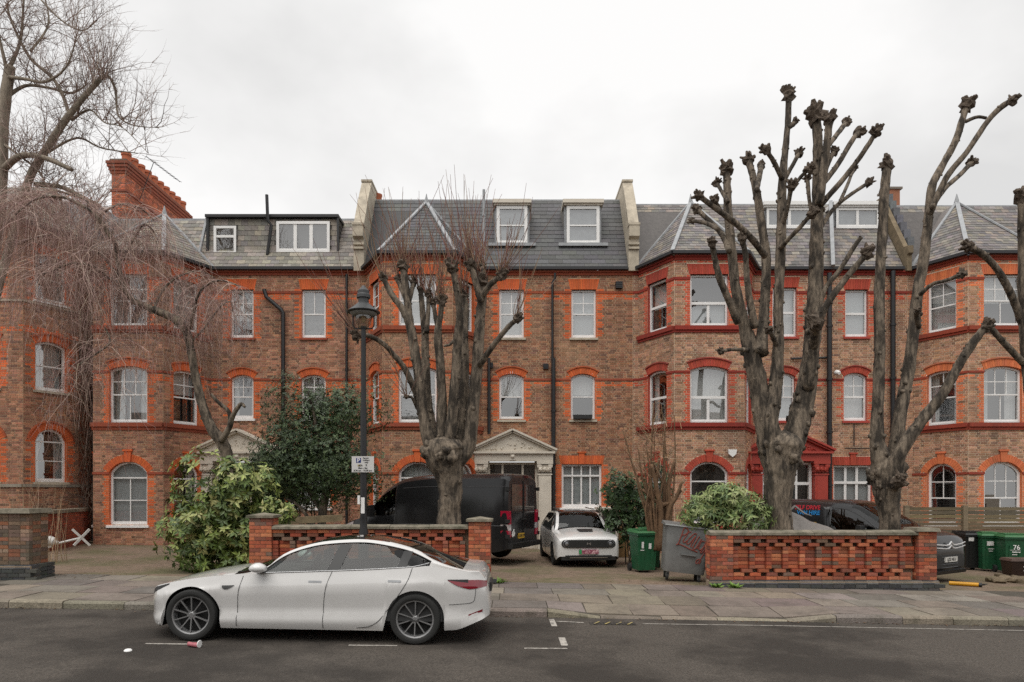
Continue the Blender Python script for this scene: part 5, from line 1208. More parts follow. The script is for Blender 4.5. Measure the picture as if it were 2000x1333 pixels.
for pts in ([(1.36, .2), (1.37, .45), (1.385, .65), (1.43, .845)], [(2.47, .19), (2.475, .5), (2.51, .75), (2.57, .92)], [(3.6, .985), (3.55, .83), (3.45, .66), (3.3, .45), (3.18, .3), (3.06, .23), (2.9, .205)]): TS.seam(TE, pts, .0042, m=SEAM)
TS.seam(TE, [(4.42, .72), (4.41, .62), (4.38, .55), (4.25, .53), (4.08, .52)], .0035, m=SEAM)
TS.seam(TE, [(1.66, .905), (1.91, 1.09), (2.18, 1.195), (2.45, 1.248), (2.86, 1.275), (3.13, 1.255), (3.47, 1.19), (3.64, 1.13), (3.82, 1.05)], .008, name='window_trim'); TS.seam(TE, [(1.6, .88), (1.9, .896), (2.4, .92), (2.9, .946), (3.3, .972), (3.6, .997), (3.8, 1.04)], .008, m=CHROME, name='window_trim')
TS.overlay(TE, 'door_pillar', 2.5, 2.66, 1.255, [(2.4, .918), (2.9, .945)], BLACKPL, .005, lean=.32, nx=4); TS.overlay(TE, 'quarter_pillar', 3.4, 3.52, [(3.3, 1.19), (3.6, 1.17)], .985, BLACKPL, .005, lean=.28, nx=4)
for x, z in ((2.36, .79), (3.38, .815)): TS.overlay(TE, 'door_handle', x - .085, x + .085, z + .013, z - .012, LEAD, .005, nz=2)
TS.overlay(TE, 'side_badge', 1.17, 1.33, [(1.17, .722), (1.33, .728)], [(1.17, .70), (1.21, .675), (1.33, .722)], BLACKPL, .005, nz=2)
TAIL = mat('tail_lamp', (.2, .008, .018), .12, coat=1); HEADL = glass('lamp_glass', (.3, .32, .33), .12, 1.3)
for sd in (-1, 1):
    TS.overlay(TE, 'tail_light', 4.06, 4.56, [(4.06, .84), (4.45, .836), (4.54, .82)], [(4.06, .83), (4.22, .755), (4.35, .722), (4.54, .745)], TAIL, .006, sd, nx=14)
    TS.overlay(TE, 'tail_light_cap', 4.06, 4.32, .845, [(4.06, .837), (4.32, .805)], BLACKPL, .009, sd)
    TS.overlay(TE, 'headlight', .07, .46, [(.07, .575), (.16, .635), (.46, .728)], [(.07, .525), (.22, .6), (.46, .712)], BLACKPL, .004, sd)
    TS.overlay(TE, 'rear_reflector', 4.33, 4.51, [(4.33, .39), (4.51, .45)], [(4.33, .372), (4.51, .418)], TAIL, .005, sd, nz=2)
    m = MB(); m.hexa([(1.62, sd * .88, .885), (1.72, sd * .88, .885), (1.72, sd * .95, .9), (1.62, sd * .95, .9), (1.62, sd * .88, .905), (1.72, sd * .88, .905), (1.72, sd * .95, .92), (1.62, sd * .95, .92)]); arm = m.build('mirror_arm', BLACKPL, TE, local=True)
    m = MB(); vs = []; 
    for i in range(9):
        t = i / 8
        for k in range(12):
            a = 2 * math.pi * k / 12; rx = .075 * math.sin(math.pi * (.06 + .9 * t)) ** .5; vs.append((1.56 + .2 * t * 1.0, sd * (.99 + .1 * math.cos(a) * math.sin(math.pi * (.1 + .8 * t)) ** .5), .955 + rx * math.sin(a) * (1 if math.sin(a) > 0 else .75)))
    m.add(vs, [(i * 12 + k, i * 12 + (k + 1) % 12, (i + 1) * 12 + (k + 1) % 12, (i + 1) * 12 + k) for i in range(8) for k in range(12)] + [tuple(range(12))[::-1], tuple(range(96, 108))]); m.build('mirror', WHITECAR, TE, smooth=60, local=True)
m = MB(); m.box(4.56, 4.61, -.28, .28, .62, .74); m.build('plate_recess', BLACKPL, TE, local=True)
m = MB(); m.hexa([(.06, -.36, .16), (.32, -.78, .16), (.32, .78, .16), (.06, .36, .16), (.02, -.36, .2), (.32, -.82, .2), (.32, .82, .2), (.02, .36, .2)]); m.build('front_lip', WHITECAR, TE, local=True)
[TS.overlay(TE, 'door_trim', 1.45, 4.0, [(1.45, .85), (2.4, .91), (3.3, .96), (4.0, .98)], .3, BLACKPL, -.03, sd) for sd in (-1, 1)]
seats(TE, (2.25, 3.2), .36, 1.16); m = MB(); m.box(1.45, 1.95, -.72, .72, .5, .86); m.box(1.0, 4.2, -.75, .75, .22, .34); m.build('dashboard', BLACKPL, TE, local=True)
m = MB(); m.lathe((2.02, .36, .86), (-1, 0, .35), [(.17, 0), (.185, .015), (.17, .03)], 20); m.build('steering_wheel', BLACKPL, TE, local=True)
m = MB(); m.box(1.3, 1.62, -.72, -.2, .868, .885); m.build('wiper_cowl', BLACKPL, TE, local=True)

# ---- the black panel van behind the pollard
BLACKCAR = mat('black_van_paint', (.015, .015, .016), .2, spec=.5)
VX = dict(L=5.6, wheels=(.95, 4.45), ar=.42, wz=.36, n=40, crown=5, sharp=35,
    zc=[(0, .7), (.04, .95), (.3, 1.08), (.8, 1.24), (1.0, 1.42), (1.3, 1.78), (1.6, 2.08), (1.9, 2.25), (2.4, 2.36), (3.4, 2.42), (5.3, 2.42), (5.52, 2.39), (5.6, 2.3)],
    zs=[(0, .66), (.04, .9), (.3, 1.02), (.8, 1.16), (1.1, 1.22), (1.9, 1.26), (2.0, 1.3), (2.08, 2.1), (2.4, 2.2), (3.4, 2.28), (5.4, 2.28), (5.6, 2.2)],
    zr=[(0, .66), (.04, .9), (.3, 1.02), (.8, 1.16), (1.0, 1.24), (1.3, 1.6), (1.6, 1.86), (1.9, 2.02), (2.08, 2.12), (2.4, 2.2), (3.4, 2.28), (5.4, 2.28), (5.6, 2.2)],
    yr=[(0, .98), (1.0, .93), (1.6, .86), (2.0, .86), (2.4, .9), (5.6, .95)], plan=[(0, .72), (.05, .82), (.2, .92), (.6, .99), (1.4, 1.02), (5.2, 1.02), (5.45, 1.0), (5.56, .97), (5.6, .94)],
    zb=[(0, .28), (1, .3), (5.2, .32), (5.6, .42)], prof=[(0, .965), (.1, .995), (.3, 1.0), (.6, .995), (.85, .955), (1, .90)], keys=(1.0, 2.0, 2.08))
VS = Shell(VX); VA = thing('black_van', (-4.73, 21.35, garden(-2.5, 19.6)), 'black high-roof panel van parked behind the pollarded tree, rear doors facing right', 'van', rz=R(-26), local=True)
def vz(x, seg, sd):
    if seg == 'top' and .95 < x < 1.9: return 'windscreen'
    if seg == 'glass' and 1.1 < x < 2.02: return 'side_window'
    return 'body'
VS.build(VA, dict(body=BLACKCAR, windscreen=DARKGLASS, side_window=DARKGLASS, underbody=BLACKPL), vz)
for x in (.95, 4.45):
    for sd in (-1, 1): wheel(VA, x, sd * .89, .36, .23, sd, 5, .58, False, RIMD)
GREYLINE = mat('van_highlight', (.05, .05, .052), .35)
for pts in ([(2.12, .45), (2.12, 1.0), (2.12, 1.6), (2.16, 2.1)], [(1.05, .45), (1.1, .9), (1.12, 1.2)], [(3.45, .5), (3.45, 1.2), (3.47, 2.0)]): VS.seam(VA, pts, .005)
VS.seam(VA, [(2.2, 1.02), (3, 1.02), (4, 1.02), (5.5, 1.02)], .012, m=GREYLINE, name='rubbing_strip'); VS.seam(VA, [(2.3, 2.02), (3.2, 2.06), (5.5, 2.06)], .008, m=GREYLINE, name='roof_crease')
RED2 = mat('van_lamp_red', (.42, .01, .04), .15, coat=1); CLEAR = mat('van_lamp_clear', (.55, .5, .5), .15, coat=1)
for sd in (-1, 1):
    for z0, z1, mm_ in ((1.06, 1.42, RED2), (.9, 1.06, CLEAR), (.72, .9, RED2)):
        m = MB(); m.hexa([(5.42, sd * .985, z0), (5.625, sd * .93, z0), (5.625, sd * .78, z0), (5.42, sd * .78, z0), (5.42, sd * 1.015, z1), (5.625, sd * .95, z1), (5.625, sd * .80, z1), (5.42, sd * .8, z1)]); m.build('tail_light', mm_, VA, local=True)
m = MB(); m.box(5.6, 5.616, -.012, .012, .55, 2.22); m.build('door_gap', mat('gap_black', (.003, .003, .003), .8), VA, local=True)
DOORW = mat('van_door_glass', (.03, .031, .032), .12, coat=1)
for y0, y1 in ((-.72, -.07), (.07, .72)):
    m = MB(); m.box(5.6, 5.612, y0, y1, 1.35, 2.12); m.build('rear_door_window', DOORW, VA, local=True)
for sd in (-1, 1):
    for z in (.75, 1.15, 2.0): m = MB(); m.box(5.54, 5.66, sd * .96 - .03, sd * .96 + .03, z - .05, z + .05); m.build('hinge', BLACKPL, VA, local=True)
m = MB(); m.box(5.6, 5.64, -.14, .16, 1.16, 1.2); m.build('handle', BLACKPL, VA, local=True)
m = MB(); m.hexa([(5.3, -1.0, .42), (5.72, -.9, .42), (5.72, .9, .42), (5.3, 1.0, .42), (5.3, -1.0, .58), (5.74, -.9, .56), (5.74, .9, .56), (5.3, 1.0, .58)]); m.build('rear_bumper', BLACKPL, VA, local=True)
m = MB(); m.box(5.5, 5.66, .1, .42, 2.3, 2.37); m.build('brake_light', mat('brake_lamp', (.05, .006, .006), .2, coat=1), VA, local=True)
PLATEY = mat('plate_yellow', (.55, .33, .03), .5); PLATEW = mat('plate_white', (.62, .61, .57), .5); INK = mat('ink', (.015, .015, .015), .7)
m = MB(); m.box(5.602, 5.622, -.33, .05, .66, .8); pl = m.build('number_plate', PLATEY, VA, local=True); lettering('LO80 OP', .1, INK, VA, FR((5.624, -.14, .73), (0, 1, 0), (0, 0, 1)), .002)
m = MB()                                               # pale sticker, a small crouching figure shape
for i, (a, b) in enumerate([((-.72, .74), (-.66, .86)), ((-.66, .86), (-.60, .92)), ((-.64, .82), (-.56, .78)), ((-.69, .72), (-.62, .80)), ((-.60, .74), (-.57, .86))]): m.bar((5.618, a[0], a[1]), (5.618, b[0], b[1]), .035, .012, up=(1, 0, 0))
m.build('sticker', WHITE, VA, local=True)
for sd in (-1, 1):
    m = MB(); m.hexa([(1.25, sd * 1.04, 1.2), (1.37, sd * 1.04, 1.2), (1.37, sd * 1.25, 1.22), (1.25, sd * 1.25, 1.22), (1.25, sd * 1.04, 1.55), (1.36, sd * 1.04, 1.55), (1.36, sd * 1.24, 1.52), (1.25, sd * 1.24, 1.52)]); m.build('mirror', BLACKPL, VA, local=True)
    VS.overlay(VA, 'headlight', .06, .5, [(.06, .92), (.5, 1.06)], [(.06, .78), (.5, .92)], CLEAR, .005, sd)
m = MB(); m.box(1.7, 2.1, -.8, .8, .4, 1.7); m.build('seats', BLACKPL, VA, local=True)

# ---- the small white hatchback facing out
HX = dict(L=3.895, wheels=(.72, 3.25), ar=.355, wz=.31, n=48, crown=2.8, sharp=36, rail=(.05, .03),
    zc=[(0, .6), (.02, .74), (.06, .805), (.2, .86), (.5, .925), (.85, .985), (1.0, 1.01), (1.2, 1.165), (1.4, 1.315), (1.55, 1.40), (1.8, 1.455), (2.2, 1.48), (3.1, 1.46), (3.55, 1.38), (3.75, 1.2), (3.86, .95), (3.895, .6)],
    zs=[(0, .55), (.02, .69), (.07, .755), (.2, .8), (.5, .85), (1.0, .9), (1.6, .93), (3.2, .97), (3.6, 1.0), (3.8, .92), (3.895, .56)],
    zr=[(0, .55), (.02, .69), (.07, .755), (.2, .8), (.5, .85), (1.0, .905), (1.2, 1.07), (1.4, 1.22), (1.55, 1.31), (1.8, 1.365), (2.2, 1.39), (3.1, 1.37), (3.5, 1.22), (3.7, 1.05), (3.895, .56)],
    yr=[(0, .85), (1.0, .78), (1.75, .67), (2.5, .64), (3.3, .66), (3.895, .7)], plan=[(0, .74), (.02, .785), (.06, .82), (.18, .855), (.45, .876), (3.4, .876), (3.7, .84), (3.85, .77), (3.895, .7)],
    zb=[(0, .3), (.2, .2), (1, .19), (3.4, .2), (3.895, .35)], prof=[(0, .95), (.12, .99), (.5, 1.0), (.85, .985), (1, .945)], keys=(1.0, 1.75, 3.5))
HS = Shell(HX); HO = thing('white_hatchback', (2.02, 18.15, garden(2, 18.6)), 'small white electric hatchback with round lamps in a black face panel, nose to the street', 'car', rz=R(94.5), local=True)
def hz(x, seg, sd):
    if seg in ('top', 'rail') and 1.0 < x < 1.6: return 'windscreen' if seg == 'top' else 'pillar'
    if seg in ('top', 'rail') and 1.6 <= x < 3.5: return 'roof'
    if seg == 'glass' and 1.2 < x < 3.45: return 'side_window'
    return 'body'
HS.build(HO, dict(body=WHITECAR, windscreen=CARGLASS, roof=BLACKCAR, pillar=BLACKPL, side_window=DARKGLASS, underbody=BLACKPL), hz)
for x in (.72, 3.25):
    for sd in (-1, 1): wheel(HO, x, sd * .765, .31, .2, sd, 8, .68, False, RIMD)
def face_panel(root, S_, name, y0, y1, z0, z1, m, off, rr_=.08, x=None):       # rounded panel lying on the nose
    b = MB(); pts = []; n = 8
    for cx, cz, a0 in ((y1 - rr_, z1 - rr_, 0), (y0 + rr_, z1 - rr_, 90), (y0 + rr_, z0 + rr_, 180), (y1 - rr_, z0 + rr_, 270)):
        for i in range(n + 1): a = R(a0 + 90 * i / n); pts.append((cx + rr_ * math.cos(a), cz + rr_ * math.sin(a)))
    def nx(y): return .03 * (abs(y) / .75) ** 4
    vs = []; K = 28
    for i in range(K + 1):
        y = y0 + (y1 - y0) * (.5 - .5 * math.cos(math.pi * i / K)); e = max(0, max(y0 + rr_ - y, y - y1 + rr_)); dz = rr_ - math.sqrt(max(0, rr_ ** 2 - e ** 2))
        vs += [(nx(y) + .06, y, z0 + dz), (nx(y) - off, y, z0 + dz), (nx(y) - off, y, z1 - dz), (nx(y) + .06, y, z1 - dz)]
    b.add(vs, [(4 * i + q, 4 * i + 4 + q, 4 * i + 5 + q, 4 * i + 1 + q) for i in range(K) for q in range(3)]); return b.build(name, m, root, local=True)
face_panel(HO, HS, 'grille_panel', -.72, .72, .53, .735, BLACKPL, .035, .1)
GREYLAMP = mat('lamp_ring', (.25, .25, .26), .25, metal=.6)
for sd in (-1, 1):
    m = MB(); m.lathe((.01, sd * .585, .632), (-1, 0, 0), [(.1, -.03), (.1, .03), (.082, .04), (.082, .02), (.05, .02), (.05, .045), (.02, .055)], 20); m.build('headlight', GREYLAMP, HO, smooth=40, local=True)
m = MB(); m.box(-.05, -.03, -.05, -.033, .6, .67); m.box(-.05, -.03, .033, .05, .6, .67); m.box(-.05, -.03, -.034, .034, .627, .643); m.build('emblem', CHROME, HO, local=True)
m = MB(); m.box(-.02, .05, -.62, .62, .27, .33); m.box(.0, .06, -.72, .72, .2, .3); m.build('lower_grille', BLACKPL, HO, local=True)
m = MB(); m.box(-.035, .05, -.5, .5, .262, .276); m.build('bumper_trim', CHROME, HO, local=True)
PINK = mat('plate_pink', (.62, .4, .42), .6, var=.35, vscale=14, dark=(.2, .01, .05), dscale=12, damt=.9, dpos=(.42, .55))
m = MB(); m.box(-.045, .03, -.26, .26, .37, .48); plt = m.build('number_plate', PINK, HO, local=True)
m = MB(); m.box(-.047, -.03, .19, .26, .37, .48); m.build('plate_flash', mat('plate_green', (.03, .3, .1), .5), HO, local=True)
m = MB(); m.hexa([(.45, -.2, .93), (.72, -.24, .985), (.72, .2, .985), (.45, .16, .93), (.45, -.2, .935), (.72, -.24, .99), (.72, .2, .99), (.45, .16, .935)]); m.build('charge_flap', BLACKPL, HO, local=True)
for sd in (-1, 1):
    HS.seam(HO, [(1.0, .25), (1.02, .6), (1.08, .9)], .004, side=sd, m=SEAM); HS.seam(HO, [(2.2, .22), (2.2, .6), (2.22, .94)], .004, side=sd, m=SEAM)
    m = MB(); m.tube([(1.3, sd * .86, .95), (1.3, sd * .98, 1.0)], .02, 6); m.build('camera_mirror', BLACKPL, HO, local=True)
m = MB()
for sd in (-1, 1): m.bar((1.9, sd * .5, 1.5), (3.1, sd * .5, 1.52), .04, .03)
m.split('roof_rail', CHROME, HO)
seats(HO, (1.95, 2.9), .34, 1.22); m = MB(); m.box(1.2, 1.6, -.65, .65, .6, .95); m.build('dashboard', BLACKPL, HO, local=True)

# ---- the black hire van behind the right wall
CX_ = dict(L=4.95, wheels=(.9, 4.1), ar=.38, wz=.33, n=40, crown=4, sharp=35,
    zc=[(0, .66), (.03, .92), (.12, 1.05), (.5, 1.16), (.85, 1.21), (1.2, 1.42), (1.55, 1.62), (1.85, 1.76), (2.3, 1.83), (4.5, 1.83), (4.85, 1.78), (4.95, 1.6)],
    zs=[(0, .6), (.03, .85), (.12, .97), (.5, 1.06), (1.0, 1.1), (1.5, 1.11), (2.28, 1.12), (2.36, 1.5), (2.5, 1.66), (4.5, 1.68), (4.95, 1.5)],
    zr=[(0, .6), (.03, .85), (.12, .97), (.5, 1.06), (.9, 1.11), (1.2, 1.27), (1.55, 1.46), (1.85, 1.58), (2.2, 1.64), (2.36, 1.66), (4.5, 1.68), (4.95, 1.5)],
    yr=[(0, .95), (.9, .9), (1.8, .78), (2.4, .8), (4.95, .85)], plan=[(0, .7), (.03, .77), (.1, .85), (.3, .92), (.7, .955), (4.6, .955), (4.85, .93), (4.95, .88)],
    zb=[(0, .22), (1, .22), (4.95, .3)], prof=[(0, .96), (.1, .99), (.5, 1.0), (.8, .975), (1, .92)], keys=(.9, 2.28, 2.4))
CS = Shell(CX_); CV = thing('hire_van', (10.22, 16.1, garden(9, 17) + .0), 'black self-drive hire van with red and blue lettering behind the pierced wall', 'van', rz=R(122), local=True)
CV.scale = (1.05, 1.05, 1.05)
def cz(x, seg, sd):
    if seg == 'top' and .88 < x < 1.85: return 'windscreen'
    if seg == 'glass' and 1.05 < x < 2.34: return 'side_window'
    return 'body'
CS.build(CV, dict(body=BLACKCAR, windscreen=CARGLASS, side_window=DARKGLASS, underbody=BLACKPL), cz)
for x in (.9, 4.1):
    for sd in (-1, 1): wheel(CV, x, sd * .84, .33, .21, sd, 5, .6, False, RIMD)
CS.seam(CV, [(1.05, 1.1), (1.4, 1.36), (1.85, 1.58), (2.2, 1.62), (2.32, 1.5), (2.3, 1.16), (2.2, 1.1), (1.6, 1.08), (1.1, 1.07)], .012, side=1, m=GREYLINE, name='window_trim'); CS.seam(CV, [(2.4, .4), (2.4, .9), (2.42, 1.4), (2.5, 1.62)], .005, side=1)
m = MB(); m.hexa([(1.32, 1.0, 1.04), (1.46, 1.0, 1.04), (1.46, 1.2, 1.06), (1.32, 1.2, 1.06), (1.34, 1.0, 1.26), (1.45, 1.0, 1.26), (1.45, 1.19, 1.24), (1.34, 1.19, 1.24)]); m.build('mirror', BLACKPL, CV, smooth=60, local=True)
m = MB()
for z, k in ((.84, 0), (.765, 1)):                      # the two chevrons of the grille
    for sd in (-1, 1):
        m.tube([(-.05, 0, z + .075), (-.05, sd * .085, z + .01), (-.045, sd * .2, z), (-.035, sd * .5, z + .02), (-.01, sd * .7, z + .045)], [.018, .018, .015, .013, .011], 6)
m.split('grille_chevron', mat('chevron_silver', (.6, .6, .6), .35), CV)
face_panel(CV, CS, 'lower_grille', -.66, .66, .34, .62, BLACKPL, .03, .08)
m = MB()
for i in range(4): m.tube([(.06, -.7, .36 + i * .075), (-.036, -.3, .35 + i * .075), (-.036, .3, .35 + i * .075), (.06, .7, .36 + i * .075)], .008, 5)
m.split('grille_bar', GREYLINE, CV)
m = MB(); m.box(-.06, -.03, -.26, .26, .47, .58); m.build('number_plate', PLATEW, CV, local=True); lettering('LJ23 NLU', .095, INK, CV, FR((-.062, 0, .525), (0, -1, 0), (0, 0, 1)), .002)
m = MB(); m.hexa([(-.02, -.72, .2), (.3, -.92, .2), (.3, .92, .2), (-.02, .72, .2), (-.05, -.7, .28), (.3, -.95, .28), (.3, .95, .28), (-.05, .7, .28)]); m.build('front_bumper', BLACKPL, CV, local=True)
for sd in (-1, 1): CS.overlay(CV, 'headlight', .05, .45, [(.05, .88), (.45, .99)], [(.05, .8), (.45, .86)], CLEAR, .006, sd)
RTX = mat('sign_red', (.62, .03, .05), .5); BTX = mat('sign_blue', (.02, .25, .62), .5)
ysd = CS.y(3.2, 1.42) + .006
for s_, z, mm_, sz in (('SELF DRIVE', 1.63, RTX, .145), ('VAN HIRE', 1.5, BTX, .145)): lettering(s_, sz, mm_, CV, FR((2.9 if z > 1.6 else 2.86, CS.y(3.0, z) + .012, z), (-1, 0, 0), (0, -.12, 1)), .004, 1.0)
m = MB(); m2 = MB()                                     # the emblem: a blue and a red bracket shape
for mm_, x0, sgn in ((m, 3.72, 1), (m2, 3.53, -1)):
    for a, b in (((0, 0), (.13, 0)), ((0, 0), (0, .12)), ((.13, 0), (.13, .12)), ((.065, 0), (.065, .08))): mm_.bar((x0 - a[0], CS.y(3.7, 1.58) + .012, 1.56 + a[1]), (x0 - b[0] - .001, CS.y(3.7, 1.58) + .010, 1.56 + b[1] + .001), .045, .012, up=(0, 1, 0))
m.build('emblem', BTX, CV, local=True); m2.build('emblem', RTX, CV, local=True)
m = MB(); m.box(2.62, 2.95, CS.y(2.8, 1.25) + .004, CS.y(2.8, 1.25) + .01, 1.25, 1.275); m.build('lettering_bar', PLATEY, CV, local=True)
m = MB(); m.box(1.7, 2.2, -.75, .75, .4, 1.4); m.box(.95, 1.35, -.8, .8, .7, 1.06); m.build('seats', BLACKPL, CV, local=True)
# ================================================================ garden walls, brick by brick
BR = MB(); BR.box(-.1095, .1095, -.051, .051, 0, .0665); BST = BR.mesh('brick', BPIECE)
BR = MB(); BR.box(-.052, .052, -.051, .051, 0, .0665); BHD = BR.mesh('brick', BPIECE)
REDS = [(.5, .15, .07), (.55, .2, .1), (.36, .085, .04), (.42, .105, .045), (.3, .075, .04), (.45, .15, .075), (.38, .12, .075), (.25, .08, .05), (.2, .12, .085), (.33, .07, .035)]
DARKB = [(.05, .052, .055), (.07, .07, .072), (.04, .042, .045), (.085, .082, .08)]
class Wall:
    def __init__(s, O, quota=300): s.O = O; s.q = quota; s.rest = MB(); s.core = MB()
    def brick(s, x, y, z, head=False, col=None, pal=REDS, w=None):
        c = col or jit(rnd.choice(pal), .22); x += rnd.uniform(-.0015, .0015); y += rnd.uniform(-.003, .003)
        if s.q > 0 and w is None: piece('brick', BHD if head else BST, s.O, Vector((x, y, z)), c); s.q -= 1
        else:
            h = w / 2 if w else (.052 if head else .1095); s.rest.box(x - h, x + h, y - .051, y + .051, z, z + .0665, c)
    def pier(s, x0, x1, y0, z0, n, pal=REDS, depth=.45):
        w = x1 - x0
        for r in range(n):
            u = x0; k = r
            while u < x1 - .02:
                lw = .114 if (k % 2 and r % 2) or (r % 2 and u == x0) else .2286
                e = min(u + lw, x1); e = x1 if x1 - e < .06 else e
                if abs((e - u) - .2286) < .01: s.brick((u + e) / 2, y0 + .051, z0 + r * .0762, pal=pal)
                elif abs((e - u) - .114) < .012: s.brick((u + e) / 2, y0 + .051, z0 + r * .0762, True, pal=pal)
                else: s.brick((u + e) / 2, y0 + .051, z0 + r * .0762, pal=pal, w=e - u - .009)
                u = e; k += 1
            v = y0 + .105                               # returns on both sides
            while v < y0 + depth - .03:
                e = min(v + .2286, y0 + depth)
                for sx in (x0, x1): s.rest.box(sx if sx == x0 else sx - .1, sx + .1 if sx == x0 else sx, v, e - .009, z0 + r * .0762, z0 + r * .0762 + .0665, jit(rnd.choice(pal), .2))
                v = e
        s.core.box(x0 + .012, x1 - .012, y0 + .012, y0 + depth - .012, z0 - .25, z0 + n * .0762)
    def panel(s, x0, x1, y0, z0, rows=12):
        P = .343; n = int((x1 - x0) / P)
        for r in range(rows):
            z = z0 + r * .0762
            if r in (0, rows - 1):
                u = x0 + .114
                while u < x1 - .1: s.brick(u, y0 + .051, z); u += .2286
            elif r in (1, 2, rows - 2, rows - 3):       # pierced courses, stretcher then gap
                off = .0 if r in (1, rows - 2) else P / 2
                for i in range(n + 1):
                    u = x0 + .125 + i * P + off
                    if u + .11 < x1: s.brick(u, y0 + .051, z)
            else:
                for i in range(n + 1):
                    u = x0 + .06 + i * P
                    if u + .05 < x1: s.brick(u, y0 + .051, z, True)
                    if u + .28 < x1: s.brick(u + .171, y0 + .051 + .075, z)
        s.core.box(x0, x1, y0 + .17, y0 + .2, z0 - .2, z0 + rows * .0762)
    def plinth(s, x0, x1, y0, z0, rows=3, pal=DARKB):
        for r in range(rows):
            u = x0 + (r % 2) * .114
            while u < x1: 
                if u + .1 < x1 + .03: s.brick(u + .1, y0 + .03, z0 + r * .0762, pal=pal)
                u += .2286
        u = x0                                          # splayed top course
        while u < x1 - .03:
            e = min(u + .2286, x1); z = z0 + rows * .0762; c = jit(rnd.choice(pal), .2)
            s.rest.hexa([(u + .004, y0 - .02, z), (e - .004, y0 - .02, z), (e - .004, y0 + .09, z), (u + .004, y0 + .09, z), (u + .004, y0 + .03, z + .07), (e - .004, y0 + .03, z + .07), (e - .004, y0 + .09, z + .07), (u + .004, y0 + .09, z + .07)], c); u = e
        s.core.box(x0, x1, y0 + .0, y0 + .3, z0 - .15, z0 + rows * .0762 + .05)
    def done(s):
        if s.rest.v: s.rest.build('brickwork', BSTUFF, s.O, kind='stuff')
        s.core.build('mortar_core', MORTAR, s.O)
def coping(O, x0, x1, y0, y1, z, h=.09, n=1, ov=.05):
    for i in range(n):
        a, b = x0 + (x1 - x0) * i / n + .004, x0 + (x1 - x0) * (i + 1) / n - .004; m = MB(); ym = (y0 + y1) / 2
        dz = rnd.uniform(-.006, .006)
        m.prism([(a, y0 - ov, z + dz), (a, y0 - ov, z + h * .55 + dz), (a, ym, z + h + dz), (a, y1 + ov, z + h * .55 + dz), (a, y1 + ov, z + dz)], (b - a, 0, 0)); m.build('coping_stone', COPING, O)
# right wall, pierced panel between two piers
DW = 14.1; K = DW / FPX
def wx(x, d=DW): return (x - 1000) * d / FPX
xa, xb, xc_, xd_ = wx(1388), wx(1432), wx(1793), wx(1829)
zt = HC - (1046 - HY) * K; zp = zt - 12 * .0762; zpl = zp - 4 * .0762
WR = thing('garden_wall', ((xa + xd_) / 2, DW, pave_z(6, DW)), 'pierced red brick garden wall with dark brick plinth on the right', 'wall')
w = Wall(WR, 300); w.pier(xc_, xd_, DW - .02, zp, 13, depth=.42); w.pier(xa, xb, DW - .02, zp, 12, depth=.42); w.panel(xb, xc_, DW + .03, zp, 12); w.plinth(xa - .03, xd_ + .02, DW - .07, zpl, 3)
w.rest.box(xa - .03, xd_ + .02, DW - .06, DW + .25, zpl - .2, zpl - .006, (.045, .047, .05)); w.done()
coping(WR, xa - .02, xc_, DW + .02, DW + .24, zt + .005, .1, 4); 
m = MB(); m.hexa([(xc_ - .06, DW - .08, zt + .08), (xd_ + .05, DW - .08, zt + .08), (xd_ + .05, DW + .46, zt + .08), (xc_ - .06, DW + .46, zt + .08), (xc_ - .04, DW - .05, zt + .15), (xd_ + .03, DW - .05, zt + .15), (xd_ + .03, DW + .43, zt + .15), (xc_ - .04, DW + .43, zt + .15)]); m.build('pier_cap', COPING, WR)
# left wall behind the white car
DL = 13.85; xa, xb, xc_, xd_ = wx(487, DL), wx(531, DL), wx(915, DL), wx(958, DL); zt2 = HC - (1034 - HY) * DL / FPX
WL = thing('garden_wall', ((xa + xd_) / 2, DL, pave_z(-4, DL)), 'red brick garden wall with two piers behind the white car', 'wall'); w = Wall(WL, 300)
zp = zt2 - 12 * .0762; w.pier(xa, xb, DL - .02, zp, 15, depth=.42); w.pier(xc_, xd_, DL - .02, zp - .0, 14, depth=.42); w.panel(xb, xc_, DL + .03, zp, 12); w.plinth(xa - .03, xd_ + .02, DL - .06, zp - 4 * .0762, 3); w.rest.box(xa - .03, xd_ + .02, DL - .05, DL + .25, zp - .55, zp - .31, (.045, .047, .05)); w.done()
coping(WL, xb, xc_, DL + .02, DL + .24, zt2 + .005, .085, 5)
for a, b, n in ((xa, xb, 15), (xc_, xd_, 14)):
    z = zp + n * .0762 + .0; m = MB(); e = .045
    m.add([(a - e, DL - .07, z), (b + e, DL - .07, z), (b + e, DL + .45, z), (a - e, DL + .45, z), (a - e, DL - .07, z + .05), (b + e, DL - .07, z + .05), (b + e, DL + .45, z + .05), (a - e, DL + .45, z + .05), ((a + b) / 2, DL + .2, z + .1)], [(3, 2, 1, 0), (0, 1, 5, 4), (1, 2, 6, 5), (2, 3, 7, 6), (3, 0, 4, 7), (4, 5, 8), (5, 6, 8), (6, 7, 8), (7, 4, 8)]); m.build('pier_cap', COPING, WL)
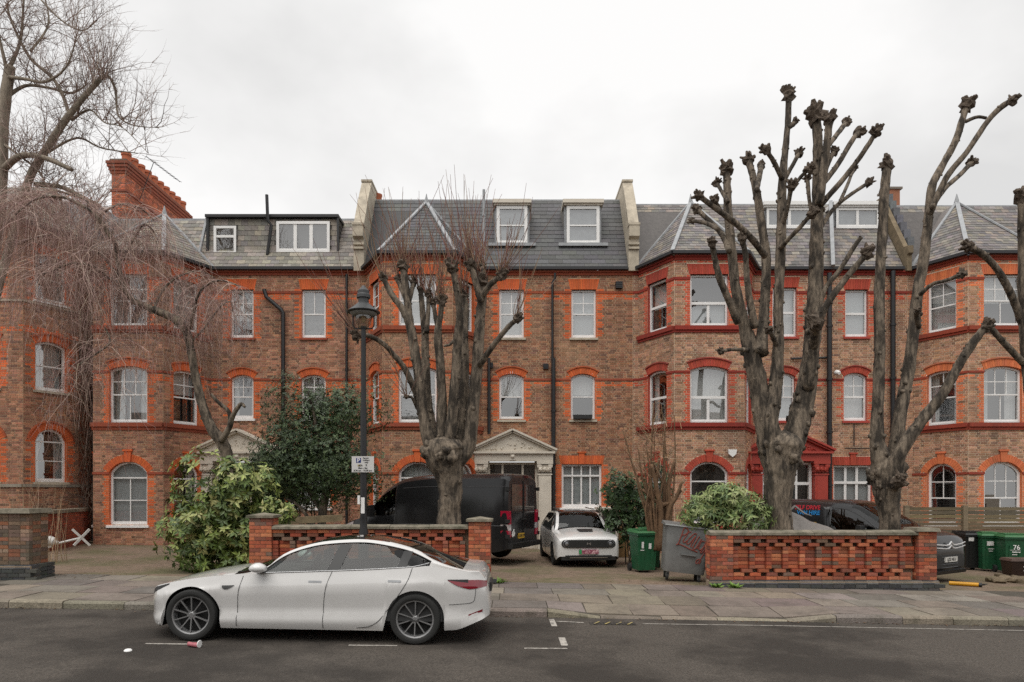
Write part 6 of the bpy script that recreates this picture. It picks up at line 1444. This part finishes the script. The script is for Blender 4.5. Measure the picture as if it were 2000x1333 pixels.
# left gate pier with wall running out of frame
dp = 13.3; x1 = wx(57, dp); x0 = wx(-30, dp); zt3 = HC - (1003 - HY) * dp / FPX; zb3 = pave_z(x1, dp)
GP = thing('gate_pier', ((x0 + x1) / 2, dp, zb3), 'weathered brick gate pier with mossy flat cap at the left edge', 'pier'); w = Wall(GP, 300); PW = [(.2, .12, .075), (.25, .15, .1), (.16, .105, .075), (.3, .2, .14), (.13, .1, .075), (.28, .11, .06)]
n = int((zt3 - zb3) / .0762) - 3; w.pier(x0, x1, dp, zt3 - n * .0762, n, PW, .55); w.plinth(x0 - .06, x1 + .07, dp - .07, zt3 - n * .0762 - 4 * .0762, 3); [w.rest.box(x1 - .05, x1 + .075, dp - .03 + i * .225, dp + .185 + i * .225, zb3 - .1 if r == 0 else zt3 - (n + 4 - r) * .0762, zt3 - (n + 3 - r) * .0762 - .01, jit((.07, .07, .068), .2)) for i in range(3) for r in range(4)]; w.rest.box(x0 - 2.4, x0, dp + .05, dp + .4, zb3 - .1, zt3 - .15, (.22, .13, .09)); w.done()
m = MB(); m.hexa([(x0 - .1, dp - .08, zt3), (x1 + .06, dp - .08, zt3), (x1 + .06, dp + .62, zt3), (x0 - .1, dp + .62, zt3), (x0 - .08, dp - .06, zt3 + .08), (x1 + .04, dp - .06, zt3 + .09), (x1 + .04, dp + .6, zt3 + .09), (x0 - .08, dp + .6, zt3 + .08)]); m.build('pier_cap', COPING, GP)
# low boundary wall between the two left gardens
F = Face((-13.35, 19.7), (-14.25, 23.2)); zl = garden(-13.8, 21)
LW = thing('boundary_wall', (-13.8, 21.5, zl), 'low red brick boundary wall with stone coping beside the left house', 'wall'); mb = MB(); F = Face((-14.25, 23.2), (-13.35, 19.7))
F = Face((-13.35, 19.7), (-14.25, 23.2))
mbx = MB(); brickwork(mbx, F, zl - .2, 1.3, [], [(.3, .07, .035), (.36, .085, .04), (.24, .06, .035)], None, (.2, .12, .085)); mbx.build('brickwork', BRICK, LW, kind='stuff')
m = MB(); q = [F.p(-.05, 1.3, .06), F.p(F.len, 1.3, .06), F.p(F.len, 1.3, -.3), F.p(-.05, 1.3, -.3)]; m.hexa(q + [p + Vector((0, 0, .1)) for p in q]); m.build('coping_stone', COPING, LW)
m = MB(); q = [F.p(0, zl - .2, -.004), F.p(F.len, zl - .2, -.004), F.p(F.len, zl - .2, -.24), F.p(0, zl - .2, -.24)]; m.hexa(q + [Vector((p.x, p.y, 1.3)) for p in q]); m.build('mortar_core', MORTAR, LW)

# ================================================================ lamp post and sign
LX, LD = wx(710, 13.35), 13.35; LP = thing('street_lamp', (LX, LD, pave_z(LX, LD)), 'black lamp post with a round shaded lantern behind the white car', 'lamp post'); SL_ = FPX / LD
def lz(y): return HC + (HY - y) / SL_
m = MB(); m.lathe((LX, LD, pave_z(LX, LD)), (0, 0, 1), [(.1, 0), (.1, 1.0), (.07, 1.12), (.07, 1.3)], 16); m.build('base', BLACKP, LP, smooth=40)
m = MB(); m.lathe((LX, LD, 1.2), (0, 0, 1), [(.068, 0), (.06, lz(800) - 1.2), (.05, lz(790) - 1.2), (.045, lz(643) - 1.2), (.06, lz(643) - 1.2), (.06, lz(638) - 1.2)], 16); m.build('column', BLACKP, LP, smooth=40)
m = MB()
for s_ in (-1, 1): m.tube([(LX, LD, lz(643)), (LX + s_ * .17, LD, lz(642)), (LX + s_ * .205, LD, lz(636)), (LX + s_ * .205, LD, lz(612)), (LX + s_ * .2, LD, lz(598))], .014, 8)
m.split('bracket', BLACKP, LP, smooth=50)
hoodm = mat('lamp_hood', (.05, .052, .054), .45, var=.15)
m = MB(); m.lathe((LX, LD, lz(611)), (0, 0, 1), [(.315, 0), (.32, .012), (.29, .03), (.2, .1), (.12, .17), (.1, .19), (.1, .27), (.13, .28), (.13, .34), (.115, .36), (.115, .42), (.07, .46), (.05, .48), (.03, .52)], 28); m.build('hood', hoodm, LP, smooth=35)
m = MB(); m.lathe((LX, LD, lz(612)), (0, 0, -1), [(.26, 0), (.25, .02), (.2, .06), (.12, .07)], 24); m.build('reflector', mat('lamp_reflector', (.2, .2, .19), .5), LP, smooth=40)
m = MB(); m.lathe((LX, LD, lz(613)), (0, 0, -1), [(.16, 0), (.165, .08), (.14, .2), (.1, .27), (.04, .29)], 20); m.build('globe', glass('lamp_globe', (.75, .72, .68), .08, 1.2), LP, smooth=60)
m = MB(); m.lathe((LX, LD, lz(613)), (0, 0, -1), [(.04, 0), (.05, .08), (.03, .16), (.01, .19)], 12); m.build('bulb', mat('bulb', (.6, .45, .25), .4), LP, smooth=60)
m = MB(); m.box(LX - .09, LX - .05, LD - .12, LD - .05, lz(985), lz(968)); m.box(LX - .035, LX + .035, LD - .075, LD - .06, lz(1003), lz(972)); m.build('sticker', WHITE, LP)
PS = thing('parking_sign', (wx(709, LD), LD - .08, lz(923)), 'small white permit parking sign with blue P on the lamp post', 'sign'); sx0, sx1, sz0, sz1 = wx(687, 13.27), wx(730.5, 13.27), lz(923), lz(892); SY = LD - .08
m = MB(); m.box(sx0, sx1, SY - .004, SY, sz0, sz1); m.build('plate', mat('sign_white', (.58, .57, .55), .5), PS)
m = MB(); m.box(LX - .07, LX + .07, SY, SY + .03, lz(900), lz(897)); m.box(LX - .07, LX + .07, SY, SY + .03, lz(918), lz(915)); m.build('clip', GREYSTEEL, PS)
def sg(fx, fz): return Vector((sx0 + (sx1 - sx0) * fx, SY - .0065, sz1 - (sz1 - sz0) * fz)) - ORG[PS.name]
m = MB(); p0, p1 = sg(.2, .11) + ORG[PS.name], sg(.42, .41) + ORG[PS.name]; m.box(p0.x, p1.x, SY - .006, SY - .0045, p1.z, p0.z); m.build('blue_panel', mat('sign_panel_blue', (.012, .03, .16), .5), PS)
m = MB(); p0, p1 = sg(.27, .53) + ORG[PS.name], sg(.4, .64) + ORG[PS.name]; m.box(p0.x, p1.x, SY - .006, SY - .0045, p1.z, p0.z); m.build('yellow_panel', YEL, PS)
for s_, fx, fz, sz, mm_ in (('P', .31, .265, .115, WHITE), ('Permit', .63, .12, .042, INK), ('holders', .65, .25, .042, INK), ('only', .66, .38, .042, INK), ('CA', .41, .58, .05, INK), ('R', .66, .57, .055, INK), ('Mon - Sat', .5, .745, .045, INK), ('8.30 am - 10.00 pm', .5, .9, .045, INK)):
    lettering(s_, sz, mm_, PS, FR(sg(fx, fz) + (Vector((0, -.001, 0)) if s_ == 'P' or s_ == 'CA' else Vector()), (1, 0, 0), (0, 0, 1)), .001)

# ================================================================ bins and clutter
def wheelie_bin(X, d, label, rz=0, body=GREENPL, lid=GREENLID, mark=None, h=1.07):
    B = thing('wheelie_bin', (X, d, garden(X, d)), label, 'bin', 'wheelie bins', rz=rz, local=True)
    m = MB(); wb, wt, db, dt = .215, .265, .24, .31
    m.hexa([(-wb, -db, .06), (wb, -db, .06), (wb, db * .8, .06), (-wb, db * .8, .06), (-wt, -dt, h - .09), (wt, -dt, h - .09), (wt, dt, h - .09), (-wt, dt, h - .09)])
    for x in (-.12, .12): m.hexa([(x - .04, -db - .012, .1), (x + .04, -db - .012, .1), (x + .04, -db, .1), (x - .04, -db, .1), (x - .045, -dt - .006, h - .3), (x + .045, -dt - .006, h - .3), (x + .045, -dt + .01, h - .3), (x - .045, -dt + .01, h - .3)])
    m.box(-wt - .025, wt + .025, -dt - .03, dt + .03, h - .13, h - .075); m.build('body', body, B, local=True)
    m = MB(); m.hexa([(-.30, -.36, h - .075), (.30, -.36, h - .075), (.30, .36, h - .06), (-.30, .36, h - .06), (-.27, -.32, h - .03), (.27, -.32, h - .03), (.27, .36, h + .01), (-.27, .36, h + .01)])
    m.box(-.22, .22, -.2, .2, h - .02, h + .018); m.tube([(-.26, .4, h - .05), (.26, .4, h - .05)], .018, 8); m.build('lid', lid, B, local=True)
    for x in (-.26, .26): m = MB(); m.lathe((x, .26, .1), (1, 0, 0), [(.1, -.03), (.1, .03), (.04, .035)], 16); m.build('wheel', TYRE, B, local=True)
    for s_, z, sz in mark or []: lettering(s_, sz, WHITE, B, FR((0, -.262 - (z - .06) * .071 - .012, z), (1, 0, 0), (0, .07, 1)), .003)
    return B
BLK = mat('bin_black', (.012, .013, .013), .5)
def stickers(B, rects, m=WHITE):
    for x0, x1, z0, z1 in rects:
        q = MB(); y = lambda z: -.256 - (z - .06) * .071 - .016; q.add([(x0, y(z0), z0), (x1, y(z0), z0), (x1, y(z1), z1), (x0, y(z1), z1)], [(0, 1, 2, 3)]); q.build('label_sticker', m, B, local=True)
b = wheelie_bin(wx(1256, 17.5), 17.5, 'green wheelie bin with white stickers, beside the graffiti metal bin', R(12)); stickers(b, [(-.17, -.11, .62, .78), (-.2, -.1, .56, .58), (.02, .09, .6, .74)])
wheelie_bin(wx(1270, 18.2), 18.25, 'green wheelie bin half hidden behind the graffiti metal bin', R(-6))
b = wheelie_bin(wx(1893, 19.6), 19.6, 'black wheelie bin behind the hire van bonnet', R(-4), BLK, BLK); stickers(b, [(-.2, -.06, .82, .92)])
b = wheelie_bin(wx(1928, 19.3), 19.3, 'green wheelie bin next to the black bin, white label on front', R(-10)); stickers(b, [(-.15, .02, .72, .84), (-.12, .03, .62, .64), (-.1, .0, .56, .58)])
b = wheelie_bin(wx(1973, 18.7), 18.7, 'green wheelie bin numbered 76 in white', R(-10), mark=[('76', .72, .17), ('london.gov', .6, .045)]); stickers(b, [(-.16, .1, .645, .655), (-.1, .02, .52, .54)])
wheelie_bin(wx(2016, 18.6), 18.6, 'green wheelie bin cut by the right edge of the frame', R(-10), mark=[('70', .75, .15)])
# galvanised rubbish container with graffiti
GB = thing('metal_bin', (wx(1330, 15.35), 15.35, garden(3.8, 15.3)), 'dented grey steel rubbish container on castors with red graffiti', 'bin', rz=R(-7), local=True); GB.rotation_euler = (0, R(6.5), R(-7))
m = MB(); W0, W1, dB, dT, z0, z1 = .44, .5, .34, .42, .2, 1.22
def gx(i, k): return None
ring = []
for (w_, d_, z) in ((W0, dB, z0), (W0 + .01, dB + .02, z0 + .1), ((W0 + W1) / 2, (dB + dT) / 2, .7), (W1, dT, z1)):
    rr_ = .1; row = []
    for cx, cy, a0 in ((w_ - rr_, -d_ + rr_, -90), (w_ - rr_, d_ - rr_, 0), (-w_ + rr_, d_ - rr_, 90), (-w_ + rr_, -d_ + rr_, 180)):
        for i in range(5): a = R(a0 + 90 * i / 4); row.append((cx + rr_ * math.cos(a), cy + rr_ * math.sin(a), z))
    ring.append(row)
k = len(ring[0]); m.add([p for r_ in ring for p in r_], [(i * k + j, i * k + (j + 1) % k, (i + 1) * k + (j + 1) % k, (i + 1) * k + j) for i in range(3) for j in range(k)] + [tuple(range(k))[::-1]]); m.build('body', GREYSTEEL, GB, smooth=40, local=True)
m = MB(); m.hexa([(-.53, -.45, 1.21), (.53, -.45, 1.21), (.53, .45, 1.21), (-.53, .45, 1.21), (-.52, -.44, 1.235), (.52, -.44, 1.235), (.52, .44, 1.28), (-.52, .44, 1.28)]); m.build('lid', GREYSTEEL, GB, local=True)
m = MB(); m.box(-.12, .2, -.43, -.385, .6, .625); m.build('handle', GREYSTEEL, GB, local=True); m = MB(); m.tube([(.44, -.43, 1.16), (.4, -.42, 1.05), (.37, -.41, .98)], .008, 6); m.build('lid_stay', CHROME, GB, local=True)
for x in (-.34, .34):
    for y in (-.24, .24):
        m = MB(); m.lathe((x, y, .085), (1, 0, 0), [(.085, -.025), (.085, .025), (.03, .03)], 16); c_ = m.build('castor', TYRE, GB, smooth=40, local=True); m = MB(); m.box(x - .035, x + .035, y - .03, y + .03, .09, .21); m.build('castor_fork', GREYSTEEL, c_, local=True)
GRAF = mat('graffiti_red', (.23, .045, .03), .7)
strokes = [[(455, 555), (490, 535), (530, 390), (560, 260), (590, 245), (640, 290), (620, 350), (560, 380), (540, 370)], [(490, 540), (600, 580), (720, 640), (850, 690)], [(700, 330), (660, 320), (600, 420), (570, 480), (590, 515), (640, 480)], [(800, 370), (760, 350), (690, 420), (640, 500), (650, 545), (700, 520), (790, 390), (720, 570), (740, 590)], [(850, 400), (790, 520), (760, 610), (790, 640), (840, 560), (890, 450), (830, 600), (850, 620)], [(960, 500), (900, 490), (860, 600), (880, 650), (930, 620), (975, 520), (930, 640), (890, 690)], [(1020, 570), (980, 560), (930, 640), (900, 700), (940, 690), (1020, 570), (970, 700), (930, 790), (880, 890), (850, 900), (850, 850), (890, 820), (930, 850), (900, 910)]]
for st in strokes:
    pts = []
    for cx, cy in smooth_path([tuple(map(float, p)) for p in st], 4):
        u = (cx - 660) / 9.52 / 88; z = .2 + (1085 - (cy - .115 * (cx - 660))) / 9.52 / 88 * 1.0; y = -(.34 + (z - .2) * .08) - .012; pts.append((u, y, z))
    m = MB(); m.tube(pts, .011, 5); m.build('graffiti_stroke', GRAF, GB, smooth=60, local=True)
# vehicle or bike under a grey tarpaulin
TP = thing('tarpaulin', (6.9, 16.0, garden(6.9, 16)), 'grey tarpaulin draped over something behind the pierced wall', 'cover'); m = MB(); nx, ny = 34, 14; zg_ = garden(6.9, 16)
rid = interp([(wx(1440, 16), .9), (wx(1500, 16), 1.4), (wx(1540, 16), 1.47), (wx(1575, 16), 1.33), (wx(1600, 16), 1.2), (wx(1640, 16), .98), (wx(1658, 16), .6), (wx(1670, 16), .2)])
for i in range(nx + 1):
    x = wx(1440, 16) + (wx(1670, 16) - wx(1440, 16)) * i / nx
    for j in range(ny + 1):
        t = j / ny; y = 15.35 + 1.5 * t; s_ = math.sin(math.pi * t) ** .55; z = zg_ + (rid(x) - zg_) * (.12 + .88 * s_) + .03 * mnoise.noise(Vector((x * 4, y * 4, 1))) + .025 * math.sin(x * 9 + y * 5) * s_
        m.v.append((x, y, z)); m.c.append((1, 1, 1))
for i in range(nx):
    for j in range(ny): m.f.append((i * (ny + 1) + j, (i + 1) * (ny + 1) + j, (i + 1) * (ny + 1) + j + 1, i * (ny + 1) + j + 1)); m.m.append(0)
tb = m.build('sheet', mat('tarp_grey', (.22, .2, .185), .6, var=.2, vscale=3), TP, smooth=180); sm = tb.modifiers.new('thick', 'SOLIDIFY'); sm.thickness = .006
m = MB(); m.tube([at(1552, 989, 15.9), at(1538, 1003, 15.6), at(1520, 1007, 15.4)], [.03, .02, .01], 6); m.tube([at(1552, 989, 15.9), at(1572, 1004, 15.6), at(1585, 1008, 15.4)], [.03, .02, .01], 6); m.split('sheet_fold', MATS['tarp_grey'], TP, smooth=60)
# slatted fence
FD = 21.4; FN = thing('slatted_fence', (wx(1900, FD), FD, garden(14, FD)), 'brown horizontal slat fence in front of the right-edge house', 'fence'); zf = HC - (990 - HY) * FD / FPX; zb_ = garden(14, FD)
nsl = int((zf - zb_) / .118)
for i in range(nsl):
    z = zf - (i + 1) * .118
    for a, b in ((1768, 1882), (1886, 2040)):
        m = MB(); m.box(wx(a, FD), wx(b, FD), FD, FD + .02, z + rnd.uniform(-.003, .003), z + .1); o = m.build('slat', WOOD, FN); o.color = (*jit(rnd.choice([(.15, .12, .07), (.18, .14, .085), (.125, .105, .07), (.2, .15, .09)]), .1), 1)
for x in (1770, 1884, 2036): m = MB(); m.box(wx(x, FD) - .07, wx(x, FD) + .07, FD - .06, FD + .06, zb_, zf + .04); o = m.build('post', WOOD, FN); o.color = (.22, .17, .11, 1)
# crate numbered 70, stone edging, yellow tube
BX = thing('plastic_crate', (wx(1990, 16.9), 16.9, garden(12, 16.9)), 'small dark brown box marked 70 on rough stones', 'box', local=True, rz=R(-6)); m = MB(); zc0 = .13
m.hexa([(-.26, -.2, zc0), (.26, -.2, zc0), (.26, .2, zc0), (-.26, .2, zc0), (-.3, -.23, zc0 + .36), (.3, -.23, zc0 + .36), (.3, .23, zc0 + .36), (-.3, .23, zc0 + .36)]); m.build('body', mat('brown_plastic', (.035, .016, .01), .5, var=.3), BX, local=True)
m = MB(); m.hexa([(-.32, -.25, zc0 + .36), (.32, -.25, zc0 + .36), (.32, .25, zc0 + .36), (-.32, .25, zc0 + .36), (-.29, -.22, zc0 + .42), (.29, -.22, zc0 + .42), (.29, .22, zc0 + .42), (-.29, .22, zc0 + .42)]); m.build('lid', mat('brown_lid', (.1, .06, .045), .6, var=.3), BX, local=True)
lettering('70', .17, WHITE, BX, FR((.05, -.222, zc0 + .17), (1, 0, 0), (0, -.08, 1)), .004)
RK = mat('rough_stone', (.2, .155, .1), .95, var=.35, vscale=8, bump=.6, bscale=30, dark=(.07, .08, .03), dscale=4, damt=.7)
SE = thing('stone_edging', (wx(1985, 16.4), 16.4, garden(11.5, 16.4)), 'rough stone edging blocks under the brown box', 'stones')
for i, (x, y, s_) in enumerate(((1938, 1118, .16), (1962, 1122, .2), (1990, 1128, .22), (1975, 1128, .15), (1998, 1140, .18), (2015, 1130, .25), (1950, 1116, .15))):
    p = at(x, y, 16.5 - i * .05); m = MB(); zz = garden(p.x, p.y); m.blob(Vector((p.x, p.y, zz + .03)), s_, i + 40, 9, 6, .5); o = m
    m.v = [(v[0], v[1], zz - .02 + max(0, (v[2] - zz + .1)) * .55) for v in m.v]; m.build('stone', RK, SE, smooth=50)
for a, b in ((1958, 2040),): m = MB(); p, q = at(a, 1112, 16.9), at(b, 1112, 16.9); m.box(p.x, q.x, 16.6, 17.2, garden(12, 17) - .02, garden(12, 17) + .135); m.build('slab', RK, SE)
YT = thing('yellow_tube', (wx(1885, 15.3), 15.2, garden(10, 15.3)), 'yellow plastic tube lying on the ground right of the wall', 'tube'); p, q = at(1854, 1140, 15.4), at(1915, 1150, 15.05); p.z = garden(p.x, p.y) + .045; q.z = garden(q.x, q.y) + .045
m = MB(); m.tube([p, q], .045, 14); m.build('tube', mat('yellow_plastic', (.62, .3, .012), .45, var=.1), YT, smooth=50)
d_ = (q - p).normalized(); m = MB(); m.tube([q - d_ * .03, q + d_ * .03], .049, 14); m.build('cap', BLACKPL, YT, smooth=50); m = MB()
for i in range(5): m.tube([q, q + d_ * rnd.uniform(.06, .14) + Vector((0, rnd.uniform(-.04, .04), rnd.uniform(-.02, .04)))], [.02, .008], 5)
m.build('torn_end', BLACKPL, YT)
# overturned parasol stand
PB_ = thing('parasol_stand', (wx(158, 19.6), 19.6, garden(-12, 19.6)), 'white parasol stand lying on its side by the left house', 'stand'); WM = mat('white_metal', (.6, .58, .55), .5, var=.1); dd_ = 19.6
c_ = at(158, 1051, dd_); m = MB(); m.bar(at(141, 1034, dd_ - .1), at(176, 1066, dd_ + .1), .05, .06); m.split('foot', WM, PB_); m = MB(); m.bar(at(175, 1034, dd_ + .15), at(144, 1066, dd_ - .15), .05, .06); m.split('foot', WM, PB_)
m = MB(); m.tube([c_, at(112, 1062, dd_ - .25)], .032, 10); m.build('pole', WM, PB_, smooth=50)
m = MB(); m.lathe(at(114, 1061, dd_ - .25), (at(95, 1056, dd_ - .3) - at(114, 1061, dd_ - .25)), [(.05, 0), (.07, .08), (.12, .12), (.14, .25), (.1, .3)], 14); m.build('hub', WM, PB_, smooth=40); m = MB(); m.lathe(at(96, 1066, dd_ - .3), (0, -1, 0), [(.07, -.03), (.07, .03), (.02, .04)], 14); m.build('wheel', WM, PB_, smooth=40)
# bin cupboard frame by the middle house window
CU = thing('bin_cupboard', (wx(1189, 21), 21.2, garden(3, 21)), 'white framed dark bin cupboard beside the small white hatchback', 'cupboard'); a, b, zt_ = wx(1174, 21), wx(1205, 21), HC - (993 - HY) * 21 / FPX; zz = garden(3, 21)
for x in (a, b): m = MB(); m.box(x - .04, x + .04, 21, 21.1, zz, zt_ - .06); m.build('post', CREAM, CU)
m = MB(); m.box(a - .08, b + .08, 20.92, 22, zt_ - .06, zt_ + .02); m.build('lintel', CREAM, CU); m = MB(); m.box(a + .04, (a + b) / 2 - .004, 21.03, 21.06, zz, zt_ - .06); m.box((a + b) / 2 + .004, b - .04, 21.03, 21.06, zz, zt_ - .06); m.split('door', mat('cupboard_door', (.06, .05, .045), .8), CU); m = MB(); m.box(a - .03, b + .03, 21.1, 22, zz, zt_ - .07); m.build('carcass', mat('cupboard_wood', (.1, .085, .07), .8), CU)
m = MB(); m.box(b + .1, b + .42, 21.3, 21.36, zz, zt_ - .2); tag(m.build('wood_panel', mat('ochre_board', (.22, .13, .05), .85, var=.3, vscale=5)), 'ochre board standing between the bin cupboard and the ivy', 'board')
# sloping timber behind the left wall
m = MB(); m.bar(at(540, 1019, 16.3), at(668, 1012, 16.9), .12, .16); tag(m.build('timber_edging', mat('old_timber', (.22, .17, .1), .9, var=.3, vscale=6)), 'weathered timber edging behind the left brick wall', 'timber')
# litter on the road
def litter_pt(x, y): X, d = road_pt(x, y); return Vector((X, d, ground(X)))
p = litter_pt(382, 1264); CP = thing('paper_cup', p, 'crushed pink paper cup lying beside the white car front wheel', 'cup'); ax = Vector((1, -.2, -.05))
m = MB(); m.lathe(p + Vector((-.085, 0, .042)), ax, [(.03, 0), (.034, .05), (.044, .14), (.046, .145), (.04, .142), (.02, .02)], 16); m.v = [(v[0], v[1], p.z + max(.002, (v[2] - p.z) * (.85 + .25 * mnoise.noise(Vector(v) * 30)))) for v in m.v]; m.build('cup', mat('cup_pink', (.42, .13, .15), .6, var=.2, vscale=20), CP, smooth=50)
m = MB(); m.lathe(p + Vector((.055, -.028, .042)), ax, [(.045, 0), (.048, .006), (.045, .012)], 16); m.build('rim', WHITE, CP, smooth=50)
p = litter_pt(250, 1272); m = MB(); m.lathe(p, (.05, -.1, 1), [(.045, .0), (.046, .008), (.04, .014), (.036, .02), (.02, .022)], 18); tag(m.build('cup_lid', WHITE, smooth=50), 'white plastic cup lid lying on the road', 'lid')
lr = random.Random(5)
m = MB()
for i in range(420):                                   # blown leaves in the gutter and drives
    k = lr.random()
    if k < .35: X, d = lr.uniform(-9, 9), KY - abs(lr.gauss(.04, .06)); z = ground(X) + .006
    elif k < .6: X, d = lr.gauss(3.7, .9), lr.gauss(14.9, .45); z = garden(X, d) + .006
    elif k < .75: X, d = lr.gauss(-9.0, .5), lr.gauss(14.3, .4); z = (garden(X, d) if d > 14.2 else pave_z(X, d)) + .008
    else: X, d = lr.uniform(-9, 9), lr.uniform(14.2, 17); z = garden(X, d) + .006
    a = lr.uniform(0, 6.28); leaf(m, Vector((X, d, z)), Vector((math.cos(a), math.sin(a), .1)), Vector((0, 0, 1)), lr.uniform(.03, .075), .03, jit(lr.choice([(.1, .05, .025), (.15, .085, .04), (.07, .04, .025), (.2, .13, .07)]), .2, lr))
m.build('fallen_leaves', LEAF, kind='stuff')
